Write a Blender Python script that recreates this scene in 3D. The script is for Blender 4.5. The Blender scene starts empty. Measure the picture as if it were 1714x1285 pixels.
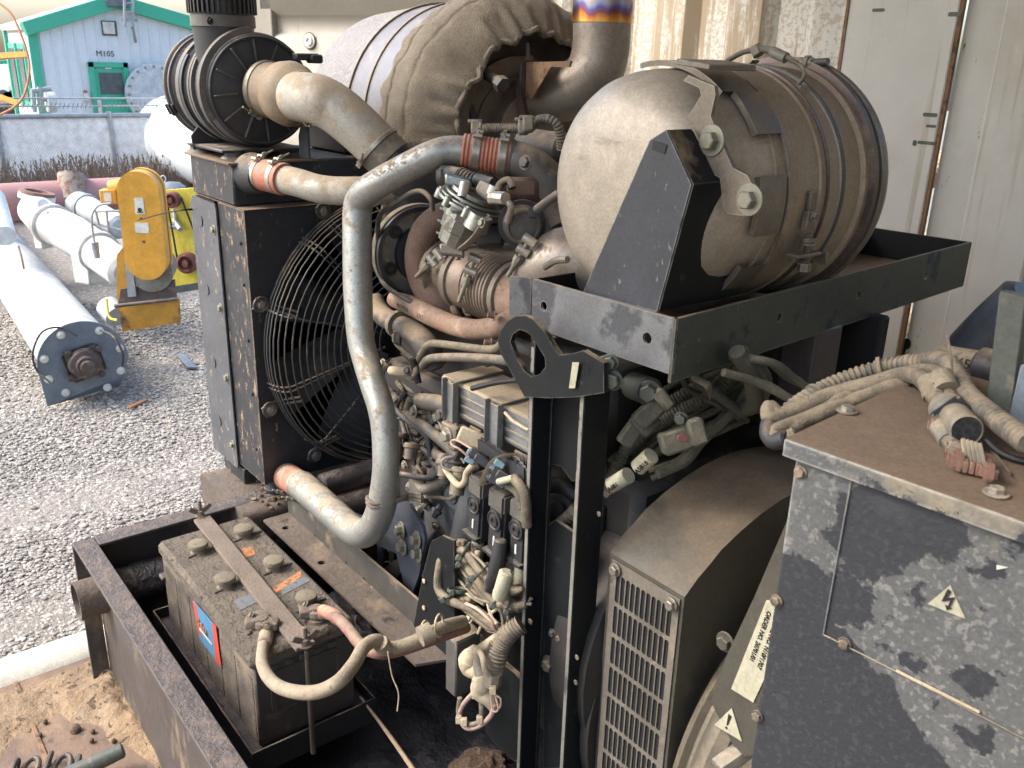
import bpy, bmesh, math, random
from mathutils import Vector as V, Matrix, geometry, noise
random.seed(7)
SC = bpy.context.scene
COL = SC.collection
# ------------------------------------------------------------------ camera
IW, IH, FPX = 1714.0, 1285.0, 1490.0
_t, _a, _r = math.radians(19.9), math.radians(38.8), math.radians(1.56)
FW = V((-math.cos(_a)*math.cos(_t), math.sin(_a)*math.cos(_t), -math.sin(_t)))
_R = FW.cross(V((0, 0, 1))).normalized(); _U = _R.cross(FW)
RT = _R*math.cos(_r) + _U*math.sin(_r); UP = -_R*math.sin(_r) + _U*math.cos(_r)
cd = bpy.data.cameras.new('camera'); cam = bpy.data.objects.new('camera', cd); COL.objects.link(cam)
cam.matrix_world = Matrix(((RT.x, UP.x, -FW.x, 0), (RT.y, UP.y, -FW.y, 0), (RT.z, UP.z, -FW.z, 0), (0, 0, 0, 1)))
cd.sensor_width = 36; cd.lens = 36*FPX/IW; cd.clip_end = 500; cd.clip_start = .05
cd.dof.use_dof = True; cd.dof.focus_distance = 2.0; cd.dof.aperture_fstop = 20.0
SC.camera = cam
# ------------------------------------------------------------------ world, sun, exposure
w = bpy.data.worlds.new('World'); SC.world = w; w.use_nodes = True
nt = w.node_tree; bg = nt.nodes['Background']
sky = nt.nodes.new('ShaderNodeTexSky'); sky.sky_type = 'NISHITA'; sky.sun_disc = False
SUN_EL, SUN_AZ = 48, 212        # azimuth of the sun measured from +Y towards +X, degrees
sky.sun_elevation = math.radians(SUN_EL); sky.sun_rotation = math.radians(SUN_AZ)
sky.air_density = 1.0; sky.dust_density = 4.0; sky.ozone_density = 1.0
nt.links.new(sky.outputs[0], bg.inputs[0]); bg.inputs[1].default_value = .15
sl = bpy.data.lights.new('sun', 'SUN'); sl.energy = 1.0; sl.angle = math.radians(25); sl.color = (1, .965, .92)
so = bpy.data.objects.new('sun', sl); COL.objects.link(so)
_e, _z = math.radians(SUN_EL), math.radians(SUN_AZ)
sd = V((math.sin(_z)*math.cos(_e), math.cos(_z)*math.cos(_e), math.sin(_e)))
so.rotation_euler = sd.to_track_quat('Z', 'Y').to_euler()
SC.view_settings.view_transform = 'Standard'; SC.view_settings.look = 'None'
SC.view_settings.exposure = 1.9; SC.view_settings.gamma = 1; SC.view_settings.use_curve_mapping = False

# ------------------------------------------------------------------ helpers
X1, Y1, Z1 = V((1, 0, 0)), V((0, 1, 0)), V((0, 0, 1))
def P(px, py, a='y', v=1.0):
    """point of the place seen at photo position px,py, lying on the plane a=v (metres from the lens) or at depth a='d'"""
    r = FW + RT*((px-IW/2)/FPX) - UP*((py-IH/2)/FPX)
    return r*v if a == 'd' else r*(v/r['xyz'.index(a)])
def PP(a, *l): return [P(x, y, a, v) for x, y, v in l]
def PX(n, p): return n*p.dot(FW)/FPX
WL = {}
def emp(name, label, cat, loc, group=None):
    o = bpy.data.objects.new(name, None); COL.objects.link(o); o.location = loc; o.empty_display_size = .05
    WL[o.name] = V(loc); tag(o, label, cat, group); return o
def tag(o, label=None, cat=None, group=None, kind=None):
    if label: o['label'] = label
    if cat: o['category'] = cat
    if group: o['group'] = group
    if kind: o['kind'] = kind
    return o
def mk(name, bm, mat, parent=None, label=None, sharp=38, kind=None, flat=False):
    me = bpy.data.meshes.new(name)
    bm.normal_update()
    sa = math.radians(sharp)
    for f in bm.faces: f.smooth = not flat
    for e in bm.edges:
        if len(e.link_faces) == 2 and e.calc_face_angle(0) > sa: e.smooth = False
    if len(bm.verts):
        lo = V([min(v.co[i] for v in bm.verts) for i in range(3)]); hi = V([max(v.co[i] for v in bm.verts) for i in range(3)])
        c = (lo+hi)/2
    else: c = V((0, 0, 0))
    for v in bm.verts: v.co -= c
    bm.to_mesh(me); bm.free()
    me.materials.append(mat)
    o = bpy.data.objects.new(name, me); COL.objects.link(o)
    WL[o.name] = c
    if parent is not None:
        o.parent = parent; o.location = c - WL[parent.name]
    else: o.location = c
    tag(o, label, kind=kind)
    return o
def B(): return bmesh.new()
def frame(ax):
    ax = ax.normalized(); h = Z1 if abs(ax.z) < .9 else X1
    u = h.cross(ax).normalized(); return u, ax.cross(u), ax
def spl(pts, sub=6):
    if sub <= 1 or len(pts) < 3: return [V(p) for p in pts]
    q = [2*pts[0]-pts[1]] + list(pts) + [2*pts[-1]-pts[-2]]; out = []
    for i in range(1, len(q)-2):
        a, b, c, d = q[i-1:i+3]
        for k in range(sub):
            t = k/sub
            out.append(.5*((2*b)+(c-a)*t+(2*a-5*b+4*c-d)*t*t+(3*b-a-3*c+d)*t**3))
    out.append(V(pts[-1])); return out
def tube(bm, pts, r, seg=14, sub=6, corr=None, cap=True, flat=1.0):
    n0 = len(pts); pts = spl(pts, sub)
    rr = (lambda t: r) if not isinstance(r, (list, tuple)) else (lambda t: r[min(int(t*(n0-1)), n0-2)]*(1-(t*(n0-1)-min(int(t*(n0-1)), n0-2))) + r[min(int(t*(n0-1)), n0-2)+1]*(t*(n0-1)-min(int(t*(n0-1)), n0-2)))
    if corr:
        L = [0]
        for a, b in zip(pts, pts[1:]): L.append(L[-1]+(b-a).length)
        st = corr[0]/4; out = []; j = 0; s = 0
        while s < L[-1]:
            while L[j+1] < s: j += 1
            t = (s-L[j])/max(L[j+1]-L[j], 1e-9); out.append(pts[j].lerp(pts[j+1], t)); s += st
        pts = out
    rings = []; u = None; N = len(pts)
    for i, p in enumerate(pts):
        d = (pts[min(i+1, N-1)]-pts[max(i-1, 0)])
        if d.length < 1e-9: d = Z1.copy()
        d.normalize()
        if u is None: u, _, _ = frame(d)
        u = (u - d*u.dot(d)).normalized(); v = d.cross(u)
        q = rr(i/max(N-1, 1))
        if corr: q *= (1+corr[1]) if i % 4 in (0, 1) else (1-corr[1])
        rings.append([bm.verts.new(p+(u*math.cos(2*math.pi*k/seg)+v*math.sin(2*math.pi*k/seg)*flat)*q) for k in range(seg)])
    for a, b in zip(rings, rings[1:]):
        for k in range(seg): bm.faces.new((a[k], a[(k+1) % seg], b[(k+1) % seg], b[k]))
    if cap and seg >= 12 and not corr and N > 2:
        for end in (0, -1):
            rg = rings[end]; d = (pts[0]-pts[1] if end == 0 else pts[-1]-pts[-2]).normalized(); q = rr(0 if end == 0 else 1); c0 = pts[end]
            new = [bm.verts.new(c0+(v.co-c0)*.72+d*q*.22) for v in rg]
            for k in range(seg):
                k2 = (k+1) % seg; bm.faces.new((rg[k], new[k], new[k2], rg[k2]) if end == 0 else (rg[k], rg[k2], new[k2], new[k]))
            rings[end] = new
    if cap and seg > 2:
        bm.faces.new(rings[0][::-1]); bm.faces.new(rings[-1])
    return bm
def lathe(bm, o, ax, prof, seg=40, a0=0, a1=2*math.pi, fn=None, u0=None):
    """prof: list of (height along ax, radius)"""
    u, v, ax = frame(ax)
    if u0 is not None: u = (u0-ax*u0.dot(ax)).normalized(); v = ax.cross(u)
    full = abs(a1-a0-2*math.pi) < 1e-6; n = seg if full else seg+1; rings = []
    for h, r in prof:
        ring = []
        for k in range(n):
            a = a0+(a1-a0)*k/seg
            p = o+ax*h+(u*math.cos(a)+v*math.sin(a))*max(r, 1e-4)
            if fn: p = fn(p, h, r, a)
            ring.append(bm.verts.new(p))
        rings.append(ring)
    for a, b in zip(rings, rings[1:]):
        for k in range(seg if full else seg):
            k2 = (k+1) % n
            bm.faces.new((a[k], a[k2], b[k2], b[k]))
    if full:
        if prof[0][1] > 1e-3: bm.faces.new(rings[0][::-1])
        if prof[-1][1] > 1e-3: bm.faces.new(rings[-1])
    return bm
def cyl(bm, a, b, r, seg=16, r2=None):
    d = b-a; return lathe(bm, a, d, [(0, r), (d.length, r if r2 is None else r2)], seg)
def box(bm, lo, hi, bev=.002):
    lo, hi = V(lo), V(hi); return obox(bm, (lo+hi)/2, X1*(hi.x-lo.x)/2, Y1*(hi.y-lo.y)/2, Z1*(hi.z-lo.z)/2, bev)
def obox(bm, c, u, v, w_, bev=.002, seg=1):
    vs = [bm.verts.new(c+u*i+v*j+w_*k) for i in (-1, 1) for j in (-1, 1) for k in (-1, 1)]
    fs = [bm.faces.new([vs[i] for i in q]) for q in ((0, 1, 3, 2), (4, 6, 7, 5), (0, 4, 5, 1), (2, 3, 7, 6), (0, 2, 6, 4), (1, 5, 7, 3))]
    bmesh.ops.recalc_face_normals(bm, faces=fs)
    if bev:
        es = list({e for f in fs for e in f.edges})
        bmesh.ops.bevel(bm, geom=es, offset=bev, segments=seg, affect='EDGES', clamp_overlap=True)
    return bm
def plate(bm, outl, O, U, W_, t, holes=()):
    """flat plate: outl/holes in metres along U,W_ from O, thickness t along U x W_"""
    N = U.cross(W_).normalized(); loops = [list(outl)]+[list(h) for h in holes]
    flat = [p for l in loops for p in l]
    tri = geometry.tessellate_polygon([[V((a, b, 0)) for a, b in l] for l in loops])
    fr = [bm.verts.new(O+U*a+W_*b+N*t) for a, b in flat]; bk = [bm.verts.new(O+U*a+W_*b) for a, b in flat]
    fs = []
    for a, b, c in tri:
        try: fs.append(bm.faces.new((fr[a], fr[b], fr[c]))); fs.append(bm.faces.new((bk[c], bk[b], bk[a])))
        except ValueError: pass
    i = 0
    for l in loops:
        n = len(l)
        for k in range(n):
            a, b = i+k, i+(k+1) % n
            fs.append(bm.faces.new((bk[a], bk[b], fr[b], fr[a])))
        i += n
    bmesh.ops.recalc_face_normals(bm, faces=fs)
    return bm
def circ(cx, cy, r, n=16, ry=None): return [(cx+r*math.cos(2*math.pi*k/n), cy+(ry or r)*math.sin(2*math.pi*k/n)) for k in range(n)]
def rrect(x0, y0, x1, y1, r, n=3):
    o = []
    for cx, cy, a in ((x1-r, y1-r, 0), (x0+r, y1-r, 90), (x0+r, y0+r, 180), (x1-r, y0+r, 270)):
        for k in range(n+1):
            t = math.radians(a+90*k/n); o.append((cx+r*math.cos(t), cy+r*math.sin(t)))
    return o
def pxpl(a, v, O, U, W_, pts):
    """outline given by photo positions on plane a=v, in plate coordinates"""
    out = []
    for x, y in pts:
        p = P(x, y, a, v)-O; out.append((p.dot(U), p.dot(W_)))
    return out
_bm = {}
def bolt(p, n, r, parent, mat, name='bolt', washer=1.45, h=.75, label=None):
    key = (name, mat.name, washer, h)
    if key not in _bm:
        b = B()
        if washer: lathe(b, V((0, 0, 0)), Z1, [(0, washer), (.16, washer), (.2, washer-.06)], 20)
        z0 = .18 if washer else 0
        lathe(b, V((0, 0, z0)), Z1, [(0, 1), (h-.1, 1), (h, .86), (h+.001, .5)], 6)
        me = bpy.data.meshes.new(name); b.normal_update()
        for e in b.edges:
            if len(e.link_faces) == 2 and e.calc_face_angle(0) > .5: e.smooth = False
        for f in b.faces: f.smooth = True
        b.to_mesh(me); b.free(); me.materials.append(mat); _bm[key] = me
    o = bpy.data.objects.new(name, _bm[key]); COL.objects.link(o)
    o.rotation_mode = 'QUATERNION'
    o.rotation_quaternion = n.to_track_quat('Z', 'Y') @ Matrix.Rotation(random.random(), 4, 'Z').to_quaternion()
    o.scale = (r, r, r); o.location = p-(WL[parent.name] if parent else V((0, 0, 0)))
    if parent: o.parent = parent
    WL[o.name] = p
    return o
def text(s, size, O, U, W_, mat, parent, name='lettering', ext=.0006):
    cu = bpy.data.curves.new('t', 'FONT'); cu.body = s; cu.size = size; cu.extrude = ext; cu.resolution_u = 2
    ob = bpy.data.objects.new('t', cu); dg = bpy.context.evaluated_depsgraph_get()
    me = bpy.data.meshes.new_from_object(ob, depsgraph=dg)
    N = U.cross(W_).normalized()
    bm = B(); bm.from_mesh(me)
    for v in bm.verts: v.co = O+U*v.co.x+W_*v.co.y+N*v.co.z
    bpy.data.objects.remove(ob)
    return mk(name, bm, mat, parent, flat=True)

# ------------------------------------------------------------------ materials
def M(name, col, rough=.5, metal=0., var=.25, vs=9., layers=(), bump=.25, bs=90., bd=.002, spec=.5, grain=.17, wear=None):
    m = bpy.data.materials.new(name); m.use_nodes = True; t = m.node_tree; N = t.nodes; L = t.links
    bs_ = N['Principled BSDF']; geo = N.new('ShaderNodeNewGeometry')
    def ns(scale, detail=6., st=None, ro=.6):
        n = N.new('ShaderNodeTexNoise'); n.inputs['Scale'].default_value = scale; n.inputs['Detail'].default_value = detail; n.inputs['Roughness'].default_value = ro
        if st:
            mp = N.new('ShaderNodeMapping'); mp.inputs['Scale'].default_value = st; L.new(geo.outputs['Position'], mp.inputs[0]); L.new(mp.outputs[0], n.inputs['Vector'])
        else: L.new(geo.outputs['Position'], n.inputs['Vector'])
        return n.outputs['Fac']
    def ma(op, a, b=None, c=None, cl=False):
        n = N.new('ShaderNodeMath'); n.operation = op; n.use_clamp = cl
        for i, q in enumerate((a, b, c)):
            if q is None: continue
            if isinstance(q, (int, float)): n.inputs[i].default_value = q
            else: L.new(q, n.inputs[i])
        return n.outputs[0]
    def mix(f, a, b, typ='RGBA'):
        n = N.new('ShaderNodeMix'); n.data_type = typ
        ia, ib, o = (6, 7, 2) if typ == 'RGBA' else (2, 3, 0)
        if isinstance(f, (int, float)): n.inputs[0].default_value = f
        else: L.new(f, n.inputs[0])
        for i, q in ((ia, a), (ib, b)):
            if isinstance(q, tuple): n.inputs[i].default_value = q+(1,)
            elif isinstance(q, (int, float)): n.inputs[i].default_value = q
            else: L.new(q, n.inputs[i])
        return n.outputs[o]
    c1 = tuple(x*(1-var) for x in col); c2 = tuple(min(x*(1+var), 1) for x in col)
    base = mix(ma('MULTIPLY_ADD', ns(vs, 8), 2.2, -.6, True), c1, c2)
    R_, Me = rough, metal
    hgt = ns(bs, 5)
    sep = None
    for l in layers:
        f = ns(l.get('s', 14.), l.get('det', 9.), l.get('st'), l.get('ro', .65))
        k = l.get('k', 8.)
        # factor = clamp((noise - thr)*k + top*nz)
        if l.get('top') or l.get('side'):
            if sep is None:
                sx = N.new('ShaderNodeSeparateXYZ'); L.new(geo.outputs['Normal'], sx.inputs[0]); sep = sx.outputs
            f = ma('ADD', f, ma('MULTIPLY', ma('SUBTRACT', sep[2], 0.), l.get('top', 0)))
            if l.get('side'): f = ma('ADD', f, ma('MULTIPLY', sep[l['side'][0]], l['side'][1]))
        if 'zr' in l:
            sp = N.new('ShaderNodeSeparateXYZ'); L.new(geo.outputs['Position'], sp.inputs[0])
            z0, z1, am = l['zr']
            f = ma('ADD', f, ma('MULTIPLY', ma('DIVIDE', ma('SUBTRACT', sp.outputs[l.get('za', 2)], z0), z1-z0, None, True), am))
        f = ma('MULTIPLY', ma('MULTIPLY', ma('SUBTRACT', f, l['t']), k, None, True), l.get('a', 1.))
        base = mix(f, base, l['c']); R_ = mix(f, R_, l.get('r', .92), 'FLOAT'); Me = mix(f, Me, l.get('m', 0.), 'FLOAT')
        if l.get('h'): hgt = ma('ADD', hgt, ma('MULTIPLY', f, l['h']))
    if wear:
        bv = N.new('ShaderNodeBevel'); bv.samples = 4; bv.inputs['Radius'].default_value = wear[1]
        dp = N.new('ShaderNodeVectorMath'); dp.operation = 'DOT_PRODUCT'; L.new(bv.outputs[0], dp.inputs[0]); L.new(geo.outputs['Normal'], dp.inputs[1])
        e_ = ma('MULTIPLY', ma('SUBTRACT', .97, dp.outputs['Value']), 9., None, True)
        e_ = ma('MULTIPLY', e_, ma('MULTIPLY_ADD', ns(38, 6), 5, -1.7, True)); base = mix(e_, base, wear[0])
    if grain:
        base = mix(ma('MULTIPLY_ADD', ns(230, 3), 4, -1.5, True), mix(grain, base, (0, 0, 0)), base)
        base = mix(ma('MULTIPLY_ADD', ns(48, 7, None, .75), 4, -1.6, True), mix(grain*.9, base, (0, 0, 0)), base)
    L.new(base, bs_.inputs['Base Color'])
    for s_, q in (('Roughness', R_), ('Metallic', Me)):
        if isinstance(q, (int, float)): bs_.inputs[s_].default_value = q
        else: L.new(q, bs_.inputs[s_])
    bs_.inputs['Specular IOR Level'].default_value = spec
    if bump:
        bn = N.new('ShaderNodeBump'); bn.inputs['Strength'].default_value = bump; bn.inputs['Distance'].default_value = bd
        L.new(hgt, bn.inputs['Height']); L.new(bn.outputs[0], bs_.inputs['Normal'])
    return m
DU = (.27, .205, .135); DU2 = (.36, .29, .20)
def dustm(name, col, rough=.45, metal=0., d=.60, top=.3, dc=DU, k=6, **kw):
    return M(name, col, rough, metal, layers=[dict(c=dc, t=d, top=top, k=k, s=kw.pop('ds', 16.), h=.3)]+list(kw.pop('extra', ())), **kw)
m_black = dustm('black_paint_dusty', (.022, .024, .028), .42, d=.66)
m_blackc = M('black_paint_clean', (.018, .02, .024), .38, layers=[dict(c=(.12, .11, .1), t=.63, k=8, s=40.)], bump=.15)
m_cab = M('radiator_paint', (.020, .023, .028), .45, wear=((.30, .22, .14), .004), layers=[
    dict(c=(.30, .215, .13), t=.61, k=30, s=46., st=(1, 1, .45), ro=.8, side=(1, -.045)), dict(c=(.09, .085, .08), t=.5, k=3, s=6., a=.35), dict(c=DU, t=.92, top=.5, k=5, s=20., h=.4)])
m_cabp = M('radiator_side_paint', (.075, .081, .09), .45, layers=[dict(c=(.36, .255, .155), t=.59, k=40, s=52., st=(1, 1, .4), ro=.8), dict(c=(.03, .03, .035), t=.62, k=10, s=14.)])
m_wire = dustm('fan_guard_wire', (.05, .05, .048), .5, d=.58, top=.25)
m_fan = dustm('fan_blade', (.02, .02, .022), .5, d=.62, dc=(.1, .085, .065))
m_silver = M('aluminium_pipe', (.34, .35, .32), .42, .55, var=.10, layers=[dict(c=(.24, .19, .13), t=.60, top=.10, side=(1, -.04), k=25, s=40., ro=.85, h=.6), 
    dict(c=(.33, .27, .19), t=.62, top=.17, k=14, s=26., ro=.75, h=.6), dict(c=(.14, .10, .065), t=.64, k=40, s=70., ro=.8, top=.05)], bump=.2)
m_silverd = M('dusty_aluminium_pipe', (.39, .37, .315), .55, .3, var=.15, layers=[
    dict(c=(.36, .29, .20), t=.47, top=.14, k=6, s=22., h=.6), dict(c=(.15, .11, .07), t=.63, k=35, s=60., ro=.8)], bump=.3)
m_salmon = M('silicone_hose', (.40, .14, .09), .6, layers=[dict(c=(.38, .27, .19), t=.50, k=5, s=30., top=.14, a=.85)])
m_plain = M('sooty_black_plate', (.010, .011, .012), .6, spec=.2, layers=[dict(c=(.06, .06, .05), t=.6, k=8, s=14., a=.6)])
m_steel = dustm('clamp_steel', (.42, .39, .33), .4, .7, d=.55, top=.12, dc=DU2)
m_zinc = M('zinc_bolt', (.27, .265, .21), .42, .55, layers=[dict(c=(.26, .21, .145), t=.55, k=6, s=50., top=.12)])
m_grime = M('grimed_bolt', (.11, .10, .085), .5, .3, layers=[dict(c=DU, t=.5, k=5, s=60., top=.15)])
m_can = M('stainless_canister', (.46, .405, .32), .5, .42, var=.18, layers=[
    dict(c=(.33, .27, .19), t=.56, top=.12, k=3, s=7., a=.8), dict(c=(.20, .145, .085), t=.66, k=12, s=20., a=.6), dict(c=(.18, .15, .11), t=.6, k=20, s=9., st=(1, 1, 6), ro=.7, a=.25)], bump=.12, bs=160)
m_cand = M('dusty_canister_shell', (.36, .30, .22), .5, .35, var=.2, layers=[
    dict(c=(.28, .22, .15), t=.47, top=.2, k=4, s=9.), dict(c=(.10, .07, .06), t=.62, k=10, s=12., a=.5)], bump=.25)
m_bluing = M('heat_blued_steel', (.14, .11, .10), .4, .7, layers=[dict(c=(.25, .2, .14), t=.52, k=5, s=16., top=.1)])
m_strap = M('steel_bracket', (.20, .175, .14), .45, .5, wear=((.45, .43, .36), .0025), layers=[dict(c=DU, t=.56, top=.22, k=5, s=22.)], bump=.2)
m_brack = M('scratched_black_plate', (.050, .056, .066), .38, .1, wear=((.35, .36, .36), .003), layers=[
    dict(c=(.28, .27, .24), t=.655, k=60, s=150., st=(1, .35, .3), ro=.6, a=.7), dict(c=(.02, .02, .023), t=.6, k=25, s=7., a=.8), dict(c=DU, t=.8, top=.4, k=5, s=14.)], bump=.15)
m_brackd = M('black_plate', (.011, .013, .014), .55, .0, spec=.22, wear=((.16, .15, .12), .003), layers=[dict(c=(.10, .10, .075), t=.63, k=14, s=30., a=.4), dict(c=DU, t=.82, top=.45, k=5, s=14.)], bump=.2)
m_tray = M('lit_tray_paint', (.19, .195, .195), .45, .2, wear=((.36, .33, .27), .003), layers=[
    dict(c=(.05, .052, .058), t=.53, k=16, s=9., a=.8), dict(c=(.4, .38, .33), t=.66, k=50, s=120., st=(1, 1, .35), a=.6), dict(c=DU, t=.78, top=.5, k=6, s=16.)], bump=.15)  # pale copy of the tray paint, light on near faces put into the colour
m_traylong = M('shaded_tray_paint', (.06, .067, .056), .42, .2, wear=((.25, .22, .17), .004), layers=[
    dict(c=(.02, .022, .022), t=.55, k=12, s=9., a=.8), dict(c=(.22, .21, .16), t=.62, k=30, s=60., a=.5), dict(c=DU, t=.85, top=.5, k=6, s=16.)], bump=.2)  # dark copy of the tray paint, shade on the long side put in
m_rust = M('rusted_casting', (.15, .095, .068), .85, .1, var=.3, layers=[dict(c=(.24, .11, .05), t=.58, k=5, s=9.), dict(c=(.12, .085, .07), t=.56, k=8, s=60.)], bump=.6, bs=220)
m_rusto = M('orange_rust_pipe', (.26, .175, .12), .8, .1, layers=[dict(c=(.28, .11, .055), t=.56, k=6, s=12., top=-.12), dict(c=(.15, .10, .075), t=.58, k=30, s=90., ro=.8, top=.05), dict(c=(.4, .3, .22), t=.56, k=6, s=18.)], bump=.4)
m_iron = dustm('cast_iron_grey', (.085, .08, .07), .6, .2, d=.55, top=.2)
m_irond = dustm('dark_engine_iron', (.03, .028, .026), .6, .1, d=.64, top=.2, dc=(.12, .09, .06))
m_alu = M('cast_aluminium', (.30, .31, .275), .34, .85, layers=[dict(c=(.16, .145, .11), t=.56, k=8, s=30., top=.08)], bump=.3)
m_rubber = dustm('black_rubber', (.025, .026, .028), .6, d=.6, top=.2)
m_rubbert = M('dusty_tan_rubber', (.30, .235, .155), .7, 0, layers=[dict(c=(.06, .05, .04), t=.6, k=7, s=10., top=-.1)], bump=.25)
m_plast = dustm('black_plastic_housing', (.03, .031, .034), .45, d=.64, top=.26, dc=(.22, .18, .13), k=4)
m_plastl = dustm('dusty_plastic_housing', (.10, .095, .085), .55, d=.52, top=.15, dc=(.22, .18, .13), k=4)
m_loom = M('dusty_braided_loom', (.15, .125, .088), .85, 0, layers=[dict(c=(.27, .22, .15), t=.48, k=5, s=40., top=.2), dict(c=(.05, .045, .035), t=.6, k=10, s=90.)], bump=1., bs=500, bd=.002)
m_loomd = M('dark_braided_loom', (.12, .115, .08), .85, 0, layers=[dict(c=(.25, .22, .145), t=.55, k=5, s=30., top=.15)], bump=.9, bs=450, bd=.002)
m_conv = M('dusty_conduit', (.12, .11, .085), .65, 0, layers=[dict(c=(.26, .21, .145), t=.5, k=6, s=50., top=.2)], bump=.3)
m_tan = M('tan_tape', (.46, .385, .26), .75, layers=[dict(c=(.2, .15, .09), t=.58, k=7, s=40.)], bump=.4)
m_label = M('yellowed_label', (.42, .405, .29), .6, layers=[dict(c=(.25, .2, .13), t=.58, k=7, s=30.)])
m_labelw = M('white_label', (.62, .62, .55), .5, layers=[dict(c=(.35, .3, .22), t=.62, k=7, s=40.)])
m_ink = M('black_ink', (.012, .012, .012), .6, bump=0)
m_skid = M('skid_steel', (.070, .060, .056), .55, .1, layers=[
    dict(c=(.145, .115, .10), t=.84, top=.42, k=5, s=30., h=1.0), dict(c=(.24, .18, .11), t=.545, k=6, s=9., st=(1, 1, .45), top=-.3, zr=(-1.15, -1.5, .07)), dict(c=(.02, .02, .02), t=.62, k=10, s=11., a=.6)], bump=.7, bs=60, bd=.003)
m_crust = M('black_grease_crust', (.03, .027, .028), .5, 0, layers=[dict(c=(.09, .078, .075), t=.55, k=4, s=30., top=.08)], bump=1., bs=45, bd=.012)
m_pan = M('oily_belly_pan', (.022, .022, .026), .38, 0, var=.4, layers=[dict(c=(.06, .056, .062), t=.52, k=5, s=12.)], bump=1., bs=30, bd=.008)
m_beam = M('dusty_beam', (.12, .095, .075), .7, .1, layers=[dict(c=(.03, .028, .026), t=.57, k=10, s=18.), dict(c=(.24, .18, .12), t=.62, k=4, s=12., top=.1)], bump=.8, bs=70, bd=.004)
m_batt = M('battery_case', (.06, .052, .045), .7, 0, layers=[dict(c=(.19, .15, .108), t=.60, top=.06, side=(1, -.2), k=6, s=14.)], bump=.4)
m_batttop = M('battery_lid_dirt', (.13, .108, .083), .95, 0, var=.35, layers=[dict(c=(.25, .20, .145), t=.53, k=5, s=26., h=1.), dict(c=(.035, .03, .027), t=.6, k=14, s=60., h=-.6)], bump=1., bs=170, bd=.006)
m_capm = M('battery_cap', (.17, .145, .10), .8, layers=[dict(c=(.1, .08, .055), t=.56, k=10, s=80.)], bump=.5)
m_strapr = M('rusty_hold_down', (.17, .135, .105), .85, .1, layers=[dict(c=(.26, .14, .06), t=.63, k=10, s=30.), dict(c=(.08, .065, .05), t=.6, k=8, s=80.)], bump=.8, bs=150, bd=.003)
m_red = M('red_print', (.55, .075, .05), .6, layers=[dict(c=(.15, .1, .07), t=.62, k=8, s=40.)], bump=0)
m_blue = M('blue_print', (.08, .22, .36), .6, layers=[dict(c=(.15, .13, .1), t=.6, k=8, s=40.)], bump=0)
m_pale = M('pale_print', (.5, .46, .38), .6, bump=0)
m_orangep = M('orange_print', (.42, .17, .06), .7, layers=[dict(c=(.12, .095, .07), t=.5, k=12, s=120.)], bump=0)
m_greyp = M('grey_blue_print', (.12, .14, .15), .7, layers=[dict(c=(.12, .095, .07), t=.52, k=12, s=120.)], bump=0)
m_cable = M('dusty_battery_cable', (.26, .215, .15), .85, layers=[dict(c=(.36, .30, .21), t=.5, k=5, s=60.), dict(c=(.1, .08, .06), t=.62, k=9, s=60.)], bump=.8, bs=350)
m_cabler = M('red_brown_cable', (.20, .10, .075), .7, layers=[dict(c=(.26, .2, .14), t=.5, k=5, s=40., top=.15)], bump=.5, bs=300)
m_pinkw = M('pink_wire', (.50, .33, .27), .6, layers=[dict(c=(.4, .33, .25), t=.52, k=6, s=40.)], bump=.1)
LZ = -.288
L0, L1, L2 = P(1315, 733, 'z', LZ), P(1714, 872, 'z', LZ), P(1605, 581, 'z', LZ)
ex_ = (L1-L0).normalized(); ey_ = (L2-L0); ey_ = (ey_-ex_*ey_.dot(ex_)); dep = ey_.length; ey_.normalize()
def bface(px, py):
    r = P(px, py, 'd', 1.0); return r*((L0+ey_*.006).dot(ey_)/r.dot(ey_))
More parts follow.
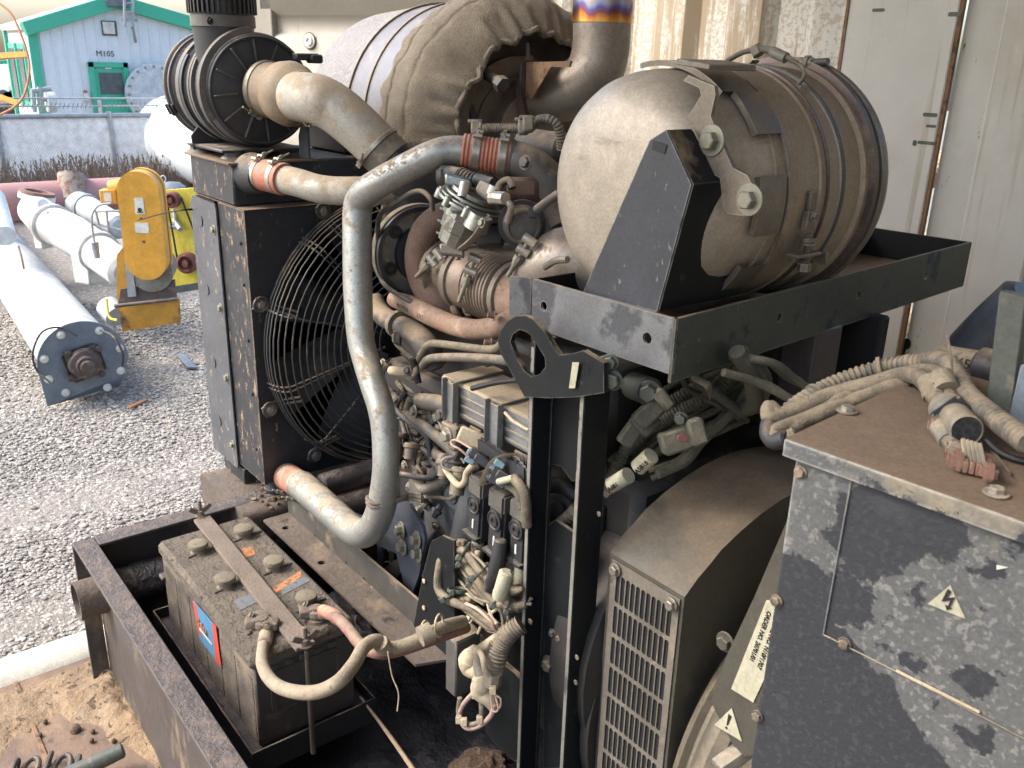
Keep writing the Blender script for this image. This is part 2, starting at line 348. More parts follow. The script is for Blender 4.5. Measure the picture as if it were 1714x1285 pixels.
def boxmat():
    """grey dusty paint with wiped / oily dark patches that have their own shape"""
    m = M('terminal_box_paint', (.105, .111, .11), .5, .1, var=.14, layers=[dict(c=(.21, .205, .185), t=.57, k=60, s=190., ro=.5, a=.6), dict(c=(.24, .21, .15), t=.60, k=9, s=8., zr=(-.33, -.285, .16))], bump=.3, bs=240, wear=((.42, .41, .36), .004))
    t = m.node_tree; N, L = t.nodes, t.links; geo = N.new('ShaderNodeNewGeometry'); nz = N.new('ShaderNodeTexNoise'); nz.inputs['Scale'].default_value = 26; nz.inputs['Detail'].default_value = 9; nz.inputs['Roughness'].default_value = .68
    L.new(geo.outputs['Position'], nz.inputs['Vector']); wv = N.new('ShaderNodeVectorMath'); wv.operation = 'MULTIPLY_ADD'; L.new(nz.outputs['Color'], wv.inputs[0]); wv.inputs[1].default_value = (.07, .07, .07); L.new(geo.outputs['Position'], wv.inputs[2])
    cur = None
    for x, y, r in ((1480, 872, 74), (1575, 885, 40), (1440, 925, 52), (1400, 1000, 52), (1395, 905, 26), (1345, 980, 50), (1330, 1110, 120), (1290, 1010, 60), (1420, 1240, 130), (1530, 1300, 70), (1300, 1260, 100), (1645, 945, 27), (1535, 995, 17), (1650, 1028, 10), (1488, 1085, 14), (1525, 1105, 19), (1628, 1150, 28), (1640, 1235, 26), (1570, 1170, 14), (1712, 905, 22), (1480, 1030, 12), (1660, 1120, 9)):
        p = bface(x, y)+V((.035, .035, .035)); v = N.new('ShaderNodeVectorMath'); v.operation = 'DISTANCE'; L.new(wv.outputs[0], v.inputs[0]); v.inputs[1].default_value = p
        a = N.new('ShaderNodeMath'); a.operation = 'MULTIPLY_ADD'; L.new(v.outputs['Value'], a.inputs[0]); a.inputs[1].default_value = -420; a.inputs[2].default_value = 420*PX(r*1.12, p); a.use_clamp = True
        if cur is None: cur = a.outputs[0]
        else:
            q = N.new('ShaderNodeMath'); q.operation = 'MAXIMUM'; L.new(cur, q.inputs[0]); L.new(a.outputs[0], q.inputs[1]); cur = q.outputs[0]
    b_ = N['Principled BSDF']; src = b_.inputs['Base Color'].links[0].from_socket
    mx = N.new('ShaderNodeMix'); mx.data_type = 'RGBA'; sc = N.new('ShaderNodeMath'); sc.operation = 'MULTIPLY'; L.new(cur, sc.inputs[0]); sc.inputs[1].default_value = .93; L.new(sc.outputs[0], mx.inputs[0]); L.new(src, mx.inputs[6]); mx.inputs[7].default_value = (.020, .023, .029, 1); L.new(mx.outputs[2], b_.inputs['Base Color'])
    return m
m_boxf = boxmat()
m_boxt = M('dusty_box_top', (.17, .118, .076), .9, 0, var=.1, layers=[dict(c=(.12, .085, .058), t=.55, k=3, s=7.), dict(c=(.21, .15, .098), t=.56, k=3, s=4.)], bump=.35, bs=300)
m_alt = M('alternator_paint', (.07, .066, .052), .45, .05, layers=[dict(c=(.19, .14, .09), t=.62, top=.34, k=3.0, s=7.), dict(c=(.13, .12, .085), t=.6, k=12, s=16., a=.5)], bump=.3)
m_alt2 = M('lit_dusty_stator_paint', (.12, .105, .075), .5, .05, layers=[dict(c=(.22, .18, .12), t=.56, top=.25, k=5, s=12.), dict(c=(.03, .03, .026), t=.56, k=6, s=9.)], bump=.3)  # dustier alternator paint, lightened to stand in for light on the ridges
m_grille = M('grille_steel', (.26, .235, .19), .45, .5, layers=[dict(c=(.3, .24, .16), t=.56, k=5, s=14.), dict(c=(.06, .055, .05), t=.62, k=10, s=20.)], bump=.2)
m_void = M('black_interior_shade', (.008, .008, .009), .8, bump=0)  # near-black colour standing in for shade inside openings
m_wall = M('container_paint', (.50, .49, .43), .55, 0, var=.05, grain=.03, layers=[dict(c=(.33, .28, .20), t=.53, k=5, s=2.2, st=(2.5, 1, .25), a=.6), dict(c=(.30, .215, .125), t=.52, k=30, s=70., det=3., zr=(-1.6, -2.4, .05), za=0, a=.5),
    dict(c=(.31, .25, .17), t=.56, k=20, s=5., st=(2.2, 1, .18), det=10, ro=.72, zr=(-1.6, -2.3, .10), za=0), dict(c=(.22, .14, .08), t=.70, k=60, s=22., ro=.7), dict(c=(.42, .35, .26), t=.57, k=5, s=2.6, a=.5)], bump=.2, bs=60)
m_wall2 = M('container_end_paint', (.50, .485, .43), .6, 0, var=.06, grain=.03, layers=[dict(c=(.38, .33, .24), t=.54, k=5, s=1.6, a=.7), dict(c=(.20, .12, .06), t=.63, k=50, s=9., st=(2.5, 1, .9), ro=.8, det=12.), dict(c=(.33, .27, .19), t=.60, k=14, s=5., st=(4, 1, .12), a=.6), dict(c=(.27, .17, .09), t=.66, k=30, s=28., st=(1, 1, .5), ro=.75), dict(c=(.42, .35, .26), t=.55, k=5, s=3., a=.6)], bump=.25, bs=60)
m_door = M('beige_door_paint', (.27, .245, .19), .6, 0, grain=.05, var=.08, layers=[dict(c=(.30, .23, .15), t=.57, k=7, s=16., st=(2.5, 2.5, .14), ro=.7), dict(c=(.24, .15, .08), t=.70, k=40, s=25.)], bump=.3)
m_rustline = M('rust_stain', (.22, .13, .07), .9, layers=[dict(c=(.09, .06, .04), t=.52, k=10, s=40.)], bump=.5)
m_floor = M('rusty_floor_steel', (.17, .115, .08), .75, .1, layers=[dict(c=(.30, .205, .12), t=.5, k=4, s=7., h=.5), dict(c=(.09, .065, .055), t=.58, k=9, s=20.)], bump=.6, bs=70, bd=.003)
m_sand = M('caked_sand', (.25, .175, .105), .95, 0, var=.25, vs=14, layers=[dict(c=(.36, .30, .22), t=.55, k=5, s=6.), dict(c=(.17, .11, .065), t=.6, k=18, s=38., h=-1.2)], bump=1., bs=90, bd=.008)
m_sill = M('cream_sill', (.66, .63, .52), .5, layers=[dict(c=(.36, .29, .16), t=.66, k=25, s=30., zr=(-1.5, -1.6, .12))])
m_insul = M('foil_insulation', (.25, .24, .23), .6, .15, var=.1, layers=[dict(c=(.42, .35, .26), t=.70, top=.18, k=5, s=12.)], bump=1., bs=75, bd=.014)
m_foils = M('foil_band', (.20, .195, .20), .45, .4, var=.08, layers=[dict(c=(.40, .33, .25), t=.66, top=.15, k=5, s=12.)], bump=.2)
m_blank = M('glass_cloth_blanket', (.29, .245, .18), .95, 0, var=.15, layers=[dict(c=(.44, .39, .31), t=.62, k=6, s=7.), dict(c=(.19, .145, .09), t=.56, k=5, s=11., a=.7), dict(c=(.15, .115, .07), t=.56, k=8, s=120., a=.5)], bump=1., bs=330, bd=.010)
m_exh = M('exhaust_stainless', (.36, .31, .255), .45, .6, var=.12, layers=[dict(c=(.30, .225, .16), t=.5, k=10, s=80., ro=.8, a=.6), dict(c=(.24, .15, .09), t=.6, k=8, s=12., a=.6)], bump=.2)
m_gb = M('gold_print', (.55, .35, .10), .4, .7)
# background
m_metalw = M('white_cladding', (.70, .75, .78), .5, var=.04, bump=0)
m_green = M('green_trim', (.05, .42, .27), .45, var=.06, bump=0)
m_glassd = M('dark_window', (.09, .11, .12), .2, bump=0)
m_white = M('white_paint', (.62, .60, .55), .5, 0, layers=[dict(c=(.34, .2, .1), t=.66, k=20, s=14., ro=.75), dict(c=(.40, .36, .29), t=.56, k=5, s=3., a=.6, top=-.1)], bump=.1)
m_conve = M('light_grey_paint', (.50, .54, .56), .4, 0, layers=[dict(c=(.33, .34, .34), t=.56, k=5, s=4., a=.5)], bump=.05)
m_endpl = M('blue_grey_plate', (.14, .17, .20), .5, .1, layers=[dict(c=(.22, .2, .17), t=.58, k=8, s=9.)], bump=.1)
m_greas = M('greasy_bearing', (.09, .07, .06), .55, .2, layers=[dict(c=(.2, .155, .12), t=.53, k=6, s=16.)], bump=.5)
m_yel = M('orange_yellow_paint', (.62, .31, .03), .5, 0, layers=[dict(c=(.3, .15, .05), t=.7, k=20, s=10.)], bump=.1)
m_yeld = M('stained_yellow_paint', (.52, .26, .03), .55, 0, layers=[dict(c=(.07, .05, .04), t=.55, k=8, s=4., zr=(-1.9, -2.25, .06))], bump=.1)
m_yel2 = M('lemon_paint', (.66, .56, .07), .5, 0, layers=[dict(c=(.3, .2, .06), t=.68, k=20, s=12.)], bump=.1)
m_greyp2 = M('mottled_motor_grey', (.20, .20, .17), .7, 0, layers=[dict(c=(.2, .12, .08), t=.55, k=10, s=16.), dict(c=(.3, .33, .29), t=.6, k=10, s=12.)])
m_maroon = M('maroon_pulley', (.17, .06, .05), .6, .1, layers=[dict(c=(.3, .17, .11), t=.57, k=9, s=18.)])
m_pink = M('faded_red_pipe', (.36, .19, .18), .7, 0, var=.1, layers=[dict(c=(.28, .19, .15), t=.56, k=5, s=5.)])
m_rusty = M('rust_mottled_pipe', (.33, .27, .22), .7, .1, layers=[dict(c=(.24, .11, .06), t=.5, k=14, s=14., ro=.75)])
m_flrust = M('rusty_flange', (.24, .13, .10), .8, .1, layers=[dict(c=(.42, .36, .3), t=.56, k=10, s=20.)])
m_gravel = M('gravel_dirt', (.245, .222, .19), .95, 0, var=.25, vs=1.2, layers=[
    dict(c=(.50, .46, .40), t=.56, k=16, s=26., det=3., ro=.7), dict(c=(.17, .15, .13), t=.57, k=14, s=17., det=4.), dict(c=(.38, .32, .25), t=.55, k=4, s=.7, a=.7)], bump=1., bs=30, bd=.03)
def stones():
    m = M('gravel_stone', (.34, .31, .27), .9, 0, bump=0); t = m.node_tree; oi = t.nodes.new('ShaderNodeNewGeometry')
    r = t.nodes.new('ShaderNodeValToRGB'); e = r.color_ramp.elements
    e[0].color = (.18, .165, .142, 1); e[1].color = (.45, .415, .365, 1)
    for p, c in ((.25, (.245, .225, .195, 1)), (.5, (.30, .278, .242, 1)), (.75, (.36, .335, .295, 1))):
        q = e.new(p); q.color = c
    t.links.new(oi.outputs['Random Per Island'], r.inputs[0]); t.links.new(r.outputs[0], t.nodes['Principled BSDF'].inputs['Base Color']); return m
m_stone = stones()
for _e in [n for n in m_stone.node_tree.nodes if n.type == 'VALTORGB'][0].color_ramp.elements: _e.color = tuple(c*.86 for c in _e.color[:3])+(1,)
m_slat = M('white_fence_slat', (.9, .9, .89), .6, bump=0)
m_galv = M('galvanised_rail', (.36, .38, .39), .45, .4, bump=0)
m_weed = M('dry_weeds', (.24, .175, .125), .95, bump=0, vs=3)
m_rustbar = M('orange_rust_bar', (.45, .2, .09), .7, bump=0)
m_wood = M('pale_pallet_wood', (.55, .40, .20), .8, layers=[dict(c=(.35, .24, .12), t=.55, k=6, s=9., st=(.3, 1, 1))], bump=.2)
m_mesh = M('grey_wire_mesh', (.12, .12, .12), .5, .3, bump=0)
m_pinkp = M('salmon_plastic', (.27, .14, .10), .7, layers=[dict(c=(.2, .14, .09), t=.5, k=5, s=50., top=.1)])
m_conn = M('grey_connector', (.19, .175, .14), .55, layers=[dict(c=(.3, .25, .17), t=.5, k=5, s=50., top=.18)], bump=.2)
m_edge = M('worn_lit_plate_edge', (.26, .25, .22), .5, .3, layers=[dict(c=(.06, .06, .06), t=.58, k=20, s=40., st=(1, 1, .3))])  # bare wear, with the light on the near edge put into the colour
m_covg = M('grey_cover_paint', (.20, .205, .20), .45, .2, layers=[dict(c=(.36, .29, .19), t=.62, top=.5, k=6, s=14.), dict(c=(.07, .07, .07), t=.62, k=10, s=16.)], bump=.15)
m_castg = M('blue_grey_casting', (.095, .10, .105), .5, .2, layers=[dict(c=(.22, .18, .125), t=.53, k=4, s=7., top=.15), dict(c=(.04, .04, .04), t=.6, k=8, s=9.)], bump=.2)
m_post = M('dark_green_post', (.075, .085, .07), .5, .1, layers=[dict(c=(.24, .2, .14), t=.57, k=6, s=30.)], bump=.3)
m_stick = M('weathered_wood', (.40, .30, .19), .85, layers=[dict(c=(.2, .14, .09), t=.6, k=12, s=120.)], bump=.4)
m_clod = M('brown_dirt', (.13, .085, .055), .95, layers=[dict(c=(.22, .15, .1), t=.55, k=6, s=90.)], bump=1., bs=120, bd=.01)
m_blueclip = M('pale_blue_plastic', (.18, .30, .34), .5, bump=.1)
m_teal = M('blue_steel_mount', (.075, .085, .105), .42, .2, layers=[dict(c=(.2, .18, .15), t=.6, k=8, s=18.)], bump=.2)
# ================================================================== THE YARD OUTSIDE
GZ = -2.3
def vfld(bm, n, cen, rad):  # small irregular stone
    pass
b = B()
nx = 60
vs = [[b.verts.new((-2.45-(i/nx)**2*130 if i else -2.2, -60+120*j/60, GZ+(.025*noise.noise(V((i*.9, j*1.3, 0))) if 0 < i < 40 else 0))) for j in range(61)] for i in range(nx+1)]
for i in range(nx):
    for j in range(60): b.faces.new((vs[i][j], vs[i][j+1], vs[i+1][j+1], vs[i+1][j]))
bmesh.ops.recalc_face_normals(b, faces=b.faces[:])
o = mk('ground', b, m_gravel, kind='structure')
# real stones near the container (one uncountable mass)
def stones_mesh():
    rnd = random.Random(3); verts = []; faces = []
    pr = []
    for k in range(6):
        t = bmesh.new(); bmesh.ops.create_icosphere(t, subdivisions=1, radius=1)
        for v in t.verts: v.co *= rnd.uniform(.7, 1.15); v.co.z *= .62
        for v in t.verts: v.index
        pr.append(([tuple(v.co) for v in t.verts], [[v.index for v in f.verts] for f in t.faces])); t.free()
    def put(x, y, s):
        vs_, fs_ = rnd.choice(pr); n = len(verts); a = rnd.uniform(0, 6.28); ca, sa = math.cos(a), math.sin(a); el = rnd.uniform(.75, 1.5); z = GZ+rnd.uniform(-.2, .55)*s
        for p in vs_: verts.append((x+(p[0]*ca*el-p[1]*sa)*s, y+(p[0]*sa*el+p[1]*ca)*s, z+p[2]*s))
        for f in fs_: faces.append([n+i for i in f])
    for k in range(62000):
        u = rnd.random(); x = -2.55-6.5*u**1.25
        y0, y1 = -.02*x*0+.1*(-x)-.35, .52*(-x)+.1
        y = rnd.uniform(max(y0, -.2), y1)
        s = rnd.uniform(.004, .0100)*(1+.12*(-x-2.5))
        put(x, y, s*(1.5 if rnd.random() < .05 else 1))
    me = bpy.data.meshes.new('gravel_stones'); me.from_pydata(verts, [], faces); me.materials.append(m_stone)
    o = bpy.data.objects.new('gravel_stones', me); COL.objects.link(o)
    tag(o, 'loose grey and tan gravel stones covering the yard', 'gravel', kind='stuff')
stones_mesh()
# ---- white shed with green trim
XB = -20.5
def BP(px, py, x=XB): return P(px, py, 'x', x)
zb = GZ
lft, apx, rgt = BP(44, 52), BP(190, 8), BP(330, 48)
Lb = emp('metal_shed', 'white metal shed with green roof edge and green door behind the fence', 'shed', (XB, lft.y, zb))
b = B(); t0 = V((XB, lft.y, zb)); plate(b, [(0, 0), (rgt.y-lft.y, 0), (rgt.y-lft.y, rgt.z-zb), (apx.y-lft.y, apx.z-zb), (0, lft.z-zb)], t0, Y1, Z1, .1)
mk('front_wall', b, m_metalw, Lb)
b = B(); box(b, (XB-1.9, lft.y-.0, zb), (XB, lft.y+.12, lft.z-.02), 0); mk('side_wall', b, m_metalw, Lb)
for k in range(1, 16):
    y = lft.y+k*(rgt.y-lft.y)/16; zz = lft.z+(apx.z-lft.z)*min(1, (y-lft.y)/(apx.y-lft.y)) if y < apx.y else apx.z+(rgt.z-apx.z)*(y-apx.y)/(rgt.y-apx.y)
    b = B(); box(b, (XB+.1, y-.012, zb), (XB+.125, y+.012, zz-.1), 0); mk('cladding_rib', b, m_metalw, Lb)
for a_, c_ in ((lft, apx), (apx, rgt)):
    b = B(); d = (c_-a_); n_ = d.normalized(); up = X1.cross(n_).normalized()*-1
    if up.z < 0: up = -up
    obox(b, (a_+c_)/2+X1*.15+up*.06, d/2*1.06, X1*.12, up*.13, .01); mk('roof_edge', b, m_green, Lb)
    b = B(); obox(b, (a_+c_)/2-X1*1.0+up*.1, d/2*1.07, X1*1.0, up*.05, 0); mk('roof', b, m_metalw, Lb)
b = B(); box(b, (apx.x+.12, apx.y-.22, apx.z-.05), (apx.x+.34, apx.y+.22, apx.z+.42), .02); mk('ridge_cap', b, m_endpl, Lb)
def pxbox(x0, y0, x1, y1, xp, t, nm, mat, par, bev=.004):
    a_, c_ = BP(x0, y0, xp), BP(x1, y1, xp); b = B(); box(b, (xp, min(a_.y, c_.y), min(a_.z, c_.z)), (xp+t, max(a_.y, c_.y), max(a_.z, c_.z)), bev); return mk(nm, b, mat, par)
dd_a, dd_c = BP(143, 103), BP(215, 190)
b = B(); box(b, (XB+.1, dd_a.y, zb+.1), (XB+.16, BP(209, 103).y, dd_a.z), .01); dr = mk('door', b, m_green, Lb)
b = B(); ya, yb = dd_a.y, BP(209, 103).y
for q in ((ya, zb, ya+.1, dd_a.z), (yb-.1, zb, yb, dd_a.z), (ya, dd_a.z-.1, yb, dd_a.z)): box(b, (XB+.165, q[0], q[1]), (XB+.2, q[2], q[3]), .004)
mk('door_frame', b, m_green, Lb)
b = B(); box(b, (XB+.163, BP(161, 122).y, BP(161, 157).z), (XB+.18, BP(200, 122).y, BP(161, 121).z), .004); mk('door_window', b, m_glassd, dr)
b = B(); box(b, (XB+.163, BP(171, 108).y, BP(171, 115).z), (XB+.175, BP(182, 108).y, BP(171, 108).z), .003); mk('door_notice', b, m_labelw, dr)
b = B(); box(b, (XB+.22, BP(157, 166).y, zb), (XB+.27, BP(163, 166).y, BP(157, 166).z), .003); mk('white_post', b, m_white, Lb)
pxbox(168, 34, 196, 60, XB+.1, .04, 'board_frame', m_glassd, Lb); pxbox(171, 36, 193, 57, XB+.143, .02, 'board_face', m_white, Lb)
o_ = BP(161, 94, XB+.13); text('M105', .16, o_, Y1, Z1, m_ink, Lb)
pxbox(138, 155, 148, 168, XB+.1, .12, 'switch_box', m_white, Lb); pxbox(140, 151, 144, 154, XB+.1, .1, 'red_lamp', m_red, Lb)
b = B(); c_ = BP(260, 158, XB+.3); lathe(b, c_, X1, [(0, .62), (.08, .62), (.09, .5), (.14, .5)], 32); fl = mk('blind_flange', b, m_conve, Lb)
for k in range(20):
    a = k*math.pi/10; bolt(c_+X1*.08+Y1*.56*math.cos(a)+Z1*.56*math.sin(a), X1, .03, Lb, m_zinc, washer=0)
b = B()
for px in (208, 222): tube(b, [BP(px, -25, XB+.5), BP(px+1, 45, XB+.5)], .03, 8, 1)
for py in (5, 20, 34): tube(b, [BP(208, py, XB+.5), BP(222, py, XB+.5)], .02, 6, 1)
tube(b, [BP(204, 32, XB+.45), BP(230, 33, XB+.45)], .04, 6, 1); tube(b, [BP(222, 45, XB+.45), BP(227, 70, XB+.2)], .03, 6, 1); mk('ladder', b, m_galv, Lb)
b = B(); box(b, (XB-.0+.1, lft.y-.02, zb), (XB+.16, lft.y+.16, lft.z), .004); mk('corner_trim', b, m_green, Lb)
b = B(); box(b, (XB-1.95, lft.y-.07, zb), (XB-1.85, lft.y-.01, lft.z+.1), .004); mk('corner_trim', b, m_green, Lb)
for xw in (-1.65, -.8):
    b = B(); box(b, (XB+xw, lft.y-.06, GZ+1.2), (XB+xw+.6, lft.y-.01, GZ+2.4), .004); wn = mk('window', b, m_green, Lb)
    b = B(); box(b, (XB+xw+.1, lft.y-.08, GZ+1.3), (XB+xw+.5, lft.y-.062, GZ+2.3), .004); mk('pane', b, m_glassd, wn)
# gas meter pipework at the shed corner
t = emp('meter_pipework', 'small grey pipes and valves standing at the shed corner', 'pipework', BP(65, 190, XB+.8))
for q in (((55, 150), (58, 188)), ((66, 145), (70, 188)), ((52, 152), (85, 148)), ((62, 165), (92, 168))):
    b = B(); tube(b, [BP(*q[0], XB+.8), BP(*q[1], XB+.8)], .045, 8, 1); mk('pipe', b, m_galv, t)
b = B(); cyl(b, BP(78, 170, XB+.8), BP(92, 170, XB+.8), .2, 16); mk('regulator', b, m_conve, t)
# small green-roofed shed and white tanks far left
t = emp('distant_shed', 'small pale shed with thin green roof edge at far left', 'shed', P(20, 190, 'x', -45))
a_, c_ = P(-40, 120, 'x', -45), P(45, 108, 'x', -45); b = B(); box(b, (-50, a_.y, GZ), (-45, c_.y, a_.z), 0); mk('wall', b, m_metalw, t)
b = B(); obox(b, (P(-30, 112, 'x', -44.8)+P(18, 104, 'x', -44.8))/2, (P(18, 104, 'x', -44.8)-P(-30, 112, 'x', -44.8))/2, X1*.1, Z1*.12, 0); obox(b, (P(18, 104, 'x', -44.8)+P(52, 112, 'x', -44.8))/2, (P(52, 112, 'x', -44.8)-P(18, 104, 'x', -44.8))/2, X1*.1, Z1*.12, 0); mk('roof_edge', b, m_green, t)
for k, (px, lab) in enumerate(((12, 'leftmost white storage tank lying beside the distant shed'), (36, 'white storage tank lying between the distant shed and the white shed'))):
    c_ = P(px, 137, 'x', -30); b = B(); lathe(b, c_-X1*2.5, X1, [(0, .1), (.15, .35), (.4, .45), (4.6, .45), (4.85, .35), (5, .1)], 24); tag(mk('storage_tank', b, m_white), lab, 'tank', 'white tanks far behind the fence')
b = B(); box(b, (-29, P(-60, 180, 'x', -28).y, GZ), (-27, P(50, 180, 'x', -28).y, P(0, 170, 'x', -28).z), .1); tag(mk('dirt_bank', b, m_beam), 'low brown dirt bank behind the fence at far left', 'dirt bank')
for k in range(5):
    c_ = P(6+k*8, 158+(k % 2)*3, 'x', -26.5); b = B(); cyl(b, c_-X1*.6, c_, .12, 12); tag(mk('short_pipe', b, m_endpl), 'short dark pipe offcut lying on the dirt bank', 'pipe', 'pipe offcuts on the dirt bank')
# ---- fence
XF = -15.0
f0, f1 = P(-90, 196, 'x', XF), P(345, 191, 'x', XF)
t = emp('chain_link_fence', 'chain link fence with white privacy slats running below the shed', 'fence', (XF, f0.y, GZ))
b = B(); tube(b, [f0, f1], .035, 10, 1); mk('top_rail', b, m_galv, t)
for k in range(5):
    y = f0.y+.6+k*1.55; b = B(); cyl(b, V((XF, y, GZ)), V((XF, y, f0.z+.05)), .04, 10); mk('post', b, m_galv, t)
b = B(); n = 170
for k in range(n):
    y = f0.y+(f1.y-f0.y)*k/n; h = f0.z-.03
    dy = (f1.y-f0.y)/n; a0_ = [b.verts.new(q) for q in ((XF-.02, y, GZ), (XF-.012, y+dy*.93, GZ), (XF-.012, y+dy*.93+.25, h), (XF-.02, y+.25, h))]
    b.faces.new(a0_)
mk('slats', b, m_slat, t, kind='stuff', flat=True)
b = B()
for k in range(n):
    y = f0.y+(f1.y-f0.y)*k/n; vv = [b.verts.new(q) for q in ((XF+.0, y, GZ), (XF+.0, y+.006, GZ), (XF+.0, y-.25, h), (XF+.0, y-.256, h))]; b.faces.new(vv)
mk('wire_mesh', b, m_conve, t, kind='stuff', flat=True)
b = B(); tube(b, [f0+Z1*.14+V((0, 0, 0)), f1+Z1*.14], .012, 5, 1); tube(b, [f0+Z1*.25, f1+Z1*.25], .012, 5, 1)
for k in range(60):
    y = f0.y+(f1.y-f0.y)*k/60; tube(b, [V((XF-.02, y, f0.z+.1)), V((XF+.02, y+.02, f0.z+.18))], .008, 4, 1)
mk('barbed_wire', b, m_galv, t)
# dry weeds
rnd = random.Random(11); b = B()
for k in range(2200):
    x = XF+rnd.uniform(.15, 1.1); y = rnd.uniform(f0.y-.4, f1.y-.15); h = rnd.uniform(.35, .85)*(1.0+.3*noise.noise(V((y*1.7, 0, 0)))); th = rnd.uniform(-.35, .35)
    p0 = V((x, y, GZ)); p1 = V((x, y+math.sin(th)*h, GZ+h)); s = rnd.uniform(.004, .009)
    vv = [b.verts.new(q) for q in (p0-Y1*s, p0+Y1*s, p1+Y1*s*.4, p1-Y1*s*.4)]; b.faces.new(vv)
    for j in range(rnd.randint(2, 5)):
        c_ = p0.lerp(p1, rnd.uniform(.4, 1)); s2 = rnd.uniform(.010, .022); a = rnd.uniform(0, 6.28)
        vv = [b.verts.new(c_+Y1*s2*math.cos(a+i*2.1)+Z1*s2*1.7*math.sin(a+i*2.1)+X1*rnd.uniform(-.01, .01)) for i in range(3)]; b.faces.new(vv)
tag(mk('dry_weeds', b, m_weed, kind='stuff', flat=True), 'brown dry weeds growing along the foot of the fence', 'weeds')
# big bright white tank right of the fence
c0 = P(440, 262, 'x', -12.0); rr = P(440, 178, 'x', -12.).z-c0.z
b = B(); lathe(b, c0-X1*4, X1, [(0, .05), (.02, rr*.5), (.2, rr*.8), (.5, rr), (3.8, rr), (4.0, rr*.8), (4.12, rr*.5), (4.16, .01)], 36); tag(mk('white_tank', b, m_metalw), 'large plain white tank lying right of the fence, behind the radiator', 'tank')
# ---- rusty hoop with yellow bars, left edge
t = emp('yellow_hoop', 'orange rusty hoop with yellow bars cut by the left edge', 'hoop', P(0, 190, 'd', 6.0))
b = B(); tube(b, [P(-8, 0, 'd', 6), P(18, 22, 'd', 6), P(36, 60, 'd', 6), P(47, 95, 'd', 6), P(49, 120, 'd', 6), P(42, 155, 'd', 6), P(25, 178, 'd', 6), P(-8, 196, 'd', 6)], .008, 8, 6); mk('hoop', b, m_rustbar, t)
for a_, c_, h in (((-20, 95), (46, 91), 5), ((-20, 155), (30, 173), 5)):
    b = B(); p, q = P(*a_, 'd', 6.02), P(*c_, 'd', 6.02); obox(b, (p+q)/2, (q-p)/2, FW*.01, UP*PX(h, p), .002); mk('bar', b, m_yel, t)
# ---- faded red long pipe
t = emp('red_pipe', 'long faded red pipe lying behind the white pump pipes', 'pipe', P(80, 355, 'x', -10.2))
b = B(); c0, c1 = P(-60, 338, 'x', -10.2), P(250, 328, 'x', -10.2); c0.z = c1.z = (c0.z+c1.z)/2; tube(b, [c0, c1], .19, 24, 1); mk('pipe', b, m_pink, t)
# grey short conduit at far left edge
b = B(); cyl(b, P(-10, 330, 'd', 8), P(8, 395, 'd', 7.5), .09, 14); tag(mk('pale_pipe', b, m_conve), 'short pale blue pipe at the left edge above the grey conveyor', 'pipe')
# ---- rusty upright stub with grey elbow
t = emp('pipe_elbow', 'grey pipe elbow with open rust mottled stub pointing up', 'pipe', P(120, 360, 'd', 9.2))
b = B(); p0, p1 = P(123, 335, 'd', 9.2), P(120, 292, 'd', 9.2); cyl(b, p0, p1, PX(22, p0), 24); b.faces.ensure_lookup_table()
mk('stub', b, m_rusty, t); b = B(); lathe(b, p1, (p1-p0), [(.0, PX(21.5, p1)), (.012, PX(21.5, p1)), (.012, PX(18, p1)), (-.1, PX(17, p1))], 24); mk('mouth', b, m_flrust, t)
b = B(); tube(b, [P(113, 350, 'd', 9.3), P(128, 340, 'd', 9.2), P(150, 350, 'd', 9.0), P(200, 380, 'd', 8.6)], [PX(20, p0), PX(21, p0), PX(20, p0), PX(19, p0)], 22); mk('elbow', b, m_conve, t)
b = B(); q = P(146, 348, 'd', 9.05); lathe(b, q, P(200, 376, 'd', 8.6)-q, [(-.03, PX(24, q)), (.03, PX(24, q))], 22); mk('coupling', b, m_galv, t)
# ---- white screw pump body with box feet and open flange
t = emp('white_pump_pipe', 'white flanged pump pipe standing on two box feet, its open mouth rusty', 'pipe', P(130, 440, 'd', 7.6))
dd = 7.6
b = B(); tube(b, [P(60, 352, 'd', 8.5), P(82, 372, 'd', 8.2), P(120, 392, 'd', 7.8), P(160, 418, 'd', 7.4), P(210, 455, 'd', 7.0)], [PX(28, P(60, 350, 'd', 8.5)), PX(30, P(60, 350, 'd', 8.2)), PX(33, P(0, 0, 'd', 7.8)), PX(31, P(0, 0, 'd', 7.4)), PX(30, P(0, 0, 'd', 7.))], 28); mk('body', b, m_white, t)
b = B(); q = P(88, 376, 'd', 8.1); lathe(b, q, P(120, 393, 'd', 7.8)-q, [(-.03, PX(35, q)), (.04, PX(35, q))], 28); mk('body_flange', b, m_white, t)
b = B(); q = P(165, 421, 'd', 7.35); lathe(b, q, P(210, 455, 'd', 7.0)-q, [(-.03, PX(35, q)), (.03, PX(35, q))], 28); mk('body_flange', b, m_white, t)
b = B(); p0, p1 = P(58, 362, 'd', 8.55), P(62, 325, 'd', 8.5); lathe(b, p0, p1-p0, [(0, PX(24, p0)), ((p1-p0).length-.06, PX(22, p0)), ((p1-p0).length-.05, PX(28, p0)), ((p1-p0).length, PX(28, p0)), ((p1-p0).length, PX(18, p0)), ((p1-p0).length-.12, PX(17, p0))], 28); mk('neck', b, m_white, t)
b = B(); lathe(b, p1+(p1-p0).normalized()*.005, p1-p0, [(0, PX(18, p1)), (.0, PX(27.5, p1)), (.025, PX(27, p1)), (.025, PX(18.5, p1)), (-.1, PX(18, p1)), (-.1, .01)], 28); mk('mouth_flange', b, m_flrust, t)
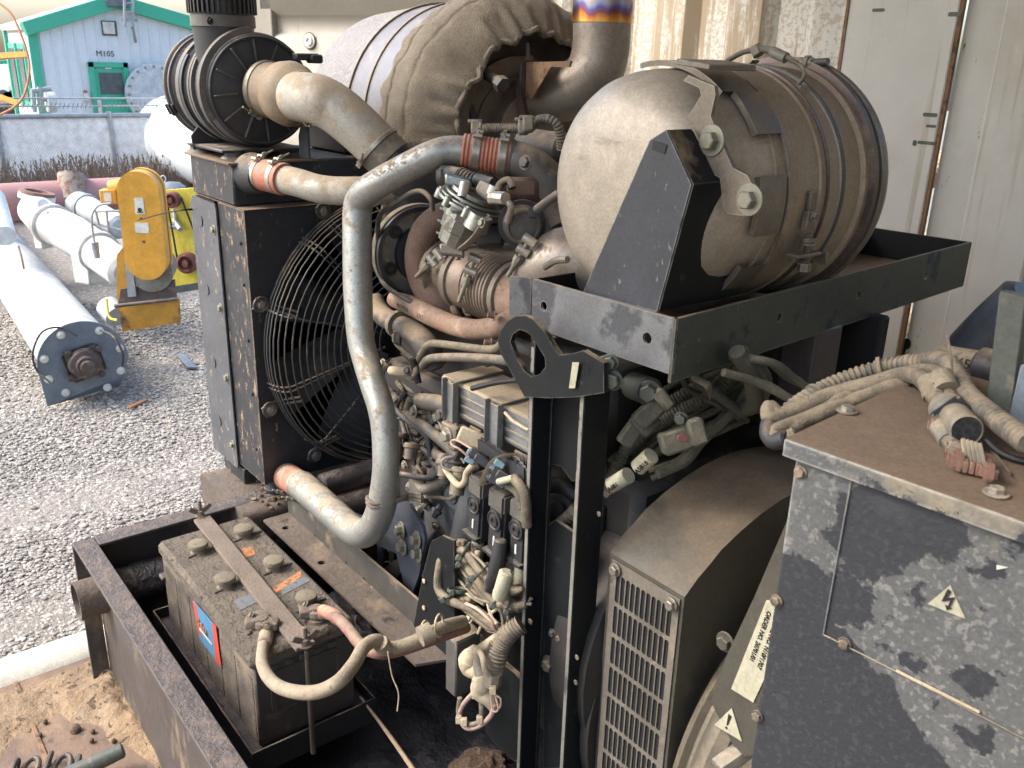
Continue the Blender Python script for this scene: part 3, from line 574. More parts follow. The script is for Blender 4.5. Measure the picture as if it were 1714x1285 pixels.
for (x0, x1, y0, y1, de) in ((57, 86, 376, 411, 8.3), (127, 182, 424, 467, 7.5)):
    b = B(); p = P((x0+x1)/2, (y0+y1)/2, 'd', de); hz = PX((y1-y0)*.75, p); obox(b, V((p.x, p.y, p.z+hz*.2)), (-X1*.5+Y1).normalized()*PX((x1-x0)/2-3, p), (X1+Y1*.5).normalized()*PX((x1-x0)/3, p), Z1*hz, .01); mk('foot', b, m_white, t)
for (x, y) in ((82, 358), (128, 362), (155, 378)): bolt(P(x, y, 'd', 7.9), Z1, .02, t, m_grime)
b = B(); q = P(74, 352, 'd', 8.1); cyl(b, q, P(72, 340, 'd', 8.0), .045, 12); mk('port', b, m_galv, t)
# ---- yellow belt guard with motor
dm = 6.3
t = emp('belt_guard_motor', 'orange yellow oval belt guard over a small motor on a stained mounting plate', 'machine', P(245, 560, 'd', dm))
gN = (-FW+X1*.25).normalized(); gN = V((gN.x, gN.y, 0)).normalized(); gU = Z1.cross(gN).normalized(); _g0 = P(245, 400, 'd', dm)
def gpt(px, py, off=0):
    r = P(px, py, 'd', 1.); return r*((_g0+gN*off).dot(gN)/r.dot(gN))
def scr(px, py, d=dm): return gpt(px, py, (dm-d))
def gpl(pts, o): return [((gpt(x, y)-o).dot(gU), (gpt(x, y)-o).dot(Z1)) for x, y in pts]
oo = scr(245, 375)
hw = (scr(279, 375)-oo).dot(gU); ztop = (scr(245, 283)-oo).z; zbot = (scr(245, 462)-oo).z
ol = [(hw*math.cos(math.radians(a)), ztop-hw+hw*math.sin(math.radians(a))) for a in range(0, 181, 12)]+[(hw*math.cos(math.radians(a)), zbot+hw+hw*math.sin(math.radians(a))) for a in range(180, 361, 12)]
b = B(); plate(b, ol, oo, gU, Z1, .12); 
mk('guard_cover', b, m_yel, t, sharp=30)
b = B(); plate(b, [(x*1.05, y*1.02) for x, y in ol], oo-gN*.05, gU, Z1, .04); mk('guard_back', b, m_yel, t, sharp=30)
for (x0, y0, x1, y1, mm_) in ((-.03, .09, .03, .2, m_labelw), (-.045, -.04, .045, .03, m_labelw)):
    b = B(); plate(b, [(x0, y0), (x1, y0), (x1, y1), (x0, y1)], oo+gN*.12, gU, Z1, .003); mk('sticker', b, mm_, t)
b = B(); plate(b, circ(0, .12, .014, 10), oo+gN*.124, gU, Z1, .002); plate(b, [(-.02, .10), (.02, .10), (.02, .107), (-.02, .107)], oo+gN*.124, gU, Z1, .002); mk('sticker_print', b, m_ink, t)
for (x, z) in ((0, .06), (0, -.1)): bolt(oo+gN*.12+gU*x+Z1*z, gN, .008, t, m_rustline)
b = B(); q = scr(252, 455); lathe(b, q-gN*.3, gN, [(0, .12), (.2, .14), (.26, .15), (.29, .15), (.295, .12), (.295, .05)], 28); mk('motor_body', b, m_greyp2, t)
b = B(); q = scr(252, 447); lathe(b, q+gN*.04, gN, [(0, .06), (.02, .06)], 20); mk('shaft_cover', b, m_rustline, t)
b = B(); plate(b, gpl([(190, 430), (202, 416), (214, 430), (222, 500), (296, 505), (298, 545), (200, 560), (190, 500)], oo), oo-gN*.1, gU, Z1, .02); mk('mounting_plate', b, m_yeld, t)
b = B(); plate(b, gpl([(205, 386), (214, 390), (228, 496), (214, 497)], oo), oo-gN*.03, gU, Z1, .03); mk('strut', b, m_galv, t)
b = B(); p, q = scr(192, 512, dm-.1), scr(297, 500, dm-.1); tube(b, [p, q], .014, 10, 1); mk('cross_tube', b, m_greas, t)
b = B(); plate(b, gpl([(200, 486), (290, 470), (294, 503), (196, 512)], oo), oo-gN*.06, gU, Z1, .03); mk('base_rail', b, m_greas, t)
b = B(); q = scr(184, 328, dm+.15); obox(b, q, gU*.055, gN*.05, Z1*.05, .006); jb = mk('junction_box', b, m_yel, t)
b = B(); obox(b, q+gN*.052, gU*.025, gN*.002, Z1*.03, .0); mk('sticker', b, m_labelw, jb)
b = B(); cyl(b, scr(186, 318, dm+.2), scr(222, 312, dm+.2), .07, 16); mk('motor', b, m_yel, t)
b = B(); tube(b, [scr(*q) for q in ((186, 340), (165, 344), (154, 360), (155, 385), (158, 405))], .008, 8); mk('cable', b, m_galv, t)
b = B(); cyl(b, scr(158, 405), scr(163, 432), .028, 12, .02); mk('plug', b, m_galv, t)
b = B()
for q in (((162, 354), (210, 352)), ((165, 376), (210, 386)), ((178, 352), (182, 388)), ((160, 352), (166, 378))): tube(b, [scr(*q[0], dm+.1), scr(*q[1], dm+.1)], .009, 6, 1)
mk('cage_bars', b, m_galv, t)
b = B(); q = scr(180, 512, dm+.25); cyl(b, q, scr(196, 530, dm+.15), .085, 20); gp = mk('grey_drum', b, m_conve, t)
b = B(); tube(b, [scr(178, 500, dm+.1), scr(183, 530, dm+.05), scr(196, 536, dm)], .01, 6); mk('yellow_band', b, m_yel2, gp)
# ---- lemon plate with pulleys
dl = 7.0
t = emp('pulley_plate', 'lemon yellow plate carrying two maroon pulleys and a belt, next to the radiator', 'machine', P(305, 490, 'd', dl))
pN = V((-FW.x, -FW.y, 0)).normalized(); pU = Z1.cross(pN)
o2 = P(300, 400, 'd', dl)
def lpt(px, py, off=0):
    r = P(px, py, 'd', 1.); return r*((o2+pN*off).dot(pN)/r.dot(pN))
def lpl(pts): return [((lpt(x, y)-o2).dot(pU), (lpt(x, y)-o2).z) for x, y in pts]
b = B(); plate(b, lpl([(262, 318), (350, 312), (352, 476), (270, 490)]), o2, pU, Z1, .03); mk('plate', b, m_yel2, t)
b = B(); plate(b, lpl([(266, 482), (352, 468), (352, 480), (268, 493)]), o2-pN*.01, pU, Z1, .05); mk('bottom_edge', b, m_glassd, t)
for x, y, r in ((291, 333, 13), (316, 438, 17)):
    q = lpt(x, y, .03); b = B(); rr = PX(r, q); lathe(b, q, pN, [(0, rr), (.02, rr), (.03, rr*.86), (.045, rr*.86), (.05, rr), (.07, rr), (.075, rr*.75), (.05, rr*.6), (.05, rr*.35), (.09, rr*.3), (.09, .005)], 28); mk('pulley', b, m_maroon, t)
b = B(); tube(b, [lpt(279, 335, .08), lpt(298, 440, .08)], .008, 6, 1); mk('belt', b, m_ink, t); b = B(); tube(b, [lpt(303, 330, .08), lpt(328, 395, .08)], .008, 6, 1); mk('belt', b, m_ink, t)
b = B(); q = P(292, 368, 'd', dl-.08); cyl(b, q, P(302, 384, 'd', dl-.15), .02, 10); cyl(b, P(284, 378, 'd', dl-.1), P(302, 380, 'd', dl-.1), .02, 10); cyl(b, P(291, 350, 'd', dl-.1), P(294, 372, 'd', dl-.1), .015, 10); mk('tensioner', b, m_galv, t)
b = B(); lathe(b, P(285, 312, 'd', dl+.3), Z1, [(-.1, .12), (0, .12), (.03, .08), (.04, .01)], 20); tag(mk('grey_motor_cap', b, m_endpl), 'grey motor housing top with lifting eye behind the lemon plate', 'motor')
b = B(); q = P(273, 300, 'd', dl+.3); tube(b, [q+UP*.03*math.cos(a*.7)+RT*.022*math.sin(a*.7) for a in range(10)], .005, 6, 2); mk('lifting_eye', b, m_galv, bpy.data.objects['grey_motor_cap'])
# ---- grey conveyor tube with end plate
t = emp('conveyor_tube', 'light grey screw conveyor tube with blue grey end plate and greasy bearing', 'conveyor', (-4.9, .9, GZ))
ce = P(140, 605, 'd', 6.05); cb = P(18, 443, 'd', 8.9); cb2 = ce+(cb-ce)*2.2
ax = (ce-cb).normalized(); eu, ev, _ = frame(ax)
b = B(); cyl(b, cb2, ce, PX(60, ce), 40); mk('tube', b, m_conve, t)
b = B(); R0 = PX(70, ce); oz = (Z1-ax*Z1.dot(ax)).normalized(); ox = oz.cross(ax).normalized()
ol = [(R0*math.cos(math.radians(a)), R0*math.sin(math.radians(a))) for a in range(-12, 193, 8)]
ol = [(R0*.98, -R0*.45), (R0*.72, -R0*.72)]+ol[1:]+[(-R0*.92, -R0*.95)]
plate(b, ol, ce, ox, oz, .014) if ox.cross(oz).dot(ax) > 0 else plate(b, [(-x, y) for x, y in ol][::-1], ce, -ox, oz, .014)
ep = mk('end_plate', b, m_endpl, t)
for a in (60, 118, 165, 200, 235, 300, 335, 15): bolt(ce+ax*.016+ox*R0*.86*math.cos(math.radians(a))+oz*R0*.83*math.sin(math.radians(a)), ax, .019, t, m_labelw, h=.6)
b = B(); obox(b, ce+ax*.03, (ox*.92+oz*.2).normalized()*R0*.42, (oz*.92-ox*.2).normalized()*R0*.40, ax*.02, .02, 2); bf = mk('bearing_flange', b, m_greas, t)
b = B(); lathe(b, ce+ax*.04, ax, [(0, R0*.38), (.05, R0*.34), (.055, R0*.24), (.09, R0*.22), (.09, R0*.16), (.12, R0*.15), (.125, .005)], 32); mk('bearing', b, m_greas, bf)
for i in (-1, 1):
    for j in (-1, 1): bolt(ce+ax*.05+ox*R0*.33*i+oz*R0*.31*j, ax, .017, t, m_greas)
b = B(); tube(b, PP('d', (130, 562, 5.906), (100, 548, 5.871), (70, 556, 5.811), (55, 590, 5.811), (62, 620, 5.871), (84, 640, 5.871)), .007, 8); mk('grease_line', b, m_rubber, t)
b = B(); tube(b, PP('d', (168, 552, 5.989), (190, 564, 5.930), (205, 590, 5.930), (205, 612, 5.989)), .008, 8); mk('grease_line', b, m_rubber, t)
b = B(); tube(b, PP('d', (40, 450, 7.45), (36, 430, 7.45), (31, 412, 7.5)), .008, 8); mk('bent_rod', b, m_rustline, t)
# debris
b = B(); p = P(312, 605, 'z', GZ+.02); obox(b, p, V((-.18, .02, .0)), V((.02, .03, 0)), Z1*.012, .004); tag(mk('metal_scrap', b, m_endpl), 'thin grey metal scrap lying on the gravel', 'scrap')
b = B(); p = P(231, 675, 'z', GZ+.02); obox(b, p, V((-.04, .07, .0)), V((.012, .01, 0)), Z1*.008, .003); tag(mk('orange_scrap', b, m_rustbar), 'small orange strip lying on the gravel', 'scrap')
b = B(); p = P(83, 463, 'z', GZ+.03); obox(b, p, V((-.03, .03, .0)), V((.03, .03, 0)), Z1*.03, .01); tag(mk('white_rock', b, m_white), 'white lump on the gravel between the pump pipe and the conveyor', 'rock')
# pallets seen through the mesh window
for k in range(5):
    z = -1.9+k*.36; t = emp('wooden_pallet', ['lowest', 'second', 'third', 'fourth', 'topmost'][k]+' pale wooden pallet of the stack behind the mesh window', 'pallet', (-.6, 3.2, z), 'wooden pallets stacked outside')
    for j in range(6):
        b = B(); box(b, (-2.0, 3.25+j*.17, z+.12), (.8, 3.36+j*.17, z+.14), .002); mk('deck_board', b, m_wood, t)
    for j in range(4):
        b = B(); box(b, (-2.0+j*.85, 3.2, z), (-1.9+j*.85, 4.2, z+.12), .002); mk('bearer', b, m_wood, t)
# ================================================================== CONTAINER
FZ = -1.5; WY = 2.35
b = B(); box(b, (-2.24, -1.6, FZ-.12), (2.2, WY+.1, FZ), .003); mk('floor', b, m_floor, kind='structure')
b = B(); cyl(b, V((-2.26, -1.7, FZ-.045)), V((-2.26, WY+.1, FZ-.045)), .075, 24); tag(mk('door_sill', b, m_sill), 'rounded cream door sill along the open end of the container floor', 'sill')
# plate seam, caked sand
b = B(); box(b, (-2.2, .19, FZ+.001), (-.5, .20, FZ+.005), .001); mk('floor_seam', b, m_rustline, kind='structure')
def heap(name, pts, hmax, mat, label, cat, res=60, z0=FZ, f=9., amp=.3):
    """mound of loose matter over a polygon"""
    xs = [p[0] for p in pts]; ys = [p[1] for p in pts]; b = B(); g = {}
    def ins(x, y):
        c = False; n = len(pts)
        dmin = 9
        for i in range(n):
            x1, y1 = pts[i]; x2, y2 = pts[(i+1) % n]
            if (y1 > y) != (y2 > y) and x < (x2-x1)*(y-y1)/(y2-y1)+x1: c = not c
            a = V((x2-x1, y2-y1)); q = V((x-x1, y-y1)); t_ = max(0, min(1, q.dot(a)/max(a.dot(a), 1e-9))); dmin = min(dmin, (q-a*t_).length)
        return dmin if c else -dmin
    dx = (max(xs)-min(xs))/res; ny = int((max(ys)-min(ys))/dx)+1
    for i in range(res+1):
        for j in range(ny+1):
            x = min(xs)+i*dx; y = min(ys)+j*dx; d = ins(x, y)+.02*noise.noise(V((x*14, y*14, 0)))
            if d > -.01:
                h = hmax*(1-math.exp(-max(d, 0)*12))*(1+amp*noise.noise(V((x*f, y*f, 1)))+amp*.5*noise.noise(V((x*f*3, y*f*3, 5))))
                g[i, j] = b.verts.new((x, y, z0-.004+h))
    for i in range(res):
        for j in range(ny):
            k = [(i, j), (i+1, j), (i+1, j+1), (i, j+1)]
            if all(q in g for q in k): b.faces.new([g[q] for q in k])
    return tag(mk(name, b, mat, kind='stuff'), label, cat)
heap('caked_mud', [(-2.2, -.1), (-1.85, -.15), (-1.93, .12), (-2.0, .27), (-2.1, .44), (-2.2, .46)], .016, m_sand, 'cracked caked mud crust on the container floor beside the sill', 'mud', 70, f=16, amp=.5)
heap('sand_heap', [(-2.13, .25), (-2.02, .24), (-1.90, .31), (-1.7, .385), (-1.72, .44), (-2.13, .45)], .05, m_sand, 'heap of loose tan sand in the corner of the skid rail', 'sand', 60, f=22, amp=.5)
rnd = random.Random(5)
for k in range(7):
    x, y = ((-1.93, .27), (-1.9, .3), (-1.96, .2), (-1.87, .29), (-1.8, .25), (-2.0, .22), (-1.84, .33))[k]
    b = B(); bmesh.ops.create_icosphere(b, subdivisions=2, radius=.012 if k == 0 else .006)
    for v in b.verts: v.co *= 1+.35*noise.noise(v.co*90); v.co += V((x, y, FZ+.006))
    tag(mk('dirt_clod', b, m_clod), 'largest dark dirt clod on the floor beside the skid rail' if k == 0 else 'tiny dark dirt clod on the floor beside the skid rail', 'dirt clod', 'dirt clods on the floor')
# handle bar and chain in the corner
t = emp('bar_handle', 'worn steel handle bar lying on the floor at the bottom left', 'handle', P(150, 1275, 'z', FZ+.02))
a_, c_ = P(205, 1256, 'z', FZ+.05), P(110, 1300, 'z', FZ+.03); b = B(); tube(b, [c_, c_.lerp(a_, .5), a_], [.020, .018, .016], 20, 4); mk('bar', b, m_post, t)
t2 = emp('chain', 'rusty chain links lying beside the steel handle bar', 'chain', P(90, 1280, 'z', FZ+.01))
for k, (x, y, an) in enumerate(((50, 1288, .1), (78, 1282, 1.2), (104, 1283, .0), (22, 1294, 1.4), (124, 1287, 1.0))):
    c_ = P(x, y, 'z', FZ+.018); b = B(); e1 = (X1*-.5+Y1*.3+Z1*.1).normalized(); e2 = (e1.cross(Z1)*math.cos(an)+Z1*math.sin(an)).normalized()
    pts = [c_+e1*.030*math.cos(i*math.pi/6)+e2*.016*math.sin(i*math.pi/6) for i in range(13)]; tube(b, pts, .0062, 8, 2); mk('link', b, m_greas, t2)
# ---- far wall: corrugated side of the container
def wallprof(name, pr, z0, z1, mat, par=None, kind=None, label=None, cat=None, th=.003):
    b = B(); lo = [b.verts.new((x, y, z0)) for x, y in pr]; hi = [b.verts.new((x, y, z1)) for x, y in pr]
    for i in range(len(pr)-1): b.faces.new((lo[i], lo[i+1], hi[i+1], hi[i]))
    o = mk(name, b, mat, par, sharp=20)
    return tag(o, label, cat, kind=kind)
t = emp('container_wall', 'white corrugated container side wall behind the engine, stained brown', 'wall', (-1.9, WY, FZ))
pr = []; x = -2.80
while x < -1.56:
    pr += [(x, WY-.0), (x+.11, WY), (x+.15, WY+.036), (x+.25, WY+.036), (x+.29, WY)]; x += .30
pr += [(-1.52, WY), (-1.50, WY-.004)]
wallprof('corrugated_sheet', pr, FZ, .95, m_wall, t)
b = B(); box(b, (-1.50, WY-.006, FZ), (-1.192, WY+.02, .95), .003); mk('flat_panel', b, m_wall2, t)
b = B(); box(b, (-1.505, WY-.009, FZ), (-1.495, WY-.002, .95), .001); mk('seam_stain', b, m_rustline, t)
b = B(); box(b, (-1.196, WY-.002, FZ), (-1.182, WY+.01, .95), .001); mk('seam_gap', b, m_rustline, t)
b = B(); box(b, (-1.184, WY+.02, FZ), (-1.05, WY+.05, .95), .003); mk('recess_panel', b, m_wall2, t)
b = B(); plate(b, [(0, 0), (.0, .0001), (.0, 0)], V((0, 0, 9)), X1, Z1, .001) if False else box(b, (-1.07, WY-.03, FZ), (-.90, WY+.06, .95), .006); mk('corner_post', b, m_wall2, t)
# seams continue: smudges on flat panel
for (x0, y0, x1, y1) in ((1545, 188, 1568, 196), (1550, 208, 1566, 214), (1536, 235, 1564, 243), (1528, 234, 1533, 244), (1460, 14, 1480, 19), (1587, 20, 1608, 27)):
    a_, c_ = P(x0, y0, 'y', WY-.008), P(x1, y1, 'y', WY-.008); b = B(); plate(b, rrect(0, 0, abs(c_.x-a_.x), abs(c_.z-a_.z), min(abs(c_.z-a_.z), abs(c_.x-a_.x))*.45), V((min(a_.x, c_.x), WY-.0065, min(a_.z, c_.z))), X1, Z1, .0008); mk('scuff_mark', b, m_post, t)
b = B(); q = P(1518, 575, 'y', WY+.018); plate(b, circ(0, 0, .012, 14, .016)+[], q, X1, Z1, .001); plate(b, [(-.006, -.07), (.004, -.07), (.007, 0), (-.007, 0)], q+V((-.006, 0, 0))-Y1*.0005, X1, Z1, .001); mk('scuff_mark', b, m_ink, t)
# left end: white hinge post, black gap
b = B(); box(b, (-2.86, WY-.12, FZ), (-2.80, WY+.02, .95), .006); tag(mk('hinge_post', b, m_wall2), 'narrow white hinge post between the beige door and the corrugated wall', 'post')
b = B(); box(b, (-2.80, WY-.055, FZ), (-2.755, WY-.01, .95), .003); tag(mk('dark_gap_strip', b, m_ink), 'black strip standing in for the dark gap beside the white hinge post', 'gap strip')  # black strip painted where only a dark gap shows
# ---- swung open beige door
t = emp('container_door', 'open beige container door with pressed horizontal grooves', 'door', (-2.86, WY-.1, FZ+.05))
h0 = V((-2.84, WY-.10, 0)); dv = V((-1.17, -.50, 0)); dl_ = dv.length; dn = dv.normalized(); nn = V((-dn.y, dn.x, 0))
if nn.dot(h0) > 0: nn = -nn
b = B(); zs = [(-1.45, 0), (-1.1, 0), (-1.06, .03), (-.92, .03), (-.88, 0), (-.52, 0), (-.48, .03), (-.34, .03), (-.30, 0), (.07, 0), (.095, -.035), (.165, -.035), (.19, 0), (.95, 0)]
lo = [b.verts.new(h0+V((0, 0, z))+nn*d) for z, d in zs]; hi = [b.verts.new(h0+dn*dl_+V((0, 0, z))+nn*d) for z, d in zs]
for i in range(len(zs)-1): b.faces.new((lo[i], lo[i+1], hi[i+1], hi[i]))
mk('door_sheet', b, m_door, t, sharp=60)
q = P(518, 68, 'd', 3.6); # rivet plug at same place on the sheet
def ondoor(px, py, off=.004):
    r = P(px, py, 'd', 1.0); s = (h0.dot(nn)+off)/r.dot(nn); return r*s
q = ondoor(518, 68); b = B(); lathe(b, q, nn, [(0, .030), (.004, .030), (.004, .02), (.010, .019), (.010, .01), (.006, .009), (.006, .001)], 24); mk('hinge_plug', b, m_white, t); b = B(); lathe(b, q-nn*.002, nn, [(0, .036), (.003, .034)], 24); mk('rust_ring', b, m_rustline, t)
c0 = h0+dn*(dl_+.05)-nn*.02; b = B(); obox(b, c0+V((0, 0, -.30)), dn*.11, nn*.02, Z1*.545, .004); mk('door_edge', b, m_door, t)
b = B(); obox(b, c0+V((0, 0, .30)), dn*.11, nn*.022, Z1*.05, .004); mk('edge_cap', b, m_teal, t)
# ---- mesh window at the right
t = emp('mesh_window', 'wire mesh window in a grey frame at the right edge', 'window', (-.8, WY, FZ+.3))
b = B()
for q in ((-.895, -1.4, -.865, .9), (-.3, -1.4, -.27, .9), (-.864, -1.4, -.301, -1.36), (-.864, .86, -.301, .9)): box(b, (q[0], WY-.01, q[1]), (q[2], WY+.03, q[3]), .003)
mk('frame', b, m_galv, t); b = B(); zz = -1.35
while zz < .86: obox(b, V((-.582, WY+.01, zz)), X1*.28, Y1*.0007, Z1*.0007, 0); zz += .0125
x = -.86
while x < -.3: obox(b, V((x, WY+.012, -.25)), X1*.0007, Y1*.0007, Z1*1.11, 0); x += .0125
mk('wire_mesh', b, m_mesh, t, kind='stuff')
b = B(); box(b, (-.268, WY-.01, FZ), (2.2, WY+.03, .95), .003); tag(mk('end_wall_panel', b, m_wall2), 'white wall panel right of the mesh window', 'wall')
# unseen roof and right end; roof extent set to shade the machine
b = B(); box(b, (-2.3, -.35, .97), (2.2, WY+.06, 1.01), .003); tag(mk('container_roof', b, m_wall2), 'unseen flat container roof sized to shade the machine', 'roof')
b = B(); box(b, (2.2, -1.6, FZ), (2.24, WY+.06, .99), .003); tag(mk('right_end_wall', b, m_wall2), 'closed right end wall of the container', 'wall')
# ================================================================== SKID FRAME
ZS = -1.10
t = SK = emp('skid_frame', 'brown grimy steel skid frame around battery and radiator', 'frame', (-1.4, .4, FZ))
b = B(); box(b, (-2.09, .352, ZS-.008), (.6, .401, ZS), .002); mk('near_rail_flange', b, m_skid, t)
b = B(); box(b, (-2.088, .393, FZ), (.6, .402, ZS-.009), .001); mk('near_rail_web', b, m_skid, t)
b = B(); box(b, (-2.095, .352, FZ), (-2.087, .392, ZS-.009), .001); mk('corner_gusset', b, m_skid, t)
b = B(); box(b, (-2.097, .402, ZS-.008), (-2.045, 2.0, ZS), .002); mk('end_rail_flange', b, m_skid, t)
b = B(); box(b, (-2.097, .403, FZ), (-2.087, 2.0, ZS-.009), .001); mk('end_rail_web', b, m_skid, t)
b = B(); box(b, (-2.05, 1.95, FZ), (.6, 2.0, ZS), .002); mk('far_rail', b, m_skid, t)
b = B(); box(b, (-2.087, .41, FZ+.03), (.6, 1.95, FZ+.035), 0); mk('pan_floor', b, m_crust, t)
# black crusted cross pipe, open stub outside the rail
ctr = P(150, 1000, 'x', -2.03); cz = ctr.z
t = emp('cross_pipe', 'crusted black pipe crossing the skid with an open stub at the rail', 'pipe', (-2.03, .4, cz))
b = B(); rr = .047; lathe(b, V((-2.03, ctr.y-.03, cz)), Y1, [(.10, rr*.86), (.0, rr*.9), (0, rr), (.13, rr)], 32); mk('stub', b, m_beam, t)
b = B(); lathe(b, V((-2.03, .412, cz)), Y1, [(0, rr)]+[(i*.02, rr) for i in range(1, 60)], 36, fn=lambda p, h, r, a: p+V((math.cos(a), 0, math.sin(a)))*0+(p-V((-2.03, p.y, cz))).normalized()*.006*noise.noise(p*22)+(p-V((-2.03, p.y, cz))).normalized()*.004*noise.noise(p*60)); mk('pipe_run', b, m_crust, t)
# ---- belly pan / dark tank
b = B(); n = 60
g = [[b.verts.new((-1.9+1.55*i/n, .41+.75*j/40, -1.36+.012*noise.noise(V((i*.23, j*.23, 3)))+.004*noise.noise(V((i*.9, j*.9, 3))))) for j in range(41)] for i in range(n+1)]
for i in range(n):
    for j in range(40): b.faces.new((g[i][j], g[i+1][j], g[i+1][j+1], g[i][j+1]))
tag(mk('belly_pan', b, m_pan), 'blue black oily pan with lumpy grime under the engine', 'pan')
b = B(); q = P(800, 1300, 'z', -1.35)
bmesh.ops.create_icosphere(b, subdivisions=4, radius=1)
for v in b.verts: v.co = V((q.x+v.co.x*.06, q.y+v.co.y*.075, -1.36+max(v.co.z, -.1)*.055))*1.0+v.co*.012*noise.noise(v.co*4)+v.co*.006*noise.noise(v.co*14)
tag(mk('dirt_lump', b, m_clod), 'rounded lump of brown dirt on the oily pan at the bottom', 'dirt')
a_, c_ = P(603, 1166, 'z', -1.25), P(700, 1300, 'z', -1.27); b = B(); tube(b, [a_, a_.lerp(c_, .5)+Z1*.004, c_], [.0022, .0042, .005], 8, 4); tag(mk('wooden_stick', b, m_stick), 'thin pale wooden stick leaning right of the battery', 'stick')
# ================================================================== BATTERY
BX0, BX1, BY0, BY1, BT, BB = -1.893, -1.360, .492, .712, -1.05, -1.262
t = BT_ = emp('battery', 'dusty black truck battery with six caps under a rusty hold-down bar', 'battery', ((BX0+BX1)/2, .6, BB))
b = B(); box(b, (BX0+.006, BY0+.006, BB), (BX1-.006, BY1-.006, BT-.032), .004); mk('case', b, m_batt, t)
b = B(); box(b, (BX0, BY0, BT-.034), (BX1, BY1, BT), .009); 
mk('lid', b, m_batttop, t)
b = B()
z = BB+.012
while z < BT-.055:
    for k in range(6):
        x0 = BX0+.018+k*.0845; 
        if k in (1, 2) and z > BB+.06 and z < BT-.06: 
            pass
        obox(b, V((x0+.038, BY0+.006, z)), X1*.0385, Y1*.0016, Z1*.0017, 0)
    z += .0068
mk('side_ribs', b, m_batt, t, kind='stuff')
b = B(); box(b, (BX0-.004, BY0-.003, BB+.115), (BX0+.02, BY0+.02, BB+.125), .002); mk('grip_ledge', b, m_batt, t)
# end face relief (carry handle recess, ribs)
b = B(); xe = BX1-.006
for q in (rrect(-.075, -.15, .075, -.05, .02),): 
    plate(b, q, V((xe, .602, BT)), Y1, Z1, .004, [rrect(-.066, -.141, .066, -.059, .015)])
for k in range(5): box(b, (xe, .53+k*.03, BT-.048), (xe+.005, .546+k*.03, BT-.036), .001)
mk('end_relief', b, m_batt, t)
# side label, red-blue
def onside(px, py): p = P(px, py, 'y', BY0); return (p.x, p.z)
lab = [onside(*q) for q in ((321, 1006), (358, 1048), (369, 1117), (334, 1072))]
O = V((0, BY0+.0035, 0))
b = B(); plate(b, lab, O, X1, Z1, .0016); sl_ = mk('side_label', b, m_blue, t)
b = B(); plate(b, [onside(*q) for q in ((321, 1006), (327, 1013), (333, 1050), (333, 1071))], O-Y1*.0005, X1, Z1, .0014); mk('red_stripe', b, m_red, t); b = B(); plate(b, [onside(*q) for q in ((353, 1042), (360, 1050), (369, 1118), (360, 1107))], O-Y1*.0005, X1, Z1, .0014); mk('red_stripe', b, m_red, t)
p0 = V((onside(330, 1040)[0], BY0-.0002, onside(330, 1043)[1])); text('deka', .03, p0, X1, Z1, m_orangep, t)
b = B(); plate(b, [onside(*q) for q in ((333, 1051), (354, 1078), (354, 1081), (333, 1054))], O-Y1*.002, X1, Z1, .0008); mk('label_line', b, m_pale, t)
# caps
for i, (x, y) in enumerate(((408, 884), (332, 910), (458, 938), (377, 967), (513, 998), (432, 1034))):
    c_ = P(x, y+4, 'z', BT+.014); c_.z = BT
    b = B(); lathe(b, c_, Z1, [(0, .018), (.004, .015), (.010, .015), (.014, .0215), (.020, .022), (.023, .021), (.0245, .018), (.0245, .001)], 28); cp = mk('vent_cap', b, m_capm, t)
    b = B(); obox(b, c_+V((.008, .005, .0)), V((-.005, .035, 0)), V((.003, 0, 0)), Z1*.004, .001); mk('lid_rib', b, m_batttop, t)
# hold down bar, wing nuts
p0, p1 = P(338, 868, 'z', BT+.012), P(512, 1083, 'z', BT+.012)
d = (p1-p0).normalized(); sd_ = Z1.cross(d)
b = B(); n = 30; 
obox(b, (p0+p1)/2, d*(p1-p0).length/2, sd_*.0195, Z1*.0045, .0015)
hb = mk('hold_down_bar', b, m_strapr, t)
for p, dz in ((p0-d*.008, 0), (p1, 0)):
    b = B(); p = p+Z1*.004; lathe(b, p, Z1, [(0, .013), (.002, .013), (.003, .009), (.014, .008), (.016, .0045), (.040, .0045), (.041, .001)], 16); mk('stud', b, m_strapr, t)
    for s in (-1, 1):
        b = B(); obox(b, p+sd_*.016*s+Z1*.018, (sd_*s+Z1*.7).normalized()*.011, d*.0022, (Z1-sd_*.7*s).normalized()*.006, .0015); mk('wing', b, m_strapr, t)
b = B(); cyl(b, V((p1.x+.004, p1.y, BT+.01)), V((p1.x+.004, p1.y, BB-.02)), .0055, 10); mk('hold_down_rod', b, m_greas, t)
def ontop(px, py): p = P(px, py, 'z', BT); return (p.x, p.y)
for nm, mm_, q in (('top_label', m_orangep, ((402, 918), (423, 914), (428, 928), (412, 934))), ('top_label', m_greyp, ((392, 1006), (428, 990), (437, 1005), (402, 1022))), ('top_label', m_orangep, ((455, 985), (503, 956), (505, 966), (462, 992))), ('top_label', m_greyp, ((468, 982), (510, 966), (520, 972), (474, 996))), ('top_label', m_red, ((458, 984), (470, 978), (476, 986), (462, 992))), ('top_label', m_orangep, ((371, 930), (378, 930), (384, 944), (380, 946))), ('top_label', m_orangep, ((478, 1020), (485, 1018), (489, 1026), (484, 1028)))):
    b = B(); plate(b, [ontop(*k) for k in q], V((0, 0, BT+.0003+random.random()*.0004)), X1, Y1, .0006); mk(nm, b, mm_, t)
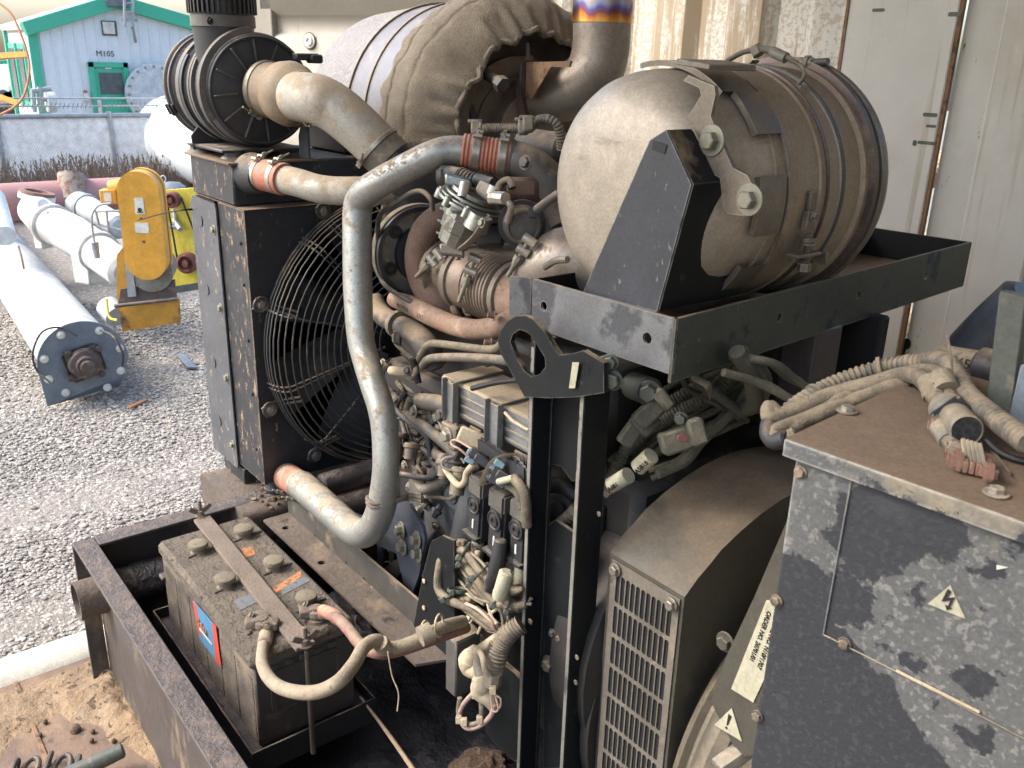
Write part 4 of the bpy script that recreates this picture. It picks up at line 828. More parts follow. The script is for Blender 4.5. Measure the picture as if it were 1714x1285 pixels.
# terminals
def terminal(px, py, mat, lb):
    c_ = P(px, py, 'z', BT+.012); c_.z = BT; b = B(); lathe(b, c_, Z1, [(0, .021), (.006, .020), (.008, .011), (.03, .010), (.031, .001)], 20); po = mk('terminal_post', b, m_strapr, t)
    b = B(); lathe(b, c_+Z1*.011, Z1, [(0, .017), (.002, .0175), (.012, .017), (.014, .014)], 20); obox(b, c_+V((-.012, -.016, .018)), V((.012, -.006, 0)), V((.006, .012, 0)), Z1*.009, .003); obox(b, c_+V((.014, .012, .018)), V((.010, .010, 0)), V((.008, -.008, 0)), Z1*.010, .003)
    for q in b.verts: q.co += q.co.normalized()*.002*noise.noise(q.co*80)
    cl = mk('terminal_clamp', b, m_strapr, t, label=lb)
    bolt(c_+V((-.022, -.012, .026)), V((-.3, -.6, .5)), .006, t, m_capm); bolt(c_+V((.022, .0, .022)), V((.7, -.4, .2)), .006, t, m_capm)
    return c_
c1 = terminal(530, 1028, m_strapr, None); c2 = terminal(440, 1046, m_strapr, None)
# battery tray
t = emp('battery_tray', 'black steel tray holding the battery', 'tray', (-1.62, .6, BB-.03))
b = B(); zt = BB-.006; x0, x1, y0, y1 = -1.915, -1.342, .474, .735
box(b, (x0, y0, zt-.004), (x1, y1, zt), .001)
mk('tray_floor', b, m_skid, t)
for q in ((x0, y0-.004, x1, y0), (x0, y1, x1, y1+.004), (x0-.004, y0-.004, x0, y1+.004), (x1, y0-.004, x1+.004, y1+.004)):
    b = B(); box(b, (q[0], q[1], zt-.03), (q[2], q[3], zt+.026), .001); mk('tray_side', b, m_black, t)
# cables
t = emp('battery_cable', 'thick dusty battery cable looping from the front terminal', 'cable', P(500, 1150, 'y', .5))
b = B(); tube(b, PP('y', (447, 1062, .55), (440, 1085, .52), (440, 1115, .49), (458, 1143, .47), (490, 1157, .46), (530, 1158, .47), (565, 1142, .49), (592, 1112, .53), (610, 1082, .57), (632, 1072, .60), (650, 1085, .62), (690, 1075, .66), (740, 1050, .72), (775, 1040, .78)), .0112, 14, 7); mk('cable', b, m_cable, t)
b = B(); tube(b, PP('y', (449, 1045, .56), (447, 1058, .55), (443, 1074, .53)), [.011, .0145, .0135], 14); mk('cable_boot', b, m_cable, t)
for (x, y, v) in ((711, 1058, .68), (735, 1047, .71)):
    q = P(x, y, 'y', v); b = B(); pts = [q+V((0, 0, 0))+(UP*.019*math.cos(a*.63)+RT*.006*math.sin(a*.63)+FW*.012*math.sin(a*.63)) for a in range(11)]; tube(b, pts, .0022, 6, 2); mk('cable_tie', b, m_tan, t)
b = B(); tube(b, PP('y', (703, 1066, .66), (722, 1057, .68)), .017, 14, 1); mk('tape_wrap', b, m_cable, t); b = B(); tube(b, PP('y', (636, 1076, .60), (645, 1086, .61)), .0135, 12, 1); mk('tape_wrap', b, m_cable, t)
t = emp('red_battery_cable', 'red brown battery cable leaving the rear terminal under red tape', 'cable', P(600, 1060, 'y', .6))
b = B(); tube(b, PP('y', (545, 1026, .64), (565, 1035, .625), (585, 1055, .61), (605, 1080, .60), (630, 1092, .60), (660, 1090, .63), (700, 1078, .67), (745, 1062, .73), (780, 1050, .79)), .0105, 14, 6); mk('cable', b, m_cabler, t)
b = B(); tube(b, PP('y', (541, 1022, .645), (556, 1028, .635), (567, 1036, .63)), .0125, 14); mk('red_tape', b, m_salmon, t)
b = B(); tube(b, PP('y', (649, 1090, .60), (656, 1130, .6), (667, 1160, .6), (665, 1190, .6)), .0012, 5); tag(mk('loose_string', b, m_tan), 'thin pale string hanging from the battery cables', 'string')
# ================================================================== RADIATOR
RX = -1.998
t = RD = emp('radiator', 'black radiator unit with round wire fan guard and peeling grey side panels', 'radiator', (-2.15, 1.19, -1.06))
FC = V((RX, 1.19, -.69)); FRr = .365
b = B(); O = V((RX-.004, .8, -1.04)); plate(b, [(0, 0), (.78, 0), (.78, .702), (0, .702)], O, Y1, Z1, .004, [circ(.39, .35, FRr-.005, 56)])
mk('shroud_face', b, m_cab, t)
b = B(); plate(b, [(0, 0), (.155, 0), (.155, .70), (0, .70)], V((-2.158, .803, -1.04)), X1, Z1, .003); cp = mk('shroud_side', b, m_cab, t)
for z in (-.42, -.52, -.66, -.80, -.95): bolt(V((-2.03, .799, z)), -Y1, .0045, t, m_ink, washer=0)
b = B(); plate(b, [(0, 0), (.172, 0), (.176, .01), (.176, .70), (.17, .71), (.02, .712), (0, .69)], V((-2.334, .797, -1.055)), X1, Z1, .004); sp = mk('side_panel', b, m_cabp, t)
for z in (-.41, -.61, -.80, -.99): bolt(V((-2.180, .793, z)), -Y1, .0085, t, m_zinc)
for z in (-.40, -.58, -.78, -.95):
    b = B(); plate(b, rrect(-.022, -.014, .022, .014, .013), V((-2.275, .7925, z)), X1, Z1, .002); lathe(b, V((-2.275, .791, z)), -Y1, [(0, .012), (-.001, .009)], 16); mk('slot_tab', b, m_cabp, t)
b = B(); box(b, (-2.33, .806, -.342), (RX, 1.58, -.338), .001); mk('shroud_top', b, m_boxt, t)
b = B(); box(b, (-2.32, .81, -1.04), (-2.02, 1.57, -1.035), .0); mk('shroud_bottom', b, m_black, t)
b = B(); box(b, (-2.32, 1.575, -1.05), (RX, 1.58, -.345), .001); mk('shroud_far_side', b, m_black, t)
b = B(); box(b, (-2.33, .806, -1.03), (-2.20, 1.57, -.345), .0); mk('core', b, m_void, t)
b = B(); box(b, (-2.29, .804, -1.10), (-2.15, .86, -1.056), .002); mk('foot', b, m_cab, t)
b = B(); lathe(b, V((-2.07, .86, -1.10)), Z1, [(0, .03), (.01, .032), (.02, .026), (.04, .026), (.05, .032), (.06, .032)], 24); mk('rubber_mount', b, m_rubber, t)
# ring duct and fan
b = B(); lathe(b, FC-X1*.1, X1, [(0, FRr+.004), (.1, FRr+.004), (.112, FRr), (.112, FRr-.006), (0, FRr-.006)], 56); mk('fan_duct', b, m_black, t)
fan = B(); lathe(fan, FC-X1*.09, X1, [(0, .07), (.05, .07), (.055, .05)], 28); fb = mk('fan_hub', fan, m_fan, t)
for k in range(8):
    a = k*math.pi/4+.3; b = B(); e = Y1*math.cos(a)+Z1*math.sin(a); s = X1.cross(e)
    rows = []
    for i in range(7):
        r = .065+.285*i/6; w_ = .045+.03*i/6; tw = .75-.3*i/6; c_ = FC-X1*.055+e*r+s*(.03*(i/6)**2)
        q = (s*math.cos(tw)+X1*math.sin(tw)); rows.append([b.verts.new(c_-q*w_), b.verts.new(c_+X1*.006), b.verts.new(c_+q*w_)])
    for i in range(6):
        for j in (0, 1): b.faces.new((rows[i][j], rows[i+1][j], rows[i+1][j+1], rows[i][j+1]))
    mk('fan_blade', b, m_fan, t)
# wire guard
prof = [(.008, .368), (.022, .368), (.036, .367), (.050, .364), (.062, .357), (.071, .345), (.077, .328)]+[(.080, .328-.0185*i) for i in range(1, 14)]
for h, r in prof:
    b = B(); pts = [FC+X1*h+(Y1*math.cos(a*math.pi/24)+Z1*math.sin(a*math.pi/24))*r for a in range(49)]; tube(b, pts, .0024, 6, 1, cap=False); mk('guard_ring', b, m_wire, t)
for k in range(6):
    a = k*math.pi/3+math.radians(193)
    for da in (-.018, .018):
        b = B(); e = Y1*math.cos(a+da)+Z1*math.sin(a+da)
        tube(b, [FC+e*.371-X1*.004, FC+X1*.05+e*.360, FC+X1*.070+e*.342, FC+X1*.074+e*.31, FC+X1*.074+e*.07], .0028, 6, 4); mk('guard_spoke', b, m_wire, t)
for k in range(6):
    a = k*math.pi/3+math.radians(222.5); b = B(); e = Y1*math.cos(a)+Z1*math.sin(a); tube(b, [FC+e*.371-X1*.002, FC+X1*.05+e*.360, FC+X1*.070+e*.342, FC+X1*.074+e*.31, FC+X1*.074+e*.07], .0028, 6, 4); mk('guard_spoke', b, m_wire, t)
for (x, y) in ((541, 353), (437, 510), (452, 685), (527, 762)):
    p = P(x, y, 'x', RX+.006); b = B(); e = (FC-p); e.x = 0; e.normalize(); s = X1.cross(e)
    for g in (-.006, .006): tube(b, [p-e*.018+s*g*2.0, p-e*.004+s*g*2.4, p+e*.03+s*g*1.2, p+e*.075+X1*.045+s*g], .0032, 6, 4)
    pts = [p+(e*math.cos(i*.63)+s*math.sin(i*.63))*.017 for i in range(11)]; tube(b, pts, .0045, 8, 2); mk('guard_lug', b, m_wire, t)
    bolt(p-X1*.003, X1, .009, t, m_steel, washer=1.6)
# top tank
t = TT = emp('radiator_top_tank', 'black upper tank with drip stains on top of the radiator', 'tank', (-2.19, 1.19, -.34))
b = B(); box(b, (-2.323, .80, -.336), (-2.052, 1.58, -.236), .004); mk('tank_body', b, m_cab, t)
b = B(); box(b, (-2.335, .79, -.241), (-2.045, 1.02, -.236), .001); 
mk('tank_lip', b, m_boxt, t)
b = B(); q = P(425, 292, 'x', -2.05); lathe(b, q, X1, [(-.01, .05), (.02, .045), (.05, .036)], 28); mk('hose_port', b, m_rubber, t)
b = B(); a_ = P(482, 262, 'y', .99); plate(b, [(0, 0), (.05, 0), (.05, .085), (.02, .085), (0, .05)], V((-2.10, 1.0, -.235)), X1, Z1, .006); mk('upright_tab', b, m_cabp, t)
t = emp('rear_shroud_box', 'black boxy housing behind the intake pipe above the radiator', 'housing', (-2.2, 1.4, -.23))
b = B(); box(b, (-2.34, 1.12, -.233), (-2.10, 1.60, P(575, 215, 'x', -2.1).z), .004); mk('housing', b, m_black, t)
# black zip tie from the radiator edge
b = B(); tube(b, PP('y', (324, 350, .797), (300, 352, .76), (265, 359, .74), (230, 369, .73)), [.0022, .0012, .0012, .001], 5, flat=1.5); tag(mk('cable_tie_tail', b, m_ink), 'long black cable tie tail poking out from the radiator side panel', 'cable tie')
# ================================================================== AIR CLEANER
AO = P(437, 152, 'x', -2.12); AR = PX(92, AO)
t = AC = emp('air_cleaner', 'round black plastic air cleaner with ribbed clamp-on cap', 'air cleaner', (AO.x-.2, AO.y, -.235))
ax = (X1*.985-Y1*.06).normalized()
b = B(); lathe(b, AO, -ax, [(0, AR*.93), (.004, AR*.97), (.02, AR), (.034, AR), (.036, AR*.97), (.044, AR*.97), (.046, AR*1.01), (.07, AR*1.01), (.072, AR*.97), (.33, AR*.96), (.33, .02)], 64); mk('housing', b, m_plast, t)
b = B(); lathe(b, AO-ax*.0, ax, [(-.004, AR*.95), (0, AR*.95), (.003, AR*.93), (.003, AR*.90), (-.006, AR*.88), (-.006, AR*.3)], 56); mk('end_face', b, m_plast, t)
for k in range(12):
    a = k*math.pi/6+.1; e = Y1*math.cos(a)+Z1*math.sin(a); b = B(); obox(b, AO+e*AR*.66-ax*.001, e*AR*.22, ax*.006, ax.cross(e)*.0018, .0005); mk('face_rib', b, m_plastl, t)
z = 0
for (h0_, n, r) in ((.155, 7, .965), (.245, 8, .955)):
    for i in range(n):
        b = B(); lathe(b, AO-ax*(h0_+i*.006), -ax, [(0, AR*r), (.001, AR*(r+.03)), (.0026, AR*(r+.03)), (.0036, AR*r)], 56); mk('thread_ring', b, m_plast, t)
for h0_, wd, r in ((.205, .030, 1.03), (.10, .014, 1.03), (.125, .016, 1.02), (.30, .012, 1.02)):
    b = B(); lathe(b, AO-ax*h0_, -ax, [(0, AR*.96), (.001, AR*r), (wd, AR*r), (wd+.001, AR*.96)], 64); mk('body_band', b, m_plastl, t)
b = B(); lathe(b, AO-ax*.325, -ax, [(0, AR*1.0), (.004, AR*1.05), (.012, AR*1.06), (.014, AR*1.02), (.05, AR*.97), (.058, AR*.86), (.062, AR*.5), (.062, .001)], 64); cap = mk('end_cap', b, m_plastl, t)
for k in range(26):
    a = k*2*math.pi/26; e = Y1*math.cos(a)+Z1*math.sin(a); b = B(); obox(b, AO-ax*.358+e*AR*1.0, e*.004, ax*.018, ax.cross(e)*.0016, .0005); mk('cap_rib', b, m_plastl, cap)
q = P(290, 190, 'x', AO.x-.22); b = B(); dq = (q-AO); dq.x = 0; dq.normalize(); q = AO-ax*.33+dq*AR*1.05; s_ = ax.cross(dq)
obox(b, q, ax*.024, s_*.012, dq*.004, .002); obox(b, q+dq*.006+ax*.01, ax*.008, s_*.016, dq*.003, .001); obox(b, q+dq*.006-ax*.012, ax*.004, s_*.014, dq*.004, .001); mk('cap_latch', b, m_ink, t)
# scroll collar and neck
b = B(); lathe(b, AO-ax*.01, -ax, [(0, AR*.94), (.002, AR*1.08), (.012, AR*1.10), (.014, AR*.96)], 40, a0=math.radians(150), a1=math.radians(265), u0=Y1); mk('scroll_lip', b, m_plastl, t)
nk = P(376, 70, 'x', AO.x-.10); nb = P(380, 190, 'x', AO.x-.10)
b = B(); NR = PX(50, nk); top = P(376, 28, 'x', AO.x-.10)
lathe(b, V((nk.x, nk.y, AO.z-.04)), Z1, [(0, NR*.86), (.05, NR*.92), (top.z-AO.z+.04, NR), (top.z-AO.z+.05, NR*1.02)], 40); mk('inlet_neck', b, m_plast, t)
b = B(); tz = top.z; lathe(b, V((nk.x, nk.y, tz-.024)), Z1, [(0, NR*1.0), (.001, NR*1.045), (.026, NR*1.045), (.027, NR)], 40); nb_ = mk('neck_band', b, m_plastl, t)
bolt(V((nk.x+NR*.75, nk.y-NR*.72, tz-.012)), V((1, .2, 0)), .006, t, m_ink)
t2 = emp('intake_stack_collar', 'ribbed black collar of the intake stack above the air cleaner', 'collar', (nk.x, nk.y, tz+.005))
b = B(); lathe(b, V((nk.x, nk.y, tz+.004)), Z1, [(0, NR*1.02), (.10, NR*1.02)], 40); mk('collar_core', b, m_plast, t2)
for k in range(40):
    a = k*2*math.pi/40; e = X1*math.cos(a)+Y1*math.sin(a); b = B(); obox(b, V((nk.x, nk.y, tz+.056))+e*NR*1.05, e*.005, Z1*.05, Z1.cross(e)*.0028, .001); mk('collar_rib', b, m_plast, t2)
# cradle bracket, saddle band, feet
b = B(); lathe(b, AO-ax*.18, -ax, [(0, AR*1.0), (.0, AR*1.035), (.018, AR*1.035), (.018, AR*1.0)], 40, a0=math.radians(85), a1=math.radians(215), u0=Y1); mk('saddle_band', b, m_plast, t)
zb_ = AO.z-AR*1.02
b = B(); w0 = AR*.95
plate(b, [(-w0*.86, -.038), (w0*.86, -.038), (w0*.9, .02)]+[(AR*.99*math.cos(math.radians(a)), AR*1.0+.0+AR*.99*math.sin(math.radians(a))) for a in range(320, 219, -8)]+[(-w0*.9, .02)], V((AO.x-.19, AO.y, zb_)), Y1, Z1, .006); mk('cradle', b, m_plast, t)
b = B(); box(b, (AO.x-.22, AO.y-AR*.82, -.222), (AO.x-.0, AO.y+AR*.82, -.214), .002); mk('cradle_base', b, m_plast, t)
for (x, y) in ((AO.x-.20, AO.y-AR*.70), (AO.x-.02, AO.y-AR*.55), (AO.x-.05, AO.y+AR*.7)):
    b = B(); lathe(b, V((x, y, -.237)), Z1, [(0, .032), (.005, .028), (.010, .020), (.016, .020), (.022, .028)], 24); mk('rubber_foot', b, m_plastl, t)
# ================================================================== HOSE CLAMP helper
def clamp(p, ax_, r, par, side, wd=.014, bl=.03, mat=None):
    """band round a hose plus T-bolt on the given side"""
    mat = mat or m_steel; ax_ = ax_.normalized(); b = B(); lathe(b, p-ax_*wd/2, ax_, [(0, r), (.001, r*1.035), (wd-.001, r*1.035), (wd, r)], 36); c = mk('clamp_band', b, mat, par)
    e = (side-ax_*side.dot(ax_)).normalized(); s = ax_.cross(e); q = p+e*(r+.006)
    b = B(); cyl(b, q-s*.008-ax_*wd*.55, q-s*.008+ax_*wd*.55, .0045, 10); mk('clamp_barrel', b, mat, c); b = B(); cyl(b, q+s*.010-ax_*wd*.55, q+s*.010+ax_*wd*.55, .0045, 10); mk('clamp_barrel', b, mat, c)
    b = B(); cyl(b, q-s*.014, q-s*(.014+bl), .0028, 8); cyl(b, q+s*.012, q-s*.014, .0032, 8); mk('clamp_screw', b, m_zinc, c)
    b = B(); lathe(b, q-s*.014, -s, [(0, .0058), (.008, .0058)], 6); mk('clamp_nut', b, m_zinc, c)
    return c
# ================================================================== INTAKE PIPE
def CX(dx, dy=0, dz=0): return AO+V((dx, dy, dz))
q0 = AO
t = IP = emp('intake_pipe', 'wide dusty silver intake elbow clamped to the tan rubber reducer', 'pipe', P(600, 230, 'y', 1.0))
o1, o2_ = P(428, 148, 'x', -2.115), P(540, 178, 'x', -1.86)
dx_ = (P(500, 162, 'x', -1.965)-P(440, 149, 'x', -2.085)).normalized()
c0 = P(452, 150, 'x', -2.10); r0 = PX(45, c0)
b = B(); lathe(b, c0-dx_*.02, dx_, [(0, r0), (.012, r0*1.03), (.014, r0*.99), (.05, r0*.97), (.056, r0), (.062, r0*1.08), (.09, r0*1.16), (.112, r0*1.10), (.125, r0*.95), (.14, r0*.86), (.165, r0*.82), (.17, r0*.72)], 48); mk('rubber_reducer', b, m_rubbert, t)
b = B(); lathe(b, c0+dx_*.118, dx_, [(0, r0*.86), (.002, r0*.92), (.014, r0*.9), (.016, r0*.8)], 40); mk('clamp_band', b, m_rubber, t)
pe = PP('y', (500, 162, c0.y+.005), (530, 166, .93), (560, 181, .955), (590, 205, .98), (620, 233, 1.005), (648, 262, 1.03))
b = B(); tube(b, pe, [PX(40, pe[0]), PX(41, pe[1]), PX(41, pe[2]), PX(40, pe[3]), PX(39, pe[4]), PX(38, pe[5])], 40, 6); mk('pipe', b, m_silverd, t)
b = B(); d_ = pe[-1]-pe[-2]; d_.normalize(); tr = PX(39, pe[-1]); lathe(b, pe[-1]-d_*.034, d_, [(0, tr*.98), (.002, tr*1.06), (.010, tr*1.06), (.012, tr*1.01), (.045, tr*1.02), (.046, tr*.9)], 44); mk('hose_band', b, m_conv, t)
b = B(); tube(b, [pe[-1]+d_*.005, pe[-1]+d_*.06, pe[-1]+d_*.11+Y1*.02, pe[-1]+d_*.17+Y1*.05], [tr*.98]*4, 36, 4); mk('rubber_hose', b, m_rubber, t)
clamp(pe[-1]-d_*.028, d_, tr*1.03, t, V((-.2, -1, -.3)), .01, .045)
clamp(c0+dx_*.155, dx_, r0*.82, t, V((0, -.5, -1)), .016, .02); clamp(c0-dx_*.008, dx_, r0*1.0, t, V((0, -.6, -1)), .012, .03)
b = B(); q = P(512, 95, 'x', -2.06); obox(b, q, Y1*.03, X1*.012, Z1*.008, .003); obox(b, q+Y1*.022-Z1*.004, Y1*.016, X1*.016, Z1*.010, .004); mk('strap_buckle', b, m_plast, t)
b = B(); pt = PP('y', (528, 218, 1.25), (545, 228, 1.22), (580, 252, 1.2), (615, 285, 1.18)); tube(b, pt, .011, 12, 5); o = mk('breather_pipe', b, m_iron); tag(o, 'thin brown breather pipe running down behind the intake elbow', 'pipe')
# ================================================================== CHARGE AIR PIPE
t = CP = emp('charge_air_pipe', 'long silver charge air pipe bending down past the fan guard', 'pipe', P(620, 900, 'y', .81))
cpx = [(505, 812, .84), (535, 838, .83), (565, 865, .82), (588, 885, .81), (606, 893, .806), (622, 884, .805), (634, 862, .81), (642, 830, .815), (646, 780, .82), (644, 720, .83), (637, 680, .835), (624, 640, .84), (612, 600, .85), (603, 560, .855), (599, 480, .87), (598, 400, .885), (598, 358, .893), (602, 336, .897), (614, 320, .90), (640, 303, .915), (690, 276, .955), (728, 258, .985), (755, 252, 1.01), (790, 254, 1.04), (830, 260, 1.075)]
pts = PP('y', *cpx); b = B(); tube(b, pts, [PX(24.5 if p[1] < 500 or p[1] > 780 else 22.5, q) for p, q in zip(cpx, pts)], 36, 5); mk('pipe', b, m_silver, t)
# lower hose at the radiator
b = B(); a_, c_ = P(478, 796, 'y', .86), P(511, 817, 'y', .838); lathe(b, a_, c_-a_, [(0, .034), (.01, .0345), (.02, .036), (.035, .0345), ((c_-a_).length, .0345), ((c_-a_).length+.002, .03)], 32); mk('lower_hose', b, m_salmon, t)
clamp(P(503, 812, 'y', .843), c_-a_, .0345, t, V((-.2, -.5, -1)), .013, .02); clamp(P(486, 801, 'y', .855), c_-a_, .0345, t, V((-.2, -.5, -1)), .012, .02)
# upper silicone joint
ctr_ = [P(x, y, 'y', v) for x, y, v in ((774, 252, 1.025), (858, 264, 1.10))]
ax_ = (ctr_[1]-ctr_[0]); ln = ax_.length; ax_.normalize(); hr = PX(28, ctr_[0])
b = B(); pr = []; n = 26
for i in range(n+1): pr.append((ln*i/n, hr*(1.04 if i % 2 else .995)))
lathe(b, ctr_[0], ax_, [(0, hr*.85)]+pr+[(ln, hr*.85)], 40); mk('joint_hose', b, m_salmon, t)
for f_, r_ in ((.28, 1.03), (.80, 1.05)): clamp(ctr_[0]+ax_*ln*f_, ax_, hr*r_, t, V((.1, -.45, 1)), .016, .032)
b = B(); lathe(b, ctr_[1]-ax_*.006, ax_, [(0, hr*.9), (.001, hr*1.10), (.008, hr*1.10), (.009, hr*.9)], 40); mk('elbow_lip', b, m_iron, t)
epx = [(856, 264, 1.10), (876, 269, 1.11), (899, 281, 1.125), (922, 306, 1.14), (940, 340, 1.15), (950, 375, 1.15)]
ep_ = PP('y', *epx); b = B(); tube(b, ep_, [PX(29, q) for q in ep_], 36, 6); mk('cast_elbow', b, m_iron, t)
bolt(P(880, 272, 'y', 1.06), V((.2, -1, .2)), .010, t, m_iron)
b = B(); tube(b, PP('y', (716, 256, 1.0), (718, 258, 1.0), (732, 262, .99)), .002, 5); mk('scrape_mark', b, m_strapr, t)
# saddle clamp bracket
t = emp('pipe_saddle', 'rusty rod saddle holding the charge pipe to the engine bracket', 'clamp', P(660, 835, 'y', .85))
q = P(645, 835, 'y', .815); b = B(); s = PX(30, q)
for dz in (-.004, .004):
    tube(b, [q+V((.06, .05, dz+.01)), q+V((.02, .045, dz)), q+RT*s*.9+Z1*dz*.5, q-Y1*s*.98+RT*s*.3+Z1*(dz-.004), q-RT*s*1.0+Z1*(dz), q-RT*s*.75+Y1*s*.7+Z1*dz], .0042, 8, 5)
mk('rod', b, m_strapr, t)
# ================================================================== UPPER RADIATOR HOSE
t = emp('upper_radiator_pipe', 'short silver pipe with salmon hose between top tank and engine', 'pipe', P(520, 310, 'y', .95))
hp = PP('y', (430, 290, .85), (445, 293, .86), (477, 300, .875), (482, 301, .88)); 
d_ = (hp[2]-hp[0]).normalized(); L_ = (hp[2]-hp[0]).length; b = B(); n = 14
lathe(b, hp[0], d_, [(0, .03)]+[(L_*i/n, PX(26, hp[1])*(1.03 if i % 2 else .985)) for i in range(n+1)]+[(L_, .03)], 36); mk('hose', b, m_salmon, t)
for f_ in (.22, .80): clamp(hp[0]+d_*L_*f_, d_, PX(26, hp[1]), t, V((0, -.3, 1)), .014, .03)
pp_ = PP('y', (470, 299, .873), (500, 306, .89), (530, 315, .91), (560, 319, .935), (600, 319, .97), (640, 318, 1.02), (690, 312, 1.08), (740, 306, 1.13)); b = B(); tube(b, pp_, [PX(23.5, q) for q in pp_], 32, 5); mk('pipe', b, m_silverd, t)
# ================================================================== PLATFORM TRAY
TZ = -.33
t = TR = emp('exhaust_platform', 'black steel platform tray with raised edges carrying the exhaust canister', 'tray', (-.95, 1.4, TZ-.09))
p1_ = P(892, 466, 'z', TZ); p2_ = P(1132, 534, 'z', TZ); p3_ = P(1627, 405, 'z', TZ); p4_ = P(1445, 378, 'z', TZ); p0_ = P(853, 462, 'z', TZ)
TH = .082
def wallplate(a_, c_, h, th, name, mat, holes=(), par=None, out=1):
    U_ = (c_-a_).normalized(); L = (c_-a_).length; b = B(); N = U_.cross(Z1)
    hs = [circ(x, z, r, 18) for x, z, r in holes]
    plate(b, [(0, -h), (L, -h), (L, 0), (0, 0)], a_-N*th, U_, Z1, th, hs)
    return mk(name, b, mat, par)
def onw(a_, c_, px, py):
    U_ = (c_-a_).normalized(); N = U_.cross(Z1); r = P(px, py, 'd', 1); s = a_.dot(N)/r.dot(N); q = r*s; return ((q-a_).dot(U_), q.z-a_.z)
h1 = onw(p1_, p2_, 910, 512); h2 = onw(p1_, p2_, 1083, 566)
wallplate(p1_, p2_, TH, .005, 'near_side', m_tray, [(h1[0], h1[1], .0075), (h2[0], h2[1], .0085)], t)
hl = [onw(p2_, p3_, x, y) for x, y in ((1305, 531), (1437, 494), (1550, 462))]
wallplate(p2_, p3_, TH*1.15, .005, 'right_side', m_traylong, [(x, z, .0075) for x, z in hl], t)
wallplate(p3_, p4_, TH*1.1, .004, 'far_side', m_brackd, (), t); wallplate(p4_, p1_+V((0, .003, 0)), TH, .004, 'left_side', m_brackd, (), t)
wallplate(p0_, p1_-V((.003, 0, 0)), TH*.82, .004, 'corner_tab', m_tray, (), t)
b = B(); vs_ = [p+Z1*(-TH+.02) for p in (p1_+V((.002, .006, 0)), p2_+V((-.006, .004, 0)), p3_+V((-.006, -.006, 0)), p4_+V((.005, -.005, 0)))]
f = b.faces.new([b.verts.new(v) for v in vs_]); ex = bmesh.ops.extrude_face_region(b, geom=[f]); 
for v in [g for g in ex['geom'] if isinstance(g, bmesh.types.BMVert)]: v.co.z -= .012
bmesh.ops.recalc_face_normals(b, faces=b.faces[:]); mk('tray_floor', b, m_boxt, t)
b = B(); q = P(1342, 600, 'y', 1.34); box(b, (q.x-.03, 1.32, -1.3), (q.x+.035, 1.40, TZ-.09), .003); mk('rear_leg', b, m_skid, t)
# ---- bracket holding the canister
b = B(); BY = .932
fr = [(1092, 234), (1119, 217), (1161, 308), (1103, 521), (980, 488)]
O = V((0, BY, 0)); plate(b, [(P(x, y, 'y', BY).x, P(x, y, 'y', BY).z) for x, y in fr][::-1], O, X1, Z1, .005); 
t = emp('canister_bracket', 'scratched black tapered bracket plate bolted in front of the exhaust canister', 'bracket', P(1060, 500, 'y', BY)); mk('front_plate', b, m_brack, t)
A_, B_, C_ = [P(x, y, 'y', BY-.004) for x, y in ((1119, 217), (1161, 308), (1103, 521))]
b = B()
def strip(b, pts, deps, th=.005):
    lo = [(p, p+Y1*d) for p, d in zip(pts, deps)]
    va = [[b.verts.new(q) for q in r] for r in lo]; vb = []
    for i, r in enumerate(lo):
        tt = (pts[min(i+1, len(pts)-1)]-pts[max(i-1, 0)]).normalized(); nn_ = tt.cross(Y1).normalized()*th; vb.append([b.verts.new(q-nn_) for q in r])
    for i in range(len(lo)-1):
        b.faces.new((va[i][0], va[i][1], va[i+1][1], va[i+1][0])); b.faces.new((vb[i][0], vb[i+1][0], vb[i+1][1], vb[i][1]))
        b.faces.new((va[i][0], va[i+1][0], vb[i+1][0], vb[i][0])); b.faces.new((va[i][1], vb[i][1], vb[i+1][1], va[i+1][1]))
    bmesh.ops.recalc_face_normals(b, faces=b.faces[:])
strip(b, [A_, A_.lerp(B_, .55), B_, B_.lerp(C_, .45), B_.lerp(C_, .75), C_.lerp(B_, .08), C_], [.045, .07, .085, .105, .135, .18, .185])
mk('side_flange', b, m_brackd, t)
b = B(); l0, l1 = P(1092, 234, 'y', BY), P(1119, 217, 'y', BY); strip(b, [l0, l1], [.03, .03]); mk('top_return', b, m_strap, t)
b = B(); plate(b, [(-.012, -.008), (.012, -.012), (.015, 0), (-.01, .004)], P(1103, 241, 'y', BY-.0055), X1, Z1, .001); mk('top_notch', b, m_ink, t)
# ================================================================== EXHAUST CANISTER
CO = V((-.955, 0, -.18)); CR = .177
t = CN = emp('exhaust_canister', 'large dusty stainless exhaust canister with domed near end lying on the platform', 'canister', (-.955, 1.15, TZ-.05))
def cy(y): return V((CO.x, y, CO.z))
b = B(); lathe(b, cy(.943), Y1, [(0, .004), (.0015, .05), (.005, .09), (.013, .125), (.022, .143), (.035, .158), (.052, .168), (.075, .174), (.10, .1765), (.165, .177), (.17, .16)], 80); mk('domed_cap', b, m_can, t)
b = B(); lathe(b, cy(1.098), Y1, [(0, .176), (.001, .181), (.05, .183), (.10, .183), (.103, .186), (.106, .183), (.15, .184), (.152, .180), (.156, .180), (.158, .184), (.21, .184), (.215, .19), (.232, .19), (.235, .182), (.24, .182), (.243, .192), (.258, .197), (.272, .195), (.276, .186), (.285, .18), (.285, .02)], 84); mk('shell', b, m_cand, t)
for y_, wd, mt in ((1.118, .004, m_strap), (1.216, .005, m_bluing), (1.256, .006, m_post), (1.322, .012, m_bluing), (1.343, .014, m_strap)):
    b = B(); lathe(b, cy(y_), Y1, [(0, .183), (.001, .187), (wd, .187), (wd+.001, .183)] if y_ < 1.3 else [(0, .19), (.001, .2), (wd, .2), (wd+.001, .19)], 84); mk('band', b, mt, t)
